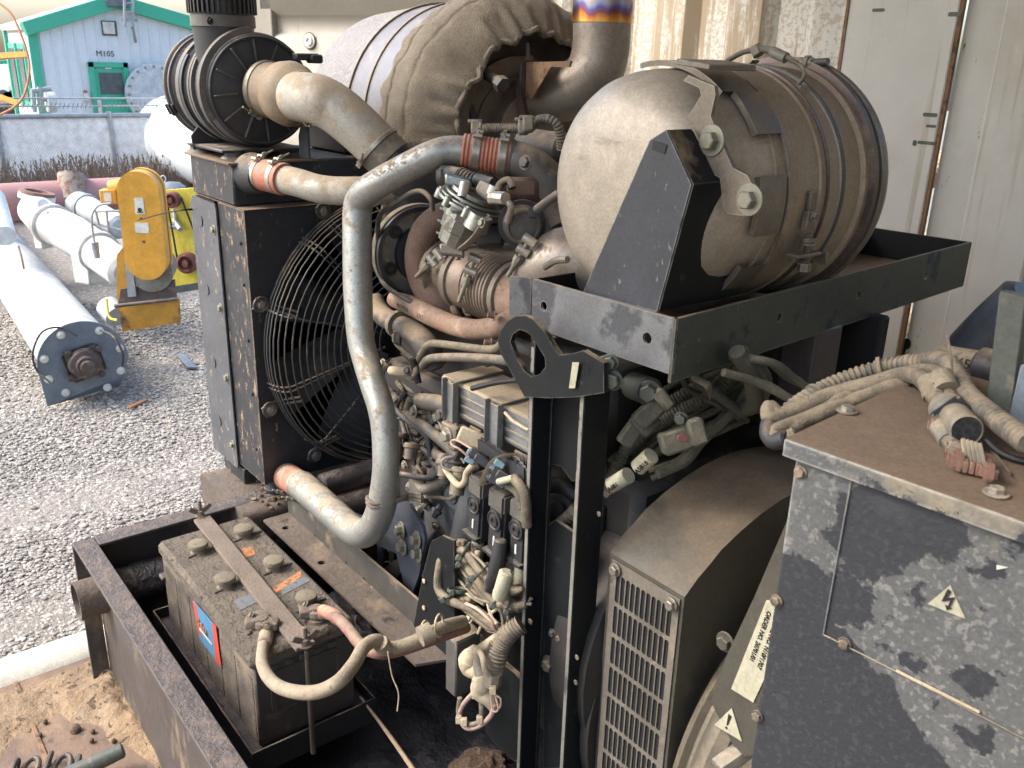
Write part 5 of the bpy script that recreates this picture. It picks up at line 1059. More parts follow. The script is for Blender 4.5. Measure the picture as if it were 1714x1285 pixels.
# clamp strap with cut-outs wrapping over the shell (segments)
for a0, a1, y0_, y1_ in ((-104, -52, 1.035, 1.11), (-52, -30, 1.06, 1.12), (-12, 14, 1.05, 1.11), (30, 60, 1.06, 1.12)):
    b = B(); lathe(b, cy(y0_), Y1, [(0, .180), (0, .1885), (y1_-y0_, .1885), (y1_-y0_, .182)], 24, a0=math.radians(a0), a1=math.radians(a1), u0=X1*1.0, ) 
    # reorient: angle measured from +X towards +Z
    for v in b.verts: pass
    mk('collar_segment', b, m_strap, t)
# inlet cone at lower left
ic = PP('y', (885, 455, 1.0), (905, 446, 1.0), (935, 438, 1.02), (985, 440, 1.06)); b = B(); tube(b, ic, [PX(36, ic[0]), PX(40, ic[1]), PX(56, ic[2]), PX(66, ic[3])], 40, 5); mk('inlet_cone', b, m_exh, t)
b = B(); q = PP('y', (912, 447, .955), (930, 436, .945), (950, 434, .94)); tube(b, q, .006, 8, 4); mk('weld_patch', b, m_strap, t)
# clamp bracket with two bolts
KY = .985
def k5(pts, y=KY): return [(P(900+x/2.857, yy/2.857, 'y', y).x, P(900+x/2.857, yy/2.857, 'y', y).z) for x, yy in pts]
b = B(); plate(b, k5([(715, 385), (790, 420), (800, 455), (735, 560), (745, 650), (790, 760), (830, 815), (890, 850), (905, 990), (925, 1020), (1010, 1030), (1050, 985), (1065, 920), (1020, 835), (950, 800), (880, 640), (845, 555), (868, 450), (862, 410), (800, 385), (740, 360)])[::-1], V((0, KY, 0)), X1, Z1, .008); kb = mk('clamp_bracket', b, m_strap, t)
e0, e1 = P(1136, 120, 'y', KY), P(1205, 142, 'y', KY)
b = B(); q = P(1150, 126, 'y', KY); obox(b, V((q.x+.012, KY+.045, CO.z+CR+.006)), X1*.030-Z1*.003, Y1*.05, Z1*.004, .0015); mk('bracket_top', b, m_strap, t)
for (x, y) in ((1192, 235), (1255, 334)):
    p = P(x, y, 'y', KY-.008); bolt(p, -Y1, .0125, t, m_zinc, washer=1.7, h=.9)
# bolt lug low right: V clamp T bolt
p = P(1362, 350, 'x', CO.x+.19)
q = P(1360, 372, 'x', CO.x+.196); b = B(); obox(b, P(1358, 345, 'x', CO.x+.188), Y1*.009, Z1*.022, X1*.003, .001); obox(b, P(1353, 370, 'x', CO.x+.188), Y1*.010, Z1*.014, X1*.005, .001); mk('clamp_strap', b, m_strap, t)
bolt(P(1362, 362, 'x', CO.x+.194), X1, .006, t, m_strap)
b = B(); cyl(b, P(1354, 392, 'x', CO.x+.19), P(1348, 450, 'x', CO.x+.185), .0055, 12); lathe(b, P(1353, 398, 'x', CO.x+.19), -Z1, [(0, .012), (.004, .012), (.004, .008), (.008, .012), (.010, .012)], 20); lathe(b, P(1347, 440, 'x', CO.x+.19), -Z1, [(0, .010), (.012, .010)], 6); mk('clamp_tbolt', b, m_strap, t)
b = B(); obox(b, P(1345, 425, 'x', CO.x+.185), Y1*.03, X1*.012, Z1*.0025, .001); obox(b, P(1374, 431, 'x', CO.x+.185), Y1*.003, X1*.012, Z1*.010, .001); mk('clamp_ear', b, m_strap, t)
# top fittings and v-band bolt
def hexfit(px, py, yv, r, par, nm='sensor_boss'):
    p = P(px, py, 'y', yv); b = B(); lathe(b, p-Z1*.012, Z1, [(0, r*1.35), (.010, r*1.3), (.012, r*1.0)], 24); o = mk(nm, b, m_strap, par); b = B(); lathe(b, p, Z1, [(0, r), (.012, r), (.014, r*.6)], 6); mk('hex_nut', b, m_zinc, o); return p
s1 = hexfit(1263, 138, 1.22, .013, t); s2_ = hexfit(1333, 156, 1.24, .012, t); 
b = B(); tube(b, PP('y', (1330, 148, 1.235), (1346, 128, 1.235), (1342, 112, 1.235), (1325, 100, 1.235), (1305, 90, 1.235), (1278, 82, 1.235), (1245, 87, 1.235), (1220, 100, 1.235), (1208, 112, 1.23), (1198, 122, 1.22)), [.003, .003, .003, .004, .006, .006, .004, .0045, .0045, .0045], 10, 5); tag(mk('sensor_cable', b, m_conv), 'dusty sensor cable looping over the top of the exhaust canister', 'cable')
b = B(); a_, c_ = P(1292, 86, 'y', 1.235), P(1316, 97, 'y', 1.235); cyl(b, a_, c_, .0085, 12); o_ = mk('connector', b, m_conn, bpy.data.objects['sensor_cable'])
b = B(); a_, c_ = P(1264, 78, 'y', 1.233), P(1270, 92, 'y', 1.233); cyl(b, a_, c_, .0095, 8); mk('clip', b, m_conn, bpy.data.objects['sensor_cable'])
b = B(); cyl(b, P(1275, 112, 'y', 1.33), P(1386, 103, 'y', 1.33), .0045, 10); mk('vband_bolt', b, m_strap, t)
for x, y, r in ((1343, 106, .0095), (1352, 105, .012), (1357, 105, .009)):
    b = B(); p = P(x, y, 'y', 1.33); lathe(b, p-X1*.004, V((1, .1, 0)), [(0, r), (.007, r)], 10); mk('vband_nut', b, m_zinc, t)
b = B(); cyl(b, P(1365, 104, 'y', 1.33), P(1386, 103, 'y', 1.33), .006, 10); mk('vband_stud', b, m_post, t)
for x, y in ((1277, 112), (1314, 110)):
    b = B(); p = P(x, y, 'y', 1.325); pts = [p+(X1*math.cos(i*.7)+Z1*math.sin(i*.7))*.007 for i in range(9)]; pts.append(p+V((-.03, 0, -.02))) ; tube(b, pts, .0018, 6, 3, flat=3); mk('vband_loop', b, m_strap, t)
b = B(); obox(b, P(1245, 118, 'y', 1.3), V((-.03, .01, -.016)), Y1*.01, Z1*.0015, .0005); obox(b, P(1330, 118, 'y', 1.33), V((.04, 0, -.008)), Y1*.008, Z1*.002, .0005); mk('vband_strap', b, m_strap, t)
# ================================================================== FRONT POST FRAME WITH LIFTING EYE
PY = .86
t = PF = emp('support_posts', 'tall black steel support posts below the exhaust platform', 'support', (-.93, PY, FZ))
def postb(px0, px1, py_, nm):
    x = P(px0, py_, 'y', PY).x; yb = P(px1, py_, 'x', x+.008).y
    b = B(); box(b, (x, PY, FZ+.03), (x+.008, yb, -.41), .0015); mk(nm, b, m_brackd, t)
    b = B(); box(b, (x+.0003, PY-.0012, FZ+.03), (x+.0077, PY-.0002, -.42), 0); mk(nm+'_edge', b, m_edge, t)
    return x, yb
xl0, yl_ = postb(886, 922, 700, 'left_post'); xr0, yr_ = postb(970, 1020, 700, 'right_post')
b = B(); box(b, (xl0-.05, yl_, FZ+.03), (xl0+.009, yl_+.006, -.41), .001); mk('left_post_web', b, m_brackd, t)
def pzy(px, py): p = P(px, py, 'y', PY+.045); return (p.x, p.z)
b = B(); plate(b, [pzy(*q) for q in ((910, 1285), (962, 1285), (970, 1000), (965, 905), (960, 890), (930, 870), (918, 880), (912, 905))], V((0, PY+.05, 0)), X1, Z1, .006); mk('web_plate', b, m_brackd, t)
b = B(); plate(b, [pzy(*q) for q in ((915, 600), (975, 600), (975, 800), (958, 805), (940, 780), (918, 775))], V((0, PY+.05, 0)), X1, Z1, .006); mk('web_plate', b, m_brackd, t)
for (x, y, v, r) in ((912, 830, PY+.05, .008), (920, 1112, PY+.04, .012), (925, 1060, PY+.04, .006), (936, 1068, PY+.04, .006)): bolt(P(x, y, 'y', v-.003), -Y1, r, t, m_grime, washer=1.5)
for (x, y, v, r) in ((1003, 860, PY, .0045), (966, 1100, PY, .005), (964, 1142, PY, .005), (888, 1040, PY, .006)): bolt(P(x, y, 'y', v-.001), -Y1, r, t, m_grime, washer=0, h=.3)
# lifting eye plate
def lz(px, py): p = P(px, py, 'y', PY-.0); return (p.x, p.z)
ol = [(842, 568), (846, 552), (858, 536), (872, 527), (888, 526), (902, 533), (914, 546), (925, 560), (935, 578), (945, 592), (960, 591), (985, 584), (1020, 605), (1020, 655), (975, 662), (930, 664), (887, 662), (876, 642), (862, 616), (848, 592)]
hol = [(863, 570), (867, 558), (878, 550), (890, 552), (902, 565), (912, 582), (921, 596), (922, 612), (912, 624), (898, 628), (886, 618), (872, 595)]
b = B(); plate(b, [lz(*q) for q in ol][::-1], V((0, PY-.002, 0)), X1, Z1, .009, [[lz(*q) for q in hol]])
mk('lifting_eye', b, m_brackd, t)
b = B(); q0_ = P(976, 640, 'y', PY-.016); plate(b, [lz(*q) for q in ((972, 603), (983, 603), (976, 646), (966, 646))], V((0, PY-.0155, 0)), X1, Z1, .001); sb = mk('part_label', b, m_label, t)
s_u = (P(968, 645, 'y', PY-.018)-P(976, 604, 'y', PY-.018)).normalized(); s_w = V((s_u.z, 0, -s_u.x)); s_w = -s_w if s_w.x > 0 else s_w
text('209-05', .0065, P(978, 606, 'y', PY-.0175), s_u, s_u.cross(Y1)*-1 if False else V((-s_u.z, 0, s_u.x))*-1 if False else V((-s_u.z, 0, s_u.x)), m_ink, t)
for (x, y, r) in ((1022, 606, .010), (1026, 636, .012)): bolt(P(x, y, 'y', PY+.01), V((.5, -1, 0)), r, t, m_post, washer=1.3)
# ================================================================== ENGINE
m_exhd = M('brown_exhaust_steel', (.24, .19, .145), .5, .45, layers=[dict(c=(.26, .15, .09), t=.58, k=7, s=12., top=-.1), dict(c=(.30, .24, .17), t=.56, k=6, s=20., top=.1)], bump=.25)
t = EN = emp('diesel_engine', 'dark grimy diesel engine block between radiator and alternator', 'engine', (-1.4, 1.2, -1.3))
b = B(); box(b, (-1.74, 1.0, -1.28), (-.90, 1.45, -.66), .02)
for k in range(8): box(b, (-1.70+k*.1, .985, -1.2), (-1.67+k*.1, 1.0, -.72), .004)
mk('engine_block', b, m_irond, t)
b = B(); box(b, (-1.70, 1.02, -.66), (-1.0, 1.42, -.50), .02); mk('cylinder_head', b, m_irond, t)
b = B(); box(b, (-1.66, 1.12, -.50), (-1.05, 1.36, -.40), .03); mk('rocker_cover', b, m_irond, t)
b = B(); box(b, (-1.72, 1.03, -1.36), (-.95, 1.40, -1.28), .02); mk('oil_pan', b, m_irond, t)
b = B(); lathe(b, V((-.90, 1.19, -1.0)), X1, [(-.12, .26), (-.08, .30), (.02, .31), (.03, .28)], 40); mk('bell_housing', b, m_irond, t)
b = B(); lathe(b, V((-1.74, 1.2, -.70)), -X1, [(0, .09), (.05, .09), (.06, .05), (.10, .05)], 32); mk('fan_drive', b, m_irond, t)
b = B(); lathe(b, V((-1.74, 1.2, -1.05)), -X1, [(0, .11), (.03, .11), (.03, .10), (.05, .10), (.05, .11), (.07, .11)], 36); mk('crank_pulley', b, m_irond, t)
b = B(); gx0, gx1 = P(1203, 730, 'y', 1.5).x, P(1232, 730, 'y', 1.5).x; box(b, (-1.75, 1.5, -1.1), (gx0, 1.78, -.42), .02); box(b, (gx1, 1.5, -1.1), (-.80, 1.53, -.42), .004); box(b, (gx0-.01, 1.5, -.42-.16), (gx1+.01, 1.53, -.42), .002); tag(mk('far_side_dark_fill', b, m_void), 'black boxes added as darkness on the far side of the engine under the platform', 'housing')  # added black boxes, standing in for the dark behind the looms
# casting visible right of the lower pipe
b = B(); box(b, (P(690, 850, 'y', .97).x, .95, P(700, 960, 'y', .97).z), (P(800, 850, 'y', .97).x, 1.02, P(760, 800, 'y', .97).z), .02); mk('side_casting', b, m_castg, t)
b = B(); tube(b, PP('y', (800, 795, .96), (792, 850, .955), (780, 930, .96), (785, 990, .97)), [.03, .034, .04, .04], 20, 5); mk('front_rib', b, m_castg, t)
q = P(760, 832, 'y', .93); b = B(); lathe(b, q, V((.25, -1, .05)), [(0, .024), (.004, .024), (.005, .014), (.002, .013), (.002, .012), (.008, .011), (.009, .005), (.004, .004)], 28); mk('boss_ring', b, m_castg, t)
for (x0, y0, x1, y1, yv, dp) in ((680, 800, 720, 850, 1.0, .08), (735, 840, 790, 1000, .99, .05), (655, 690, 705, 730, 1.02, .06)):
    a_, c_ = P(x0, y0, 'y', yv), P(x1, y1, 'y', yv); b = B(); box(b, (a_.x, yv-.01, c_.z), (c_.x, yv+dp, a_.z), .012); mk('cast_lug', b, m_iron, t)
b = B(); q = PP('y', (715, 935, .98), (750, 905, .95)); cyl(b, q[0], q[1], .035, 20); mk('core_plug', b, m_irond, t)
# ---- big dark pipes low behind the U bend
for i, (pts, r, mm_, lb) in enumerate((([(540, 812, 'x', -1.90), (640, 782, 'x', -1.90), (720, 758, 'x', -1.90)], 19, m_skid, 'upper of two big dark coolant pipes behind the lower pipe bend'), ([(530, 862, 'x', -1.86), (640, 832, 'x', -1.86), (720, 808, 'x', -1.86)], 24, m_skid, 'lower of two big dark coolant pipes behind the lower pipe bend'))):
    ps = [P(x, y, a, v) for x, y, a, v in pts]; b = B(); tube(b, ps, PX(r, ps[1]), 24, 4); tag(mk('coolant_pipe', b, mm_), lb, 'pipe')
# ---- disc cover with bolts
t = emp('gear_cover', 'round black bolted cover behind the rusty exhaust elbow', 'cover', P(690, 480, 'x', -1.58))
dc = P(708, 425, 'x', -1.60); dr_ = PX(80, dc); b = B(); dax = V((1, -.25, .05)).normalized()
lathe(b, dc, dax, [(-.05, dr_*.98), (0, dr_), (.004, dr_*.98), (.005, dr_*.90), (-.004, dr_*.88), (-.004, dr_*.62), (.006, dr_*.58), (.008, dr_*.3), (.008, .001)], 56); mk('cover', b, m_blackc, t)
b = B(); lathe(b, dc, dax, [(-.03, dr_*.99), (-.03, dr_*1.03), (-.004, dr_*1.03), (-.003, dr_*.99)], 56); mk('cover_rim', b, m_conv, t)
u_, v_, _ = frame(dax)
for k in range(6):
    a = k*math.pi/3+.35; bolt(dc+(u_*math.cos(a)+v_*math.sin(a))*dr_*.76, dax, .009, t, m_ink, washer=1.6)
b = B(); tp = PP('y', (700, 322, 1.08), (682, 345, 1.09), (668, 372, 1.10), (660, 405, 1.11)); tube(b, tp, PX(38, tp[1]), 28, 4); o = tag(mk('intake_hose', b, m_rubber), 'wide black intake hose running down behind the charge pipe', 'hose')
b = B(); q_ = (tp[2]-tp[1]).normalized(); lathe(b, tp[1]+q_*.012, q_, [(0, PX(38, tp[1])), (.001, PX(40, tp[1])), (.018, PX(40, tp[1])), (.019, PX(38, tp[1]))], 36); mk('clamp_band', b, m_conv, o)
# ---- rusty exhaust elbow and exhaust branch
t = emp('exhaust_elbow', 'rusted brown cast exhaust elbow curving down to the manifold', 'exhaust', P(740, 520, 'y', 1.02))
ep = PP('y', (775, 352, 1.05), (738, 362, 1.02), (712, 388, 1.0), (702, 428, .995), (710, 468, 1.0), (730, 498, 1.01), (752, 525, 1.03)); b = B(); tube(b, ep, [PX(20, ep[0]), PX(22, ep[1]), PX(24, ep[2]), PX(25, ep[3]), PX(26, ep[4]), PX(28, ep[5]), PX(30, ep[6])], 32, 6); mk('elbow', b, m_rust, t)
b = B()
for x0, y0, x1, y1 in ((735, 500, 850, 545), (745, 520, 830, 570)):
    a_, c_ = P(x0, y0, 'y', 1.04), P(x1, y1, 'y', 1.04); box(b, (a_.x, 1.03, c_.z), (c_.x, 1.12, a_.z), .02)
mk('manifold', b, m_rust, t)
for x, y in ((765, 505), (785, 515), (812, 541), (826, 527)): bolt(P(x, y, 'y', 1.01), V((.2, -1, .3)), .011, t, m_rust, washer=1.5)
b = B(); tube(b, PP('y', (757, 505, 1.0), (762, 522, .99), (772, 535, 1.0)), .008, 8, 4); mk('stud_bracket', b, m_rust, t)
# long mottled rusty pipe
gp_ = PP('y', (660, 500, .975), (690, 512, .97), (725, 530, .96), (765, 546, .95), (800, 551, .945), (835, 545, .95), (862, 532, .97)); b = B(); tube(b, gp_, [PX(14, gp_[0])]+[PX(17, q) for q in gp_[1:5]]+[PX(18, q) for q in gp_[5:]], 28, 6)
o = mk('crossover_pipe', b, m_rusto); tag(o, 'orange and grey rust mottled pipe with stamped numbers under the exhaust', 'pipe')
for s_, x, y in (('411791-0', 672, 505), ('1711', 706, 522)):
    O_ = P(x, y+7, 'y', .955)-Y1*.012; U_ = (P(x+34, y+24, 'y', .945)-P(x, y+7, 'y', .955)).normalized(); text(s_, .014, O_, U_, (Z1-U_*U_.z).normalized(), m_post, o, 'stamping')
for x, y in ((828, 528), (822, 574)): bolt(P(x, y, 'y', .93), V((-.6, -1, .2)), .006, o, m_rust, washer=1.6, h=2)
# bellows assembly on X axis
t = emp('exhaust_bellows', 'brown exhaust pipe with V-band clamps and ribbed bellows leading to the canister', 'exhaust', P(800, 480, 'y', 1.0))
E0 = P(738, 450, 'y', 1.04); def_ax = V((1, -.02, .0)).normalized()
def eh(px, py): q = P(px, py, 'y', 1.035); return (q-E0).dot(def_ax)
h_a, h_b, h_c, h_d, h_e, h_f = eh(745, 450), eh(765, 456), eh(785, 465), eh(808, 472), eh(856, 488), eh(900, 500)
rE = PX(49, E0)
b = B(); lathe(b, E0, def_ax, [(-.05, rE*.8), (h_a-.01, rE*.84), (h_a, rE*1.02), (h_a+.006, rE*1.02), (h_a+.01, rE*.80), (h_c-.02, rE*.82), (h_c-.01, rE*1.06), (h_c+.004, rE*1.06), (h_d-.005, rE*.96), (h_d, rE*.9)], 44); mk('outlet_pipe', b, m_exhd, t)
pr = []; n = 9
for i in range(n):
    h = h_d+(h_e-h_d)*i/n; w_ = (h_e-h_d)/n; pr += [(h, rE*.94), (h+w_*.25, rE*1.06), (h+w_*.5, rE*1.08), (h+w_*.75, rE*1.06)]
b = B(); lathe(b, E0, def_ax, pr+[(h_e, rE*.94)], 48); mk('bellows', b, m_exhd, t)
b = B(); lathe(b, E0, def_ax, [(h_e, rE*.92), (h_e+.006, rE*.95), (h_f, rE*.95), (h_f+.04, rE*.9)], 44); mk('end_pipe', b, m_rusto, t)
for h, w_, k in ((h_a-.004, .016, 1.1), (h_c-.012, .020, 1.14), (h_e+.008, .016, 1.06)):
    b = B(); lathe(b, E0, def_ax, [(h, rE*k*.93), (h+.002, rE*k), (h+w_-.002, rE*k), (h+w_, rE*k*.93)], 48); mk('v_band', b, m_strap, t)
def tbolt(par, p, q, r=.0045):
    d = (q-p).normalized(); b = B(); cyl(b, p, q, r, 10); o = mk('v_band_bolt', b, m_zinc, par)
    b = B(); lathe(b, p.lerp(q, .42), d, [(0, r*2), (.012, r*2), (.013, r*1.5), (.02, r*1.5)], 8); mk('nut', b, m_zinc, o)
    s = d.cross(FW).normalized()
    for f in (.0, .28):
        c_ = p.lerp(q, f); b = B(); cyl(b, c_-s*.012, c_+s*.012, r*1.9, 12); mk('trunnion', b, m_steel, o)
tbolt(t, P(734, 425, 'y', .975), P(697, 463, 'y', .965)); tbolt(t, P(795, 432, 'y', .97), P(768, 505, 'y', .955)); tbolt(t, P(886, 402, 'y', .96), P(850, 462, 'y', .95))
# ---- steel air line
b = B(); tube(b, PP('y', (724, 352, .96), (722, 335, .955), (708, 321, .95), (690, 322, .945), (665, 338, .94), (640, 355, .94), (633, 372, .94), (633, 410, .94), (636, 460, .94), (650, 482, .94), (680, 500, .95), (705, 515, .97)), .0052, 12, 6); tag(mk('steel_line', b, m_iron), 'bent grey steel line looping left of the black round cover', 'pipe')
# ---- throttle / valve body (cast aluminium)
t = emp('aluminium_valve', 'bright cast aluminium valve body with stepped flange above the exhaust', 'valve', P(770, 420, 'y', .95))
va = (((RT*.46+UP*.89)*.93)-FW*.36).normalized(); fc_ = P(786, 346, 'y', .95); pxm = PX(1, fc_)
b = B(); lathe(b, fc_-va*pxm*72, va, [(0, 20*pxm), (3*pxm, 27*pxm), (24*pxm, 30*pxm), (26*pxm, 33*pxm), (48*pxm, 35*pxm), (50*pxm, 40*pxm), (72*pxm, 42*pxm)], 11); mk('valve_body', b, m_alu, t, sharp=15)
for k, (h0_, h1_, r) in enumerate(((0, 6, 57), (7, 11, 54), (12, 17, 48), (18, 26, 40))):
    b = B(); lathe(b, fc_+va*pxm*h0_, va, [(0, r*pxm), (.8*pxm, (r+1.5)*pxm), ((h1_-h0_-.8)*pxm, (r+1.5)*pxm), ((h1_-h0_)*pxm, r*pxm)], 44); mk('valve_flange', b, m_alu, t, sharp=25)
fu, fv, _ = frame(va)
for k in range(9):
    a = k*2*math.pi/9+.2; e = fu*math.cos(a)+fv*math.sin(a); b = B(); cyl(b, fc_+e*pxm*55-va*pxm*7, fc_+e*pxm*55+va*pxm*9, 7.5*pxm, 14); mk('flange_boss', b, m_alu, t); bolt(fc_+e*pxm*55+va*pxm*9, va, 4.6*pxm, t, m_zinc, washer=0)
for x, y, w_, h_ in ((745, 352, 9, 2), (741, 372, 9, 2), (738, 392, 8, 2), (770, 358, 3, 16), (757, 385, 2.5, 18)):
    b = B(); obox(b, P(x, y, 'y', .922), (RT*.92-UP*.38)*w_*pxm, FW*.006, (UP*.92+RT*.38)*h_*pxm, .0008); mk('cast_rib', b, m_alu, t)
b = B(); q = P(768, 346, 'y', .91); obox(b, q, RT*13*pxm, FW*.01, UP*10*pxm, .003); mk('machined_pad', b, m_alu, t)
b = B(); q = P(800, 372, 'y', .925); cyl(b, q-va*pxm*12, q+va*pxm*14, 21*pxm, 14); mk('side_chamber', b, m_alu, t)
b = B(); a_, c_ = P(800, 312, 'y', .95), P(832, 330, 'y', .945); obox(b, (a_+c_)/2, (c_-a_)*.5, va*.012, FW*.02, .004); mk('valve_cap', b, m_conn, t)
b = B(); p = P(768, 308, 'y', .94); obox(b, p, RT*.024-UP*.006, FW*.02, UP*.011, .004); mk('square_boss', b, m_alu, t)
b = B(); cyl(b, P(773, 330, 'y', .915), P(778, 306, 'y', .925), .009, 16); mk('stub_post', b, m_steel, t)
b = B(); arm = PP('y', (815, 366, .905), (806, 384, .905), (790, 402, .91), (772, 416, .92)); tube(b, arm, [.010, .011, .010, .009], 8, 4, flat=.45); mk('lever_arm', b, m_strap, t)
bolt(P(807, 373, 'y', .898), V((0, -1, .2)), .006, t, m_zinc); b = B(); obox(b, P(757, 420, 'y', .92), RT*.022-UP*.004, FW*.014, UP*.009, .003); mk('pivot_block', b, m_strap, t)
for x, y in ((746, 428), (766, 431)): bolt(P(x, y, 'y', .912), -UP, .0055, t, m_grime, washer=0)
b = B(); obox(b, P(820, 395, 'y', .97), RT*.025, FW*.02, UP*.02, .005); mk('black_bracket', b, m_ink, t)
# ---- sensor housing above valve and small hoses
t = emp('sensor_cluster', 'grimy sensor housing with black plug above the aluminium valve', 'sensor', P(760, 290, 'y', 1.0))
b = B(); a_ = P(757, 298, 'y', 1.0); obox(b, a_, RT*.03, FW*.03, UP*.02, .01); mk('housing', b, m_irond, t)
b = B(); cyl(b, P(752, 288, 'y', .965), P(772, 292, 'y', .955), .012, 16); mk('plug', b, m_rubber, t)
b = B(); tube(b, PP('y', (772, 292, .955), (790, 300, .96), (815, 305, .97)), .013, 14, 4, corr=(.008, .08)); mk('boot', b, m_rubber, t)
b = B(); tube(b, PP('y', (832, 322, .93), (838, 308, .94), (852, 302, .95), (858, 315, .95)), .007, 10, 5); mk('small_hose', b, m_rubber, t)
b = B(); cyl(b, P(822, 326, 'y', .925), P(828, 312, 'y', .93), .009, 12); mk('white_fitting', b, m_labelw, t)
b = B(); tube(b, PP('y', (820, 336, .92), (840, 334, .925), (855, 345, .93), (850, 370, .94)), .006, 10, 5); mk('braided_line', b, m_steel, t)
b = B(); cyl(b, P(824, 330, 'y', .92), P(846, 332, 'y', .92), .011, 8); mk('hex_coupling', b, m_steel, t)
b = B(); cyl(b, P(798, 298, 'y', .95), P(826, 306, 'y', .95), .009, 12); mk('black_fitting', b, m_rubber, t)
b = B(); obox(b, P(875, 318, 'y', 1.05), RT*.03, FW*.02, UP*.022, .01); mk('brown_casting', b, m_rust, t)
# ---- wastegate can
t = emp('wastegate_actuator', 'dark round actuator can on a black bracket left of the canister', 'actuator', P(875, 400, 'y', 1.0))
q = P(876, 380, 'y', .965); wa = (-FW*.92+UP*-.32+RT*.05).normalized(); wr = PX(30, q)
b = B(); lathe(b, q, wa, [(-.05, wr*.9), (-.045, wr*1.1), (-.03, wr*1.12), (-.028, wr*1.0), (-.004, wr*1.0), (0, wr*.96), (.001, wr*.84), (-.004, wr*.78), (-.002, wr*.5), (-.002, .001)], 40); mk('can', b, m_iron, t)
b = B(); lathe(b, q, wa, [(-.036, wr*1.0), (-.036, wr*1.38), (-.031, wr*1.38), (-.031, wr*1.0)], 36); mk('bracket_ring', b, m_rubber, t)
b = B(); tube(b, PP('y', (893, 355, .955), (915, 338, .96), (935, 324, .97)), .0075, 12, 3); mk('push_rod', b, m_iron, t)
b = B(); lathe(b, P(892, 356, 'y', .953), -FW, [(-.004, .010), (.008, .010), (.009, .004)], 6); mk('rod_nut', b, m_ink, t)
# ---- cable bundle on top of the joint hose
t = emp('corrugated_lead', 'grey corrugated lead clipped over the joint and curling behind the canister', 'conduit', P(860, 215, 'y', 1.1))
b = B(); tube(b, PP('y', (795, 220, 1.08), (810, 215, 1.085), (850, 214, 1.10), (885, 214, 1.11), (900, 202, 1.11), (917, 199, 1.11), (932, 208, 1.12), (938, 228, 1.13), (940, 250, 1.14)), .0085, 14, 8, corr=(.006, .10)); mk('conduit', b, m_conv, t)
for x, y in ((797, 214), (876, 212), (884, 208)):
    b = B(); p = P(x, y, 'y', 1.075); obox(b, p, RT*.010, FW*.01, UP*.014, .003); obox(b, p+UP*.012-RT*.002, RT*.014, FW*.008, UP*.003, .001); mk('clip', b, m_conn, t)
b = B(); tube(b, PP('y', (880, 240, 1.2), (910, 245, 1.2), (945, 250, 1.2)), .032, 24, 3); tag(mk('grey_cross_tube', b, m_iron), 'short grey tube behind the corrugated lead', 'pipe')
# ---- grey coolant elbow
t = emp('coolant_elbow', 'grey green coolant elbow with wide clamp below the rusty pipe', 'pipe', P(680, 560, 'y', .97))
ge = PP('y', (628, 500, 1.0), (638, 525, .99), (660, 540, .975), (690, 555, .965), (715, 580, .96), (728, 612, .97)); b = B(); tube(b, ge, [PX(14, ge[0]), PX(17, ge[1]), PX(17, ge[2]), PX(20, ge[3]), PX(22, ge[4]), PX(20, ge[5])], 26, 6); mk('elbow', b, m_iron, t)
b = B(); q = P(668, 543, 'y', .97); lathe(b, q, (ge[3]-ge[2]), [(-.008, .028), (-.007, .031), (.009, .031), (.010, .028)], 32); mk('clamp_band', b, m_conv, t)
b = B(); obox(b, P(665, 565, 'y', .945), RT*.008, FW*.01, UP*.014, .002); mk('clamp_lug', b, m_iron, t)
for i, pts in enumerate((((700, 605, .945), (708, 588, .935), (722, 575, .93), (760, 578, .925), (805, 584, .92), (830, 583, .915), (842, 572, .91)), ((708, 612, .94), (716, 602, .93), (735, 598, .925), (780, 598, .92), (820, 600, .915), (850, 604, .90)))):
    b = B(); tube(b, PP('y', *pts), .0075+.001*i, 14, 6); tag(mk('fuel_line', b, m_loom if i == 0 else m_conv), ('upper' if i == 0 else 'lower')+' of two dusty tan steel fuel lines above the finned cover', 'pipe')
b = B(); tube(b, PP('y', (655, 620, .93), (680, 622, .93), (700, 615, .94)), .010, 12, 3); tag(mk('short_tan_line', b, m_tan), 'short tan line end right of the charge pipe', 'pipe')
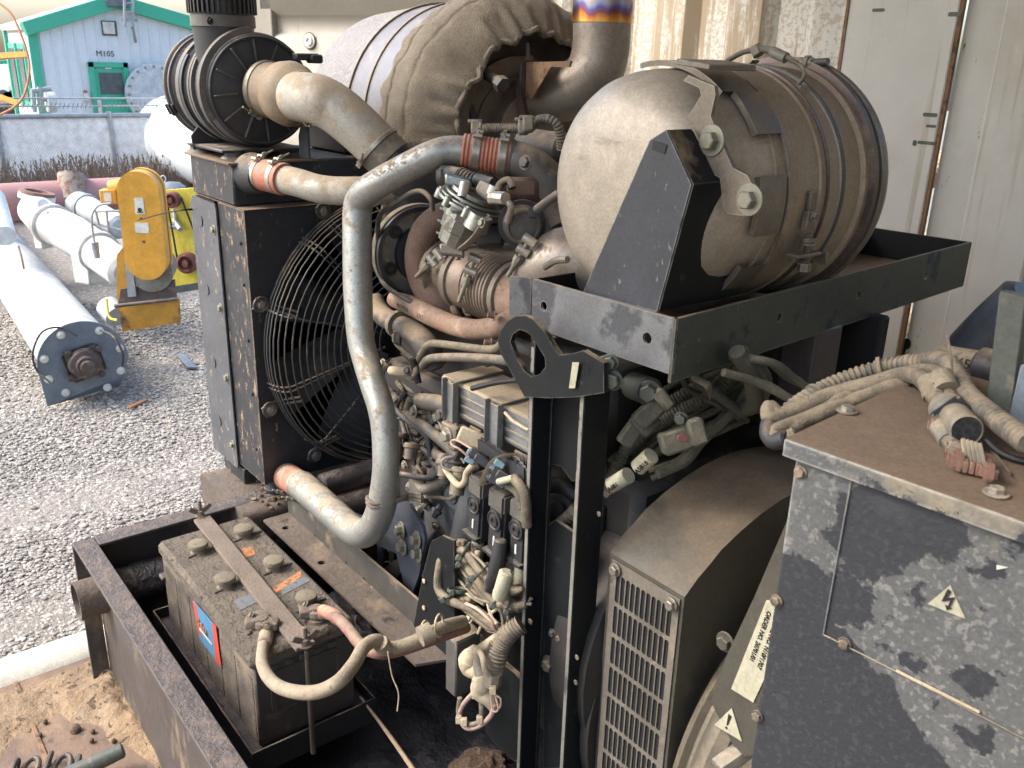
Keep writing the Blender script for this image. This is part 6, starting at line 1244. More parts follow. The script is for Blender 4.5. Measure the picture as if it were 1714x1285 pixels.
# ================================================================== ENGINE CONTROLLER / COVER with straps
CYy = .90
t = EC = emp('controller_cover', 'long dusty ribbed controller cover held by two strap brackets', 'cover', P(820, 740, 'y', CYy))
xa, xb = P(742, 640, 'y', CYy).x, P(905, 640, 'y', CYy).x; zt_, zb2 = P(745, 640, 'y', CYy).z, P(745, 690, 'y', CYy).z
b = B(); box(b, (xa, CYy, zb2), (xb, CYy+.13, zt_), .008); 
mk('cover_body', b, m_covg, t)
b = B(); box(b, (xa-.006, CYy-.003, zt_-.012), (xb, CYy+.10, zt_+.014), .005); mk('cover_lid', b, m_covg, t)
for k in range(3):
    b = B(); box(b, (xa, CYy-.004, zb2+.012+k*.018), (xb, CYy, zb2+.018+k*.018), .001); mk('cover_rib', b, m_covg, t)
for px0, px1 in ((748, 766), (820, 842)):
    x0, x1 = P(px0, 660, 'y', CYy-.01).x, P(px1, 660, 'y', CYy-.01).x; b = B()
    box(b, (x0, CYy-.012, zb2-.006), (x1, CYy-.008, zt_+.012), .001); box(b, (x0, CYy-.012, zt_+.016), (x1, CYy+.10, zt_+.021), .001); box(b, (x0-.001, CYy-.022, zb2+.0), (x0+.002, CYy-.008, zt_+.02), .001); box(b, (x1-.002, CYy-.022, zb2+.0), (x1+.001, CYy-.008, zt_+.02), .001)
    st_ = mk('strap_bracket', b, m_covg, t)
    b = B(); xm = (x0+x1)/2; obox(b, V((xm, CYy-.012, zb2-.032)), X1*.024, Y1*.008, Z1*.024, .003); mk('mount_pad', b, m_conv, t)
    bolt(V((xm, CYy-.021, zb2-.030)), -Y1, .011, t, m_steel, washer=1.5); bolt(V((xm+.055, CYy+.0, zb2-.018)), -Y1, .012, t, m_iron, washer=1.5)
    b = B(); box(b, (xm+.04, CYy, zb2-.06), (xm+.075, CYy+.006, zb2), .002); mk('hanger_tab', b, m_iron, t)
b = B(); tube(b, PP('y', (845, 690, .885), (860, 705, .885), (885, 720, .885)), .003, 8, 3); mk('bent_clip', b, m_tan, t)
b = B(); tube(b, PP('y', (790, 650, .87), (830, 640, .88), (870, 635, .88), (900, 628, .88)), .005, 8, 4); mk('seal_cord', b, m_ink, t)
# ================================================================== FUEL LINES / TUBES left of posts
def line(nm, pts, r, mat, label, cat='pipe', seg=12, group=None, **kw):
    b = B(); tube(b, PP('y', *pts), r, seg, 6, **kw); o = mk(nm, b, mat); tag(o, label, cat, group); return o
line('fuel_hose', ((690, 668, .92), (684, 690, .915), (700, 706, .91), (740, 738, .905), (768, 764, .90)), .0115, m_iron, 'thick grey fuel hose slanting down to the clamped filter neck')
line('fuel_hose', ((675, 660, .93), (664, 680, .925), (672, 696, .92), (700, 716, .915), (716, 735, .915), (722, 770, .91), (733, 784, .905), (729, 796, .90), (712, 800, .90), (668, 793, .91)), .0062, m_rubber, 'black fuel hose curling down into the hook shaped end')
line('fuel_hose', ((670, 690, .93), (676, 718, .925), (684, 738, .92), (712, 755, .915), (725, 770, .91)), .0055, m_iron, 'thin grey hose running beside the black hooked hose')
line('fuel_hose', ((724, 688, .94), (720, 715, .935), (720, 738, .93), (730, 760, .92), (745, 768, .91)), .0105, m_conv, 'pale upright hose bending to the clamp behind the grey hose')
line('bracket_tube', ((704, 672, .925), (728, 674, .925), (752, 680, .93)), .018, m_iron, 'short thick grey tube end with clamp under the finned cover')
line('wire_sleeve', ((745, 784, .885), (756, 800, .88), (768, 812, .875), (778, 806, .87), (782, 790, .87), (795, 775, .865)), .0065, m_tan, 'tan wire sleeve forming a V above the black modules', 'cable')
line('drain_tube', ((698, 792, .93), (702, 808, .925), (712, 818, .92), (728, 812, .915), (745, 800, .92)), .012, m_conn, 'dusty sensor plug lying below the hooked hose end', 'connector')
t = emp('fuel_fitting', 'bolted grey fuel fittings left of the controller cover', 'fitting', P(680, 740, 'y', .95))
for (x, y, r, mm_) in ((694, 688, .009, m_zinc), (671, 738, .010, m_zinc), (640, 720, .008, m_grime), (740, 695, .012, m_iron)): bolt(P(x, y, 'y', .905), V((-.2, -1, .1)), r, t, mm_, washer=1.5)
for (x, y, r1, r2, L) in ((760, 770, .020, .018, .03), (745, 772, .016, .013, .03), (745, 785, .011, .011, .02), (668, 727, .02, .016, .05), (690, 745, .016, .014, .03), (770, 785, .016, .016, .05)):
    b = B(); p = P(x, y, 'y', .905); lathe(b, p, V((.3, -.4, -1)), [(-.004, r1), (0, r1*1.15), (.006, r1*1.15), (.007, r2), (L, r2*.9)], 22); mk('fitting', b, m_conv if r1 < .017 else m_iron, t)
b = B(); tube(b, [P(758, 775, 'y', .89)+(RT*math.cos(a*.7)+UP*math.sin(a*.7)*.6)*.022 for a in range(9)], .0028, 6, 3); mk('wire_clamp', b, m_steel, t)
for (x0, y0, x1, y1) in ((735, 742, 750, 722), (752, 700, 775, 745), (690, 600, 700, 640)):
    b = B(); cyl(b, P(x0, y0, 'y', .93), P(x1, y1, 'y', .94), .008, 10); mk('stay_rod', b, m_irond, t)
b = B(); a_ = P(660, 760, 'y', .95); obox(b, a_, RT*.03, FW*.03, UP*.024, .008); obox(b, P(700, 770, 'y', .98), RT*.04, FW*.03, UP*.03, .01); mk('pump_block', b, m_rust, t)
b = B(); cyl(b, P(648, 776, 'y', .92), P(672, 770, 'y', .93), .010, 12); mk('black_plug', b, m_ink, t)
# ---- connector block strapped under the cover
t = CB = emp('strapped_connectors', 'black connector pack held by a tan strap with pale blue clips', 'connector', P(830, 790, 'y', .87))
b = B(); a_, c_ = P(800, 745, 'y', .885), P(880, 795, 'y', .875); obox(b, (a_+c_)/2, (c_-a_)/2, FW*.02, UP*.018, .006, 2); mk('connector_body', b, m_plast, t)
b = B(); a_, c_ = P(775, 735, 'y', .885), P(808, 720, 'y', .885); obox(b, P(795, 735, 'y', .89), RT*.03+UP*-.012, FW*.012, UP*.014+RT*.006, .004); mk('ribbed_sleeve', b, m_tan, t)
for i, (x, y) in enumerate(((800, 762), (808, 772), (838, 792), (845, 800), (832, 805))):
    b = B(); p = P(x, y, 'y', .855); obox(b, p, RT*.014+UP*-.009, FW*.006, UP*.007+RT*.004, .002); mk('plug', b, m_plast, t)
for x, y in ((790, 758), (786, 770), (828, 782), (820, 795), (836, 776)):
    b = B(); p = P(x, y, 'y', .853); obox(b, p, RT*.008+UP*-.005, FW*.005, UP*.005+RT*.003, .0015); mk('blue_clip', b, m_blueclip, t)
b = B(); st = PP('y', (806, 812, .85), (815, 790, .845), (826, 772, .85), (842, 763, .86), (855, 762, .875)); tube(b, st, .0075, 6, 5, flat=.25); mk('strap', b, m_tan, t)
for k in range(5):
    b = B(); p = P(868+k*4.5, 782+k*6, 'y', .868); tube(b, [p+(RT*.35*math.cos(a*.63)+UP*math.sin(a*.63)-FW*.3*math.cos(a*.63))*.014 for a in range(11)], .0022, 6, 2); mk('coil_ring', b, m_plast, t)
line('pink_lead', ((785, 765, .85), (770, 752, .84), (757, 745, .835), (756, 738, .84), (765, 737, .845), (785, 748, .85), (800, 758, .855)), .0022, m_pinkw, 'pale pink wire looping out of the connector pack', 'wire')
b = B(); tube(b, PP('y', (835, 806, .845), (848, 803, .845), (858, 800, .85)), .0062, 12, 3); tag(mk('pale_splice', b, m_label), 'cream splice sleeve beside the connector pack', 'sleeve')
t = emp('engine_wiring', 'loose thin hoses and wires crowding the engine side left of the black modules', 'wiring', P(720, 740, 'y', .93))
rw = random.Random(4); anc = [(665, 640), (690, 630), (705, 660), (668, 700), (690, 720), (715, 745), (740, 730), (755, 760), (735, 790), (700, 780), (670, 770), (665, 820), (700, 830), (740, 815), (765, 800), (785, 790), (720, 690), (745, 705), (690, 860), (720, 870), (770, 730), (655, 560), (640, 600), (660, 660)]
for k in range(34):
    a_, c_ = rw.choice(anc), rw.choice(anc)
    if abs(a_[0]-c_[0])+abs(a_[1]-c_[1]) < 40 or abs(a_[0]-c_[0])+abs(a_[1]-c_[1]) > 190: continue
    y0, y1 = rw.uniform(.915, .97), rw.uniform(.915, .97); mx_, my_ = (a_[0]+c_[0])/2+rw.uniform(-22, 22), (a_[1]+c_[1])/2+rw.uniform(-8, 26)
    b = B(); tube(b, PP('y', (a_[0]+rw.uniform(-6, 6), a_[1], y0), ((a_[0]*2+mx_)/3+rw.uniform(-8, 8), (a_[1]*2+my_)/3, y0), (mx_, my_, (y0+y1)/2), ((c_[0]*2+mx_)/3+rw.uniform(-8, 8), (c_[1]*2+my_)/3, y1), (c_[0], c_[1]+rw.uniform(-6, 6), y1)), rw.choice((.0025, .0035, .0045, .006)), 12, 6)
    mk('hose', b, rw.choice((m_rubber, m_conv, m_iron, m_loom, m_loomd)), t)
for k in range(16):
    x, y = rw.choice(anc); p = P(x+rw.uniform(-8, 8), y+rw.uniform(-8, 8), 'y', rw.uniform(.915, .94)); b = B(); e = (RT*rw.uniform(.3, 1)+UP*rw.uniform(-.8, .8)).normalized(); lathe(b, p, e, [(0, .008), (.010, .009), (.011, .012), (.018, .012), (.019, .007), (.03, .006)], rw.choice((6, 14))); mk('hose_fitting', b, rw.choice((m_conn, m_iron, m_steel, m_rubber)), t)
for k in range(12):
    x, y = rw.choice(anc); bolt(P(x+rw.uniform(-12, 12), y+rw.uniform(-12, 12), 'y', .925), V((rw.uniform(-.4, .4), -1, rw.uniform(-.2, .4))), rw.uniform(.005, .009), t, rw.choice((m_grime, m_zinc)))
# ================================================================== THREE BLACK MODULES
MN = V((-.25, -1, .10)).normalized(); MUp = (Z1*.99+X1*.0-MN*.10).normalized(); 
for i, (xa_, ya_, xb_, yb_, wpx, yv, lab) in enumerate(((797, 800, 790, 906, 38, .868, 'leftmost of the three black turn-lock modules'), (832, 822, 825, 938, 42, .862, 'middle one of the three black turn-lock modules'), (868, 840, 862, 950, 42, .862, 'rightmost of the three black turn-lock modules beside the post'))):
    a_, c_ = P(xa_, ya_, 'y', yv), P(xb_, yb_, 'y', yv); up_ = (a_-c_).normalized(); s = up_.cross(Y1).normalized(); s = s if s.x > 0 else -s; hw = PX(wpx/2, a_); h = (a_-c_).length/2; m = (a_+c_)/2
    t = emp('turn_lock_module', lab, 'connector', c_, 'black modules beside the post')
    b = B(); obox(b, m+Y1*.020, s*hw, Y1*.020, up_*h, .005, 2); mk('body', b, m_plast, t)
    b = B(); obox(b, m+up_*h*.72+Y1*.019, s*hw*1.04, Y1*.022, up_*h*.27, .004, 2); mk('cap', b, m_plastl, t)
    f = m-Y1*.001+up_*h*.18; b = B(); lathe(b, f, -Y1, [(0, hw*.85), (.003, hw*.85), (.0035, hw*.75), (.002, hw*.7), (.002, hw*.5), (.005, hw*.48), (.005, hw*.25), (.001, hw*.24)], 28); lk = mk('lock_ring', b, m_plast, t)
    b = B(); lathe(b, f-Y1*.002, -Y1, [(0, hw*.26), (.0005, hw*.26)], 12); mk('lock_hole', b, m_ink, lk)
    b = B(); obox(b, m-up_*h*.42-Y1*.001, s*hw*.10, Y1*.0006, up_*h*.14, 0); mk('paint_tick', b, m_labelw, t)
    b = B(); obox(b, m-up_*h*.80+Y1*.012-s*hw*.1, s*hw*1.05, Y1*.02, up_*h*.05, .001); obox(b, m-up_*h*.88-Y1*.002, s*hw*.5, Y1*.003, up_*h*.04, .001); mk('retainer', b, m_plast, t)
    b = B(); tube(b, [c_+up_*.004+Y1*.015, c_-up_*.02+Y1*.014, c_-up_*.045+Y1*.012+s*.002], [hw*.55, hw*.62, hw*.6], 16, 3); sl = mk('cable_sleeve', b, m_label if i != 1 else m_labelw, t)
text('A5G82', .012, P(858, 962, 'y', .83), V((0, 0, 1)), V((-1, 0, 0)), m_ink, bpy.data.objects['turn_lock_module.002'])
# ================================================================== HARNESS
HG = 'dusty cable looms hanging beside the post'
rnd = random.Random(21)
t = emp('main_loom', 'big tangle of dusty braided cable looms hanging left of the post', 'cable harness', P(800, 1000, 'y', .85))
looms = [
 ([(742, 930, .85), (735, 950, .84), (735, 985, .835), (752, 1005, .835), (785, 1018, .84), (810, 1035, .845), (835, 1055, .85), (850, 1070, .855)], .012),
 ([(750, 925, .86), (775, 922, .85), (800, 950, .84), (820, 975, .84), (840, 1000, .845), (860, 1012, .85), (880, 1010, .86)], .010),
 ([(742, 930, .87), (752, 922, .86), (768, 930, .85), (785, 955, .845), (800, 975, .84), (825, 1005, .842), (845, 1015, .845), (870, 1016, .855)], .011),
 ([(752, 940, .87), (744, 960, .865), (748, 985, .86), (760, 1000, .86), (790, 1005, .86)], .013),
 ([(745, 922, .875), (740, 945, .87), (760, 968, .865), (790, 990, .86), (815, 1000, .86)], .008),
 ([(792, 925, .87), (800, 945, .865), (810, 965, .86), (830, 985, .86), (860, 990, .86)], .011),
 ([(830, 955, .86), (835, 975, .855), (850, 990, .85), (868, 985, .86)], .013),
 ([(760, 1005, .845), (790, 1030, .84), (820, 1050, .845), (850, 1050, .85)], .007),
 ([(752, 1010, .85), (752, 1035, .85), (768, 1058, .86)], .006),
 ([(775, 905, .89), (770, 930, .88), (775, 960, .88), (800, 985, .875)], .016),
 ([(838, 1012, .85), (850, 1035, .845), (845, 1060, .84)], .006),
 ([(845, 1008, .85), (868, 1022, .86), (885, 1000, .87)], .006)]
for pts, r in looms:
    pts = [(x+rnd.uniform(-1.5, 1.5), y+rnd.uniform(-1.5, 1.5), v) for x, y, v in pts]
    b = B(); tube(b, PP('y', *pts), r*.72, 14, 7); mk('loom', b, m_loom, t)
    for k in range(3):
        dx, dy, dv = rnd.uniform(-9, 9), rnd.uniform(-9, 9), rnd.uniform(-.012, .02)
        b = B(); tube(b, PP('y', *[(x+dx+rnd.uniform(-4, 4), y+dy+rnd.uniform(-4, 4), v+dv) for x, y, v in pts]), r*rnd.uniform(.25, .55), 12, 6); mk('loom', b, (m_loom, m_tan, m_conv)[k], t)
for (x, y, v, r, an) in ((775, 925, .842, .02, .7), (772, 935, .84, .02, .5), (800, 960, .832, .024, .9), (790, 970, .84, .018, .6), (748, 1000, .828, .016, 1.2), (765, 990, .83, .018, 1.6), (830, 1005, .832, .018, .6), (850, 1015, .838, .016, .4)):
    p = P(x, y, 'y', v); e1 = (UP*math.cos(an)+RT*math.sin(an)); b = B(); tube(b, [p+e1*r*math.cos(a*.63)+FW*(.012+r*math.sin(a*.63)) for a in range(11)], .0024, 5, 2, flat=1.6); tie = mk('cable_tie', b, m_post, t)
    b = B(); obox(b, p+FW*-.008-e1*r*.5, e1*.005, FW*.004, e1.cross(FW)*.005, .001); mk('tie_head', b, m_post, tie)
b = B(); tube(b, PP('y', (838, 905, .85), (834, 935, .845), (826, 965, .84), (820, 985, .84)), [.012, .014, .013, .012], 14, 4); mk('taped_lead', b, m_plast, t)
b = B(); tube(b, PP('y', (848, 958, .835), (842, 978, .83), (836, 998, .83)), .0135, 14, 3); mk('printed_sleeve', b, m_label, t)
for pts in (((800, 1060, .84), (812, 1035, .845), (830, 1020, .85)), ((832, 1045, .84), (822, 1030, .845), (815, 1005, .85))):
    b = B(); tube(b, PP('y', *pts), .003, 6, 4); mk('small_wire', b, m_tan, t)
b = B(); tube(b, PP('y', (780, 1010, .835), (800, 1020, .83), (822, 1040, .835), (828, 1052, .84)), .0032, 8, 4); mk('pink_lead', b, m_pinkw, t)
# loom going up beside post
b = B(); tube(b, PP('y', (860, 800, .855), (872, 815, .85), (880, 835, .85), (882, 880, .855)), .009, 12, 5); mk('loom', b, m_loom, t)
b = B(); tube(b, PP('y', (850, 812, .86), (866, 825, .858), (874, 850, .858)), .007, 12, 5); mk('loom', b, m_loomd, t)
# ---- small black relay box
t = emp('relay_box', 'small black box with dusty top on an angled bracket near the pan', 'box', P(780, 1160, 'y', .8))
RBY = .80
q1, q2, q3 = P(745, 1063, 'y', RBY), P(763, 1077, 'y', RBY), P(763, 1170, 'y', RBY)
rbd = P(806, 1052, 'x', q2.x).y
zt3 = q2.z; b = B(); box(b, (q1.x, RBY, q3.z), (q2.x, rbd, zt3), .003) ; mk('box_body', b, m_plastl, t)
b = B(); box(b, (q1.x+.001, RBY+.001, zt3+.0), (q2.x-.001, rbd-.001, zt3+.003), .001); mk('dust_layer', b, m_loom, t)
b = B(); a_, c_ = P(790, 1040, 'y', .88), P(845, 1085, 'y', .88); plate(b, [(0, 0), ((c_-a_).length*1.3, 0), ((c_-a_).length*1.3, .05), (0, .05)][::1], a_-Z1*.05, V((1, 0, -.35)).normalized(), Z1, .005); mk('angle_bracket', b, m_iron, t)
b = B(); plate(b, rrect(0, -.20, .11, .0, .025), P(822, 1085, 'y', .885), X1, Z1, .01); mk('rounded_plate', b, m_brackd, t)
bolt(P(784, 1037, 'y', .84), V((0, -.6, .8)), .007, t, m_tan)
# ---- tan boots and conduit with wire loops
t = BT2 = emp('booted_leads', 'cream booted leads and conduit with small wire loops hanging below the looms', 'cable harness', P(810, 1200, 'y', .8))
def tb(nm, pts, r, mat, seg=14, **kw): b = B(); tube(b, PP('y', *pts), r, seg, 5, **kw); return mk(nm, b, mat, t)
tb('conduit', ((872, 1045, .84), (850, 1062, .82), (838, 1080, .81), (830, 1110, .80), (822, 1135, .80)), .0165, m_conv, corr=(.006, .07))
tb('boot', ((800, 1085, .80), (792, 1095, .79), (786, 1105, .785), (790, 1118, .785), (802, 1125, .785)), [.011, .016, .021, .019, .012], m_tan)
tb('boot', ((800, 1138, .785), (808, 1140, .78), (806, 1155, .78), (820, 1170, .785), (828, 1185, .79)), [.012, .018, .020, .015, .010], m_tan)
tb('sleeve', ((800, 1090, .795), (815, 1080, .80), (832, 1068, .81)), .010, m_tan)
tb('sleeve', ((805, 1100, .79), (803, 1115, .785), (806, 1132, .78)), .012, m_conn)
tb('plug', ((826, 1125, .79), (822, 1145, .785)), [.016, .018], m_conn, seg=8)
tb('lead', ((800, 1088, .78), (808, 1100, .77), (812, 1120, .77), (820, 1130, .78)), .0055, m_tan)
tb('lead', ((826, 1075, .80), (818, 1100, .795), (814, 1118, .79)), .0075, m_iron)
tb('lead', ((770, 1168, .79), (768, 1195, .785), (778, 1210, .78), (795, 1212, .775), (806, 1200, .775), (805, 1160, .78)), .0052, m_conv)
tb('pink_lead', ((792, 1160, .785), (775, 1180, .785), (770, 1200, .785), (780, 1218, .78), (800, 1216, .775), (820, 1200, .775), (828, 1180, .78)), .0045, m_pinkw)
tb('wire_loop', ((824, 1148, .775), (822, 1170, .77), (826, 1190, .77), (834, 1186, .77), (828, 1160, .772), (826, 1148, .775)), .0018, m_pinkw, 6)
tb('wire_loop', ((828, 1162, .785), (838, 1170, .785), (836, 1185, .785), (826, 1182, .785)), .0018, m_tan, 6)
for x, y in ((768, 1204), (777, 1208), (803, 1204), (795, 1162), (825, 1155)):
    b = B(); p = P(x, y, 'y', .768); obox(b, p, RT*.0055, FW*.007, UP*.0065, .001); mk('tie_head', b, m_tan, t)
# ================================================================== ENGINE RAIL, MOUNT
t = emp('engine_rail', 'long dusty angle rail beside the battery running to the right', 'rail', P(600, 980, 'z', -1.12))
r0_, r1_ = P(452, 872, 'z', -1.115), P(700, 1108, 'z', -1.115)
rl0, rl1 = P(500, 862, 'z', -1.115), P(775, 1110, 'z', -1.115)
yA, yB = .775, .85
x0, x1 = r0_.x-.02, P(695, 1105, 'y', yA).x
b = B(); plate(b, [(x0, yA), (x1, yA), (x1+.03, yB), (x0, yB)], V((0, 0, -1.123)), X1, Y1, .006, [circ(P(x, y, 'z', -1.115).x, P(x, y, 'z', -1.115).y, r, 12) for x, y, r in ((478, 882, .009), (538, 940, .009))]); mk('flange', b, m_beam, t)
hl = [(P(x, y, 'y', yB).x, P(x, y, 'y', yB).z) for x, y in ((531, 896), (583, 941), (613, 967))]
b = B(); plate(b, [(x0, -1.117), (x1+.03, -1.117), (x1+.03, -1.05), (x0, -1.05)], V((0, yB, 0)), X1, Z1, .006, [circ(x, z, .004, 10) for x, z in hl]); mk('web', b, m_iron, t)
bolt(P(626, 985, 'y', yB-.001), -Y1, .009, t, m_grime)
b = B(); bmesh.ops.create_icosphere(b, subdivisions=3, radius=1); q = P(608, 995, 'z', -1.11)
for v in b.verts: n_ = noise.noise(v.co*3); v.co = V((q.x+v.co.x*.045, q.y+v.co.y*.035, -1.118+max(v.co.z, -.1)*.014))+v.co*.006*n_
tag(mk('grease_lump', b, m_crust, t), None) if False else b.free()
b = B(); bmesh.ops.create_icosphere(b, subdivisions=3, radius=1); q = P(585, 1035, 'z', -1.16)
for v in b.verts: n_ = noise.noise(v.co*3); v.co = V((q.x+v.co.x*.10, q.y+v.co.y*.05, -1.19+v.co.z*.03))+v.co*.02*n_
tag(mk('grease_heap', b, m_crust), 'black greasy heap between the battery and the angle rail', 'grease')
t = emp('cross_beam', 'dusty hollow cross beam under the radiator', 'beam', (-2.1, 1.1, -1.2))
b = B(); zt4 = -1.102; plate(b, rrect(-2.30, zt4-.10, -1.985, zt4, .022, 4), V((0, .735, 0)), X1, Z1, -.9); mk('beam', b, m_beam, t)
bolt(P(425, 838, 'z', zt4), Z1, .008, t, m_grime)
for k in range(26):
    x, y = -2.06+rnd.gauss(0, .07), .80+abs(rnd.gauss(0, .04)); 
    b = B(); bmesh.ops.create_icosphere(b, subdivisions=1, radius=rnd.uniform(.003, .009))
    for v in b.verts: v.co *= 1+.3*noise.noise(v.co*300); v.co += V((x, y, zt4+.001))
    mk('dirt_flake', b, m_clod, t)
t = emp('engine_mount', 'blue black engine mount plate with four pale bolts', 'bracket', P(690, 1000, 'y', .88))
MY = .885
def mz(px, py, v=MY): p = P(px, py, 'y', v); return (p.x, p.z)
b = B(); plate(b, [mz(*q) for q in ((560, 842), (655, 884), (655, 868), (672, 835), (690, 842), (712, 880), (716, 900), (706, 960), (692, 1000), (680, 975), (668, 925), (640, 912), (560, 868))][::-1], V((0, MY, 0)), X1, Z1, .007); mk('mount_plate', b, m_teal, t)
for x, y in ((672, 887), (675, 915), (698, 903), (700, 926)): bolt(P(x, y, 'y', MY-.008), V((-.15, -1, .1)), .011, t, m_zinc, washer=1.75, h=1.1)
b = B(); plate(b, [mz(*q, .84) for q in ((729, 902), (722, 905), (708, 960), (695, 1030), (692, 1045), (694, 1100), (760, 1110), (760, 905), (740, 896))][::-1], V((0, .845, 0)), X1, Z1, .005); mk('side_plate', b, m_brackd, t)
for x, y in ((710, 972), (710, 1017)): bolt(P(x, y, 'y', .838), -Y1, .0055, t, m_tan, washer=0, h=.4)
b = B(); a_ = P(634, 890, 'y', .93); box(b, (a_.x-.012, .93, -1.35), (a_.x+.012, .936, a_.z), .001); mk('stay', b, m_teal, t)
for y in (910, 952):
    b = B(); q = P(648, y, 'y', .95); tube(b, [q+(RT*math.cos(a*.7)*.6+UP*math.sin(a*.7))*.018 for a in range(-2, 4)], .002, 6, 3); mk('spring_ring', b, m_steel, t)
b = B(); q = P(672, 975, 'y', .96); cyl(b, q, q+X1*.05, .07, 24); mk('dark_drum', b, m_irond, t)
# ================================================================== between the posts
b = B(); a_, c_ = P(938, 695, 'y', .95), P(934, 770, 'y', .95); lathe(b, c_, a_-c_, [(-.004, .024), (0, .028), (.01, .030), ((a_-c_).length-.01, .030), ((a_-c_).length, .024)], 28); tag(mk('black_filter', b, m_plastl), 'upright grey filter can seen between the two posts', 'filter')
b = B(); tube(b, PP('y', (905, 905, .93), (925, 888, .93), (950, 868, .94), (968, 850, .95)), .012, 14, 6, corr=(.007, .09)); tag(mk('ribbed_hose', b, m_conv), 'ribbed grey hose seen between the posts', 'hose')
b = B(); a_ = P(935, 850, 'y', .96); lathe(b, a_, V((.5, -1, .2)), [(-.03, .03), (0, .032), (.004, .026), (.004, .016), (.012, .014), (.013, .001)], 26); tag(mk('round_plug', b, m_irond), 'round dark plug behind the posts above the ribbed hose', 'plug')
line('dark_hose', ((905, 960, .95), (925, 935, .95), (955, 915, .95), (980, 900, .96)), .018, m_loomd, 'thick dark hose behind the posts under the ribbed hose', 'hose')
line('dark_hose', ((900, 830, .97), (915, 815, .96), (940, 812, .96), (965, 830, .97)), .014, m_irond, 'dark curved hose above the round plug behind the posts', 'hose')
# ================================================================== DARK HARNESS UNDER THE PLATFORM
t = emp('dark_harness', 'tangle of dark dusty looms and connectors under the platform right of the posts', 'cable harness', P(1120, 720, 'y', 1.1))
ends = [((1010, 820), (1060, 745), (1130, 690), (1200, 650), (1262, 590)), ((1015, 790), (1070, 720), (1140, 665), (1210, 625), (1275, 600)), ((1020, 770), (1060, 740), (1100, 700), (1160, 650), (1215, 600)),
        ((1005, 830), (1050, 790), (1110, 745), (1170, 720), (1230, 690)), ((1010, 700), (1040, 665), (1090, 645), (1150, 640), (1230, 620)), ((1100, 790), (1150, 770), (1180, 740), (1215, 700), (1250, 650)),
        ((1040, 760), (1090, 700), (1150, 650), (1200, 640), (1245, 660)), ((1060, 800), (1120, 795), (1160, 790), (1180, 760), (1185, 735)), ((1150, 600), (1170, 640), (1215, 670), (1245, 690)), ((1230, 590), (1262, 640), (1255, 680), (1215, 680)),
        ((1005, 740), (1010, 700), (1030, 660), (1070, 640), (1110, 630)), ((1030, 810), (1070, 765), (1120, 720), (1190, 690), (1260, 640)), ((1010, 780), (1045, 760), (1080, 755), (1120, 720)), ((1215, 620), (1270, 635), (1330, 665), (1380, 700)), ((1225, 600), (1290, 612), (1335, 640), (1390, 670))]
k_ = 0
for i, pts in enumerate(ends):
    for c in range(5 if i < 12 else 2):
        yv = .99+.10*((i*7) % 5)/5+.02*c; thin = .6 if i >= 12 else 1; jx, jy = (rnd.uniform(-20, 20), rnd.uniform(-16, 14)) if c else (0, 0); b = B()
        tube(b, PP('y', *[(x+jx+rnd.uniform(-5, 5), y+jy+rnd.uniform(-5, 5), yv+.05*k) for k, (x, y) in enumerate(pts)]), (.011, .008, .013, .010, .007, .008, .011)[i % 7]*thin*(1 if c == 0 else rnd.uniform(.4, .7)), 12, 6, corr=(.006, .08) if i in (0, 6) and c == 0 else None); mk('loom', b, m_loomd, t)
b = B(); tube(b, PP('y', (1158, 605, 1.0), (1165, 632, 1.0), (1185, 645, 1.0), (1190, 660, 1.02)), .010, 8, 5, flat=.3); mk('webbing_strap', b, m_loom, t)
for (x, y, a1, w_, h_) in ((1092, 685, .75, .032, .014), (1080, 705, .75, .018, .018), (1138, 735, .3, .030, .017), (1165, 722, .3, .012, .020), (1056, 725, .95, .022, .013), (1108, 668, .75, .010, .018)):
    b = B(); p = P(x, y, 'y', .97); e = (RT*math.cos(a1)+UP*math.sin(a1)); obox(b, p, e*w_, FW*.02, e.cross(FW)*h_, .004); mk('connector', b, m_loomd, t)
for (x0, y0, x1, y1) in ((1024, 812, 1052, 795), (1068, 782, 1090, 762)):
    b = B(); a_, c_ = P(x0, y0, 'y', .95), P(x1, y1, 'y', .955); cyl(b, a_, c_, .0135, 16); lb_ = mk('cable_label', b, m_label, t)
    U_ = (c_-a_).normalized(); Wn = (-FW-U_*(-FW).dot(U_)).normalized(); text('A5B10' if x0 > 1050 else 'A6B1', .011, a_+Wn*.0142+Wn.cross(U_)*-.004, U_, Wn.cross(U_), m_ink, lb_)
b = B(); lathe(b, P(1014, 822, 'y', .95), P(1024, 812, 'y', .95)-P(1014, 822, 'y', .95), [(0, .013), (.012, .013)], 6); mk('hex_end', b, m_zinc, t)
b = B(); obox(b, P(1143, 733, 'y', .945), RT*.008, FW*.002, UP*.005, .001); mk('red_lock', b, m_maroon, t)
for x, y, r in ((1088, 655, .014), (1140, 700, .008)): bolt(P(x, y, 'y', .96), V((.6, -1, .1)), r, t, m_post, washer=1.3, h=1.2)
b = B(); cyl(b, P(1060, 645, 'y', .98), P(1088, 655, 'y', .965), .022, 16); mk('sensor_body', b, m_post, t)
for (x, y, r) in ():
    p = P(x, y, 'y', 1.02); b = B(); tube(b, [p+(UP*math.cos(a*.63)*1+RT*.4*math.cos(a*.63)+FW*math.sin(a*.63))*r*.7 for a in range(11)], .003, 5, 2, flat=2); mk('cable_tie', b, m_post, t)
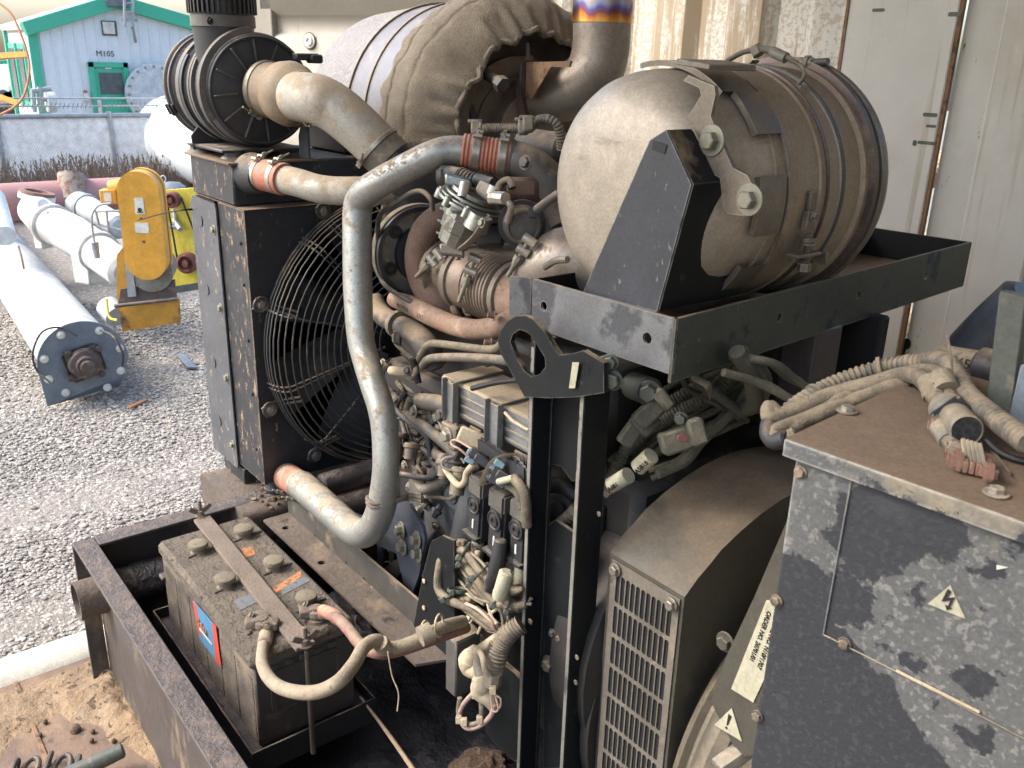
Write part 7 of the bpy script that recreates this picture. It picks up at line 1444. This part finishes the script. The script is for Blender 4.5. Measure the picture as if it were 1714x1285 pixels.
# ================================================================== ALTERNATOR
ACY, ACZ, AR_ = 1.19, -1.10, .465
t = AL = emp('alternator', 'big dusty black alternator with a slotted steel air grille', 'alternator', (-.6, 1.19, FZ+.1))
xs0, xs1 = -.872, -.715
g0 = P(1018, 922, 'x', xs0); gy = .912
ang = [math.radians(a) for a in range(128, -100, -6)]
out = [(ACY+AR_*math.cos(a), ACZ+AR_*math.sin(a)) for a in ang]
out = [(gy, -1.48), (gy, -.735), (.94, -.712), (.965, -.697)]+[p for p in out if p[0] > .985]
b = B(); plate(b, out[::-1], V((xs0, 0, 0)), Y1, Z1, xs1-xs0)
mk('fan_scroll', b, m_alt, t, sharp=25)
b = B(); lathe(b, V((xs1, ACY, ACZ)), X1, [(0, .262), (.012, .275), (.022, .30), (.034, .306), (.042, .296), (.052, .298), (.066, .33), (.09, .372), (.105, .388), (.12, .394), (.135, .385), (.145, .352), (.158, .345), (.175, .352), (.20, .392), (.225, .408), (.25, .408), (.262, .38), (.28, .37), (.7, .37)], 72); mk('stator_shell', b, m_alt2, t)
b = B(); lathe(b, V((xs0-.02, ACY, ACZ)), X1, [(0, .30), (.02, .30)], 48); mk('adapter_ring', b, m_irond, t)
# near side cover plate with labels
SY = .735
def sz(px, py, v=SY): p = P(px, py, 'y', v); return (p.x, p.z)
b = B(); plate(b, [sz(*q) for q in ((1190, 1175), (1238, 1268), (1290, 1260), (1360, 1000), (1345, 860), (1318, 870), (1262, 1000), (1215, 1100))], V((0, SY+.02, 0)), X1, Z1, .02); mk('side_cover', b, m_alt, t)
b = B(); plate(b, [sz(*q) for q in ((1225, 1152), (1262, 1175), (1330, 1030), (1318, 1000), (1284, 1004))], V((0, SY-.0005, 0)), X1, Z1, .001); 
bb = mk('data_label', b, m_label, t)
lu = (P(1275, 1030, 'y', SY)-P(1232, 1150, 'y', SY)).normalized(); lw = V((lu.z, 0, -lu.x)); 
if lw.x < 0: lw = -lw
lo_ = P(1229, 1150, 'y', SY-.002)
for k, s_ in enumerate(('ORDER NO. 20701/01', 'SERIAL NO. N10F1707')):
    text(s_, .0078, lo_+lw*(.006+.011*k)+lu*.012+lu*.11, -lu, -lw if (-lu).cross(-lw).dot(Y1) < 0 else lw, m_ink, bb)
b = B()
for k in range(26):
    w_ = (.0012, .0022, .0008, .0018, .003)[(k*7) % 5]; o_ = lo_+lw*.034+lu*(.002+k*.0042); plate(b, [(0, 0), (.022, 0), (.022, w_), (0, w_)], o_, lw, lu, .0006)
mk('barcode', b, m_ink, bb, kind='stuff', flat=True)
tri_ = [sz(*q) for q in ((1197, 1212), (1226, 1184), (1243, 1240))]
b = B(); plate(b, tri_, V((0, SY-.0006, 0)), X1, Z1, .001); wl_ = mk('warning_label', b, m_label, t)
b = B(); a_ = P(1222, 1197, 'y', SY-.002); c_ = P(1217, 1214, 'y', SY-.002); d_ = (c_-a_).normalized(); s = V((d_.z, 0, -d_.x)); plate(b, [(0, -.0026), (.0, .0026), ((c_-a_).length, .001), ((c_-a_).length, -.001)], a_, d_, s, .0006); plate(b, circ((c_-a_).length+.004, 0, .0018, 10), a_, d_, s, .0006); mk('exclamation_mark', b, m_ink, wl_)
bolt(P(1215, 1074, 'y', .76), V((0, -1, 0)), .009, t, m_alt); b = B(); lathe(b, P(1236, 1262, 'y', .74), V((-.25, -1, -.4)), [(-.02, .012), (0, .0125), (.03, .012), (.032, .009)], 8); mk('stud_end', b, m_steel, t)
# grille
gO = V((xs0+.008, gy-.001, -1.48)); gw = (xs1-.006)-gO.x; gh = -.742+1.48
cols, rowsN = 11, 12; holes = []
pw = (gw-.022)/cols; ph = (gh-.03)/rowsN
for i in range(cols):
    for j in range(rowsN):
        x0 = .011+i*pw; z0 = .012+j*ph; holes.append(rrect(x0+pw*.10, z0+.0032, x0+pw*.90, z0+ph-.0032, pw*.36, 3))
b = B(); plate(b, [(0, 0), (gw, 0), (gw, gh), (0, gh)], gO, X1, Z1, .0018, holes); gr_ = mk('air_grille', b, m_grille, t, sharp=60)
b = B(); plate(b, [(0, 0), (gw, 0), (gw, gh), (0, gh)], gO+Y1*.0005-Y1*-.0003, X1, Z1, .0002) if False else box(b, (gO.x, gy-.0002, gO.z), (gO.x+gw, gy+.0003, gO.z+gh), 0); mk('grille_shadow_sheet', b, m_void, t)  # black sheet stands in for the shade inside the slots
for x, z in ((gO.x+.012, -.755), (gO.x+gw-.012, -.755)): bolt(V((x, gy-.006, z)), -Y1, .0085, t, m_grille, washer=1.35)
# ================================================================== TERMINAL BOX
LX = .62
t = TBX = emp('terminal_box', 'large grey black terminal box with dusty brown lid and lightning label', 'electrical box', L0+ex_*LX/2+ey_*dep/2+Z1*-.62)
b = B(); c_ = L0+ex_*LX/2+ey_*dep/2; 
plate(b, [(0, 0), (LX, 0), (LX, dep), (.0, dep)], L0-Z1*.012, ex_, ey_, .012); mk('lid', b, m_boxt, t)
b = B(); obox(b, L0+ex_*LX/2-ey_*.0006-Z1*.008, ex_*LX/2, ey_*.0012, Z1*.0075, .0005); mk('lid_edge', b, m_boxf, t)
F0 = L0+ex_*.008+ey_*.006-Z1*.012
b = B(); obox(b, F0+ex_*LX/2+ey_*(dep-.012)/2-Z1*.31, ex_*LX/2, ey_*(dep-.012)/2, Z1*.31, .002); mk('box_body', b, m_boxf, t)
def onf(px, py, off=.002):
    r = P(px, py, 'd', 1.0); s = ((F0-ey_*off).dot(ey_))/r.dot(ey_); return r*s
for x, y in ((1340, 790), (1472, 802), (1300, 1005), (1414, 1077), (1268, 1198)): bolt(onf(x, y, .001), -ey_, .0046, t, m_grime, washer=1.3)
for x, y in ((1418, 688), (1667, 826)): p = P(x, y, 'z', LZ+.001); bolt(p, Z1, .0058, t, m_steel, washer=1.6)
sg = [onf(1428, 786, .0015), onf(1378, 1062, .0015), onf(1500, 1124, .0015), onf(1720, 1240, .0015)]
def seam(a_, c_, w_, nm, mat):
    d = (c_-a_); b = B(); obox(b, (a_+c_)/2, d/2, ey_*.0006, ey_.cross(d.normalized())*w_, .0002); mk(nm, b, mat, t)
seam(sg[0], sg[1], .0006, 'panel_seam', m_covg); seam(sg[1], sg[2], .0005, 'panel_seam', m_covg); seam(onf(1500, 1122, .002), onf(1640, 1192, .002), .0011, 'yellow_scrape', m_tan); seam(sg[2], sg[3], .0004, 'panel_seam', m_conv)
b = B(); tri2 = [onf(*q, .001) for q in ((1553, 1010), (1592, 978), (1617, 1035))]
def facepl(pts, off, th, nm, mat, par):
    O_ = onf(1580, 1010, off); l = [((onf(x, y, off)-O_).dot(ex_), (onf(x, y, off)-O_).dot(Z1)) for x, y in pts]
    a2 = sum(l[i][0]*l[(i+1) % len(l)][1]-l[(i+1) % len(l)][0]*l[i][1] for i in range(len(l)))
    if a2 < 0: l = l[::-1]
    b = B(); plate(b, l, O_, ex_, Z1, th); return mk(nm, b, mat, par)
wl2 = facepl(((1553.5, 1010), (1591, 978.5), (1616.5, 1035.5)), .0004, .0006, 'warning_label', m_label, t)
sx_ = lambda X, Y: (1540+X/9.85, 940+Y/9.85)
facepl([sx_(*q) for q in ((458, 445), (515, 485), (450, 600), (580, 582), (495, 745), (532, 772), (440, 798), (412, 702), (460, 730), (500, 640), (352, 652))], .0018, .0004, 'lightning_bolt', m_ink, wl2)
facepl(((1668.5, 945), (1687.5, 949.5), (1668.5, 953)), .0004, .0005, 'label_scrap', m_labelw, t)
# ---- harness lying on the box
t = emp('box_harness', 'dusty conduit and braided cables drooping over the corner of the terminal box', 'cable harness', P(1450, 650, 'z', LZ))
def bz(nm, pts, r, mat, seg=14, **kw): b = B(); tube(b, [P(x, y, 'y', v) for x, y, v in pts], r, seg, 7, **kw); return mk(nm, b, mat, t)
bz('conduit', ((1300, 706, .76), (1330, 680, .78), (1370, 655, .81), (1420, 633, .84), (1480, 615, .86), (1540, 606, .86), (1570, 603, .85), (1590, 612, .83), (1604, 636, .80), (1622, 664, .77), (1650, 688, .74), (1690, 718, .71), (1722, 742, .69)), .0088, m_conv, corr=(.0062, .10))
bz('braided_cable', ((1300, 693, .75), (1288, 682, .75), (1290, 700, .74), (1320, 690, .76), (1360, 672, .78), (1410, 655, .80), (1460, 642, .81), (1510, 628, .82), (1540, 632, .80), (1560, 655, .77), (1572, 672, .75)), .0085, m_loom)
bz('braided_cable', ((1330, 728, .73), (1302, 738, .72), (1298, 722, .73), (1340, 705, .76), (1380, 688, .78), (1430, 668, .80), (1480, 650, .81), (1520, 640, .82)), .008, m_loom)
bz('braided_cable', ((1300, 725, .735), (1330, 715, .75), (1370, 690, .78), (1420, 660, .80), (1470, 640, .83), (1530, 622, .84), (1570, 625, .81), (1585, 650, .78), (1590, 668, .76)), .0075, m_loom)
bz('black_loop', ((1316, 734, .72), (1296, 738, .72), (1286, 725, .725), (1290, 706, .74), (1310, 694, .76)), .0088, m_rubber)
for (x, y, v, x2, y2, v2, r) in ((1470, 617, .857, 1490, 613, .862, .0125), (1362, 662, .80, 1378, 652, .815, .0125), (1308, 700, .765, 1322, 688, .775, .0115), (1520, 609, .862, 1530, 608, .862, .0105)):
    p, q = P(x, y, 'y', v), P(x2, y2, 'y', v2); b = B(); lathe(b, p, q-p, [(0, r*.97), (.0005, r), (.0035, r), (.004, r*.97)], 20); mk('cable_tie', b, m_conv, t)
for (a_, c_, yv, r) in (((1556, 634), (1565, 664), .775, .0105), ((1575, 628), (1585, 652), .775, .0105)):
    b = B(); cyl(b, P(*a_, 'y', yv), P(*c_, 'y', yv-.01), r, 16); mk('cable_sleeve', b, m_cable, t)
text('X582', .009, P(1562, 640, 'y', .76), V((.25, 0, -1)).normalized(), V((1, 0, .25)).normalized(), m_ink, t)
# connector
t = emp('round_connector', 'round grey multi pin connector with nine holes hanging over the lid', 'connector', P(1600, 720, 'y', .72))
c1_, c2_ = P(1588, 688, 'y', .745), P(1618, 720, 'y', .70); ca = (c2_-c1_).normalized(); cr_ = PX(27, c2_)
b = B(); lathe(b, c1_, ca, [(-.012, cr_*.7), (-.008, cr_*1.15), (.004, cr_*1.28), (.012, cr_*1.28), (.014, cr_*1.0), ((c2_-c1_).length, cr_), ((c2_-c1_).length+.001, cr_*.9), ((c2_-c1_).length-.001, cr_*.88), ((c2_-c1_).length-.001, .001)], 40); mk('shell', b, m_conn, t)
b = B(); lathe(b, c2_-ca*.0008, ca, [(0, cr_*.88), (.0006, cr_*.88)], 36); fcx = mk('face', b, m_plast, t)
u2, v2, _ = frame(ca)
for k in range(9):
    r = 0 if k == 8 else cr_*.6; a = k*math.pi/4; b = B(); lathe(b, c2_+(u2*math.cos(a)+v2*math.sin(a))*r, ca, [(.0, .0022), (.0008, .0022)], 12); mk('pin_hole', b, m_ink, fcx)
b = B(); cc_ = c1_.lerp(c2_, .35); hu = (u2+v2).normalized(); hv = ca.cross(hu); plate(b, rrect(-cr_*1.15, -cr_*1.15, cr_*1.15, cr_*1.15, .004), cc_-ca*.001, hu, hv, .002, [circ(0, 0, cr_*1.0, 24)]+[circ(sx*cr_*.98, sy*cr_*.98, .0018, 8) for sx in (-1, 1) for sy in (-1, 1)]); mk('mount_flange', b, m_plast, t)
t = emp('salmon_comb_plug', 'salmon pink comb shaped plug lying on the lid under the round connector', 'connector', P(1625, 775, 'z', LZ))
pa, pb = P(1598, 768, 'z', LZ+.008), P(1662, 782, 'z', LZ+.006); pd = (pb-pa).normalized(); ps_ = Z1.cross(pd)
b = B(); obox(b, (pa+pb)/2, pd*(pb-pa).length/2, ps_*.006, Z1*.006, .002); mk('bar', b, m_pinkp, t)
for k in range(6):
    b = B(); obox(b, pa.lerp(pb, (k+.5)/6)-ps_*.008, pd*.0022, ps_*.005, Z1*.005, .001); mk('tooth', b, m_pinkp, t)
for q, w_ in (((1604, 752), .009), ((1602, 770), .007), ((1566, 712), .006), ((1655, 790), .006)):
    b = B(); p = P(*q, 'z', LZ+.010); obox(b, p, pd*w_, ps_*.006, Z1*.0065, .003, 2); mk('end_block', b, m_pinkp, t)
for k in range(7):
    b = B(); obox(b, pa.lerp(pb, (k+.5)/7)+ps_*.008, pd*.0020, ps_*.005, Z1*.004, .001); mk('tooth', b, m_pinkp, t)
b = B(); 
for k in range(5): tube(b, [P(1612+k*7, 735+k*2, 'z', LZ+.02), P(1616+k*8, 772+k*2, 'z', LZ+.010)], .0018, 6, 1)
mk('wire_row', b, m_conn, t, kind='stuff')
b = B(); cyl(b, P(1570, 712, 'y', .715), P(1588, 738, 'y', .70), .008, 12); tube(b, [P(1588, 738, 'y', .70), P(1600, 752, 'z', LZ+.012)], .006, 8, 1); mk('grey_latch', b, m_conn, t)
b = B(); tube(b, [P(1650, 735, 'z', LZ+.012), P(1672, 755, 'z', LZ+.006), P(1700, 768, 'z', LZ+.004), P(1730, 774, 'z', LZ+.004)], .003, 8, 4); tag(mk('flexible_cord', b, m_ink), 'thin black cord lying on the lid at the right edge', 'cord')
b = B(); obox(b, P(1672, 768, 'z', LZ+.003), (P(1690, 790, 'z', LZ)-P(1655, 745, 'z', LZ))/2, ps_*.003, Z1*.0008, 0); tag(mk('torn_tape', b, m_conv), 'torn strip of tape lying on the lid', 'tape')
b = B(); tube(b, PP('y', (1585, 560, .80), (1592, 600, .79), (1594, 650, .78), (1594, 690, .77)), .0014, 6, 4); tag(mk('thin_wire', b, m_iron), 'thin upright wire behind the round connector', 'wire')
# thick cable, bar
t = emp('thick_cable', 'thick taped cable with printed sleeve at the right edge behind the post', 'cable', P(1680, 620, 'y', .93))
b = B(); tube(b, PP('y', (1575, 600, .92), (1600, 605, .92), (1640, 612, .92), (1670, 622, .92)), .0155, 16, 5); mk('tan_sleeve', b, m_loom, t)
b = B(); tube(b, PP('y', (1640, 610, .915), (1670, 618, .915), (1700, 628, .915), (1740, 640, .915)), .0185, 16, 5); mk('dark_boot', b, m_rubber, t)
text('X5B', .015, P(1594, 611, 'y', .90), X1, Z1, m_ink, t)
b = B(); a_, c_ = P(1668, 708, 'z', LZ+.002), P(1700, 490, 'y', .80); a_ = P(1672, 712, 'y', .80); d = (c_-a_); obox(b, (a_+c_)/2, d/2, X1*.011, Y1*.006, .001); t = tag(mk('angle_bar', b, m_post), 'dark green slanting angle bar standing at the right edge', 'bar')
b = B(); tube(b, PP('y', (1630, 590, 1.6), (1670, 550, 1.6), (1720, 505, 1.6)), .05, 20, 3); tag(mk('dark_duct', b, m_teal), 'dark blue hose rising to the right edge before the mesh window', 'hose')
b = B(); a_ = P(1700, 640, 'y', .78); box(b, (a_.x, .78, LZ), (a_.x+.05, .80, LZ+.06), .002); tag(mk('pale_bracket', b, m_endpl), 'pale grey block at the right edge on the lid', 'bracket')
# ================================================================== EXHAUST SILENCER WITH BLANKET
t = SI = emp('insulated_silencer', 'large foil wrapped silencer covered by a rumpled brown cloth blanket', 'silencer', (-2.3, 1.55, -.5))
SO = V((-1.98, 1.56, -.175)); sa_ = V((1, -.06, .0)).normalized()
def lump(a_): 
    return lambda p, h, r, a: p+(p-SO-sa_*h).normalized()*a_*noise.noise(p*7)
b = B(); lathe(b, SO, -sa_, [(-.02, .33), (.18, .327), (.34, .325)], 72); mk('foil_barrel', b, m_foils, t)
b = B(); lathe(b, SO, -sa_, [(.34, .325), (.345, .322), (.48, .32), (.62, .312), (.72, .285), (.79, .235), (.82, .16), (.84, .08), (.843, .01)], 72, fn=lump(.006)); mk('rough_dome', b, m_insul, t)
for h in (.335, .22):
    b = B(); lathe(b, SO, -sa_, [(h, .322), (h+.001, .331), (h+.010, .331), (h+.011, .322)], 72); mk('foil_seam', b, m_strap, t)
b = B(); lathe(b, SO, sa_, [(-.03, .31), (.01, .30), (.03, .27), (.02, .24), (.02, .15), (.05, .14), (.05, .10), (.10, .10)], 56); mk('end_plate', b, m_exhd, t)
b = B(); lathe(b, SO+sa_*.03, sa_, [(0, .19), (.012, .19), (.014, .15)], 44); mk('end_flange', b, m_exhd, t)
b = B(); tube(b, PP('y', (786, 128, 1.42), (782, 150, 1.41), (790, 190, 1.41), (800, 220, 1.42)), .012, 12, 5); mk('bent_pipe', b, m_iron, t)
b = B(); cyl(b, P(812, 122, 'y', 1.42), P(838, 140, 'y', 1.40), .014, 12); lathe(b, P(835, 137, 'y', 1.40), P(842, 143, 'y', 1.40)-P(835, 137, 'y', 1.40), [(0, .02), (.02, .02)], 6); mk('probe', b, m_iron, t)
def blank(p, h, r, a):
    d = (p-SO-sa_*h).normalized(); k = max(0, (h-.06)/.1)
    q = p+d*(.010*noise.noise(V((a*6, h*9, 2)))+.006*noise.noise(V((a*17, h*22, 5))))
    if h > .085: q += d*(.014*math.sin(a*9+1.3*math.sin(a*3))*min(1, (h-.085)/.03))*.55+sa_*.012*noise.noise(V((a*11, 3, 1)))
    if h < -.09: q += sa_*.02*noise.noise(V((a*8, 1, 7)))
    return q
b = B(); pf = [(-.115, .330), (-.112, .340), (-.10, .343), (-.07, .346), (-.066, .342), (-.058, .347), (0, .352), (.025, .348), (.031, .342), (.038, .345), (.062, .332), (.085, .312), (.105, .290), (.122, .268), (.134, .250), (.137, .242)]
pf2 = []
for (h1_, r1_), (h2_, r2_) in zip(pf, pf[1:]):
    for k in range(2): pf2.append((h1_+(h2_-h1_)*k/2, r1_+(r2_-r1_)*k/2))
pf2.append(pf[-1])
lathe(b, SO, sa_, pf2, 150, a0=math.radians(-8), a1=math.radians(232), fn=blank, u0=Y1); bk = mk('cloth_blanket', b, m_blank, t, sharp=80)
md = bk.modifiers.new('thickness', 'SOLIDIFY'); md.thickness = .006; md.offset = -1
b = B(); hp = []
for k in range(56):
    a = math.radians(-8+240*k/55); u_, v_, _ = frame(sa_); u_ = (Y1-sa_*Y1.dot(sa_)).normalized(); v_ = sa_.cross(u_); p = SO+sa_*.134+(u_*math.cos(a)+v_*math.sin(a))*.245
    hp.append(blank(p, .136, .245, a)+sa_*.010*math.sin(a*23)+(u_*math.cos(a)+v_*math.sin(a))*.006*math.sin(a*31+1))
tube(b, hp, .0075, 8, 3); mk('blanket_hem', b, m_blank, t)
# ---- exhaust stack
t = emp('exhaust_stack', 'steel exhaust elbow rising to a heat coloured joint at the top edge', 'exhaust', P(1010, 150, 'y', 1.62))
xe_ = [(1006, -90, 1.66), (1006, 20, 1.66), (1005, 85, 1.66), (992, 125, 1.65), (962, 150, 1.63), (925, 162, 1.60), (893, 168, 1.575)]
xp = PP('y', *xe_); 
top_ = V((xp[2].x, xp[2].y, .33)); xp[0] = top_; xp[1] = V((xp[2].x, xp[2].y, xp[1].z))
b = B(); tube(b, xp, [PX(48, xp[2])]*3+[PX(48, q) for q in xp[3:5]]+[PX(43, xp[5]), PX(36, xp[6])], 44, 7); mk('elbow', b, m_exh, t)
jz = P(1010, 38, 'y', 1.66).z; rj = PX(48, xp[2])*1.035
m_tint = m_exh
def tintmat():
    m = M('heat_tinted_steel', (.3, .15, .1), .3, .85, bump=.1); t_ = m.node_tree; N, L = t_.nodes, t_.links; g = N.new('ShaderNodeNewGeometry'); s = N.new('ShaderNodeSeparateXYZ'); L.new(g.outputs['Position'], s.inputs[0])
    n = N.new('ShaderNodeTexNoise'); mp = N.new('ShaderNodeMapping'); mp.inputs['Scale'].default_value = (14, 14, 1.2); L.new(g.outputs['Position'], mp.inputs[0]); L.new(mp.outputs[0], n.inputs['Vector']); n.inputs['Scale'].default_value = 2
    a = N.new('ShaderNodeMath'); a.operation = 'MULTIPLY_ADD'; L.new(s.outputs[2], a.inputs[0]); a.inputs[1].default_value = 16.; a.inputs[2].default_value = -jz*16-.25
    c = N.new('ShaderNodeMath'); c.operation = 'ADD'; L.new(a.outputs[0], c.inputs[0]); mm = N.new('ShaderNodeMath'); mm.operation = 'MULTIPLY'; L.new(n.outputs[0], mm.inputs[0]); mm.inputs[1].default_value = .7; L.new(mm.outputs[0], c.inputs[1])
    r = N.new('ShaderNodeValToRGB'); e = r.color_ramp.elements; e[0].color = (.75, .45, .12, 1); e[1].color = (.45, .36, .30, 1)
    for p_, cc in ((.25, (.55, .22, .05, 1)), (.45, (.22, .07, .07, 1)), (.62, (.12, .10, .28, 1)), (.8, (.30, .30, .42, 1))): q = e.new(p_); q.color = cc
    L.new(c.outputs[0], r.inputs[0]); L.new(r.outputs[0], N['Principled BSDF'].inputs['Base Color']); return m
b = B(); lathe(b, V((top_.x, top_.y, jz)), Z1, [(0, rj*.96), (0, rj), (.3, rj)], 44); mk('heat_tinted_joint', b, tintmat(), t)
d_ = (xp[-1]-xp[-2]).normalized(); b = B(); lathe(b, xp[-1]-d_*.004, d_, [(0, PX(34, xp[-1])), (.004, PX(46, xp[-1])), (.022, PX(46, xp[-1])), (.03, PX(38, xp[-1])), (.12, PX(40, xp[-1]))], 40); mk('flange', b, m_rust, t)
t = emp('stack_bracket', 'rusty angle bracket with upright stud holding the exhaust elbow', 'bracket', P(910, 120, 'y', 1.5))
EYb = 1.50
b = B(); c1b = P(873, 100, 'y', EYb); c2b = P(958, 102, 'y', EYb); c3b = P(882, 162, 'y', EYb)
plate(b, [(P(x, y, 'y', EYb).x, P(x, y, 'y', EYb).z) for x, y in ((880, 104), (958, 102), (956, 112), (925, 112), (893, 165), (880, 162))][::-1], V((0, EYb, 0)), X1, Z1, .006); mk('bracket_plate', b, m_rustline, t)
b = B(); a_, c_ = P(872, 100, 'y', EYb-.01), P(878, 162, 'y', EYb-.01); obox(b, (a_+c_)/2+V((.004, 0, 0)), V((.004, 0, 0)), Y1*.012, Z1*(a_.z-c_.z)/2, .001); mk('bracket_edge', b, m_skid, t)
b = B(); cyl(b, P(884, 102, 'y', EYb+.01), P(883, 72, 'y', EYb+.01), .006, 12); mk('stud', b, m_iron, t)
b = B(); lathe(b, P(885, 100, 'y', EYb+.01), Z1, [(0, .012), (.010, .012)], 6); mk('nut', b, m_rust, t)
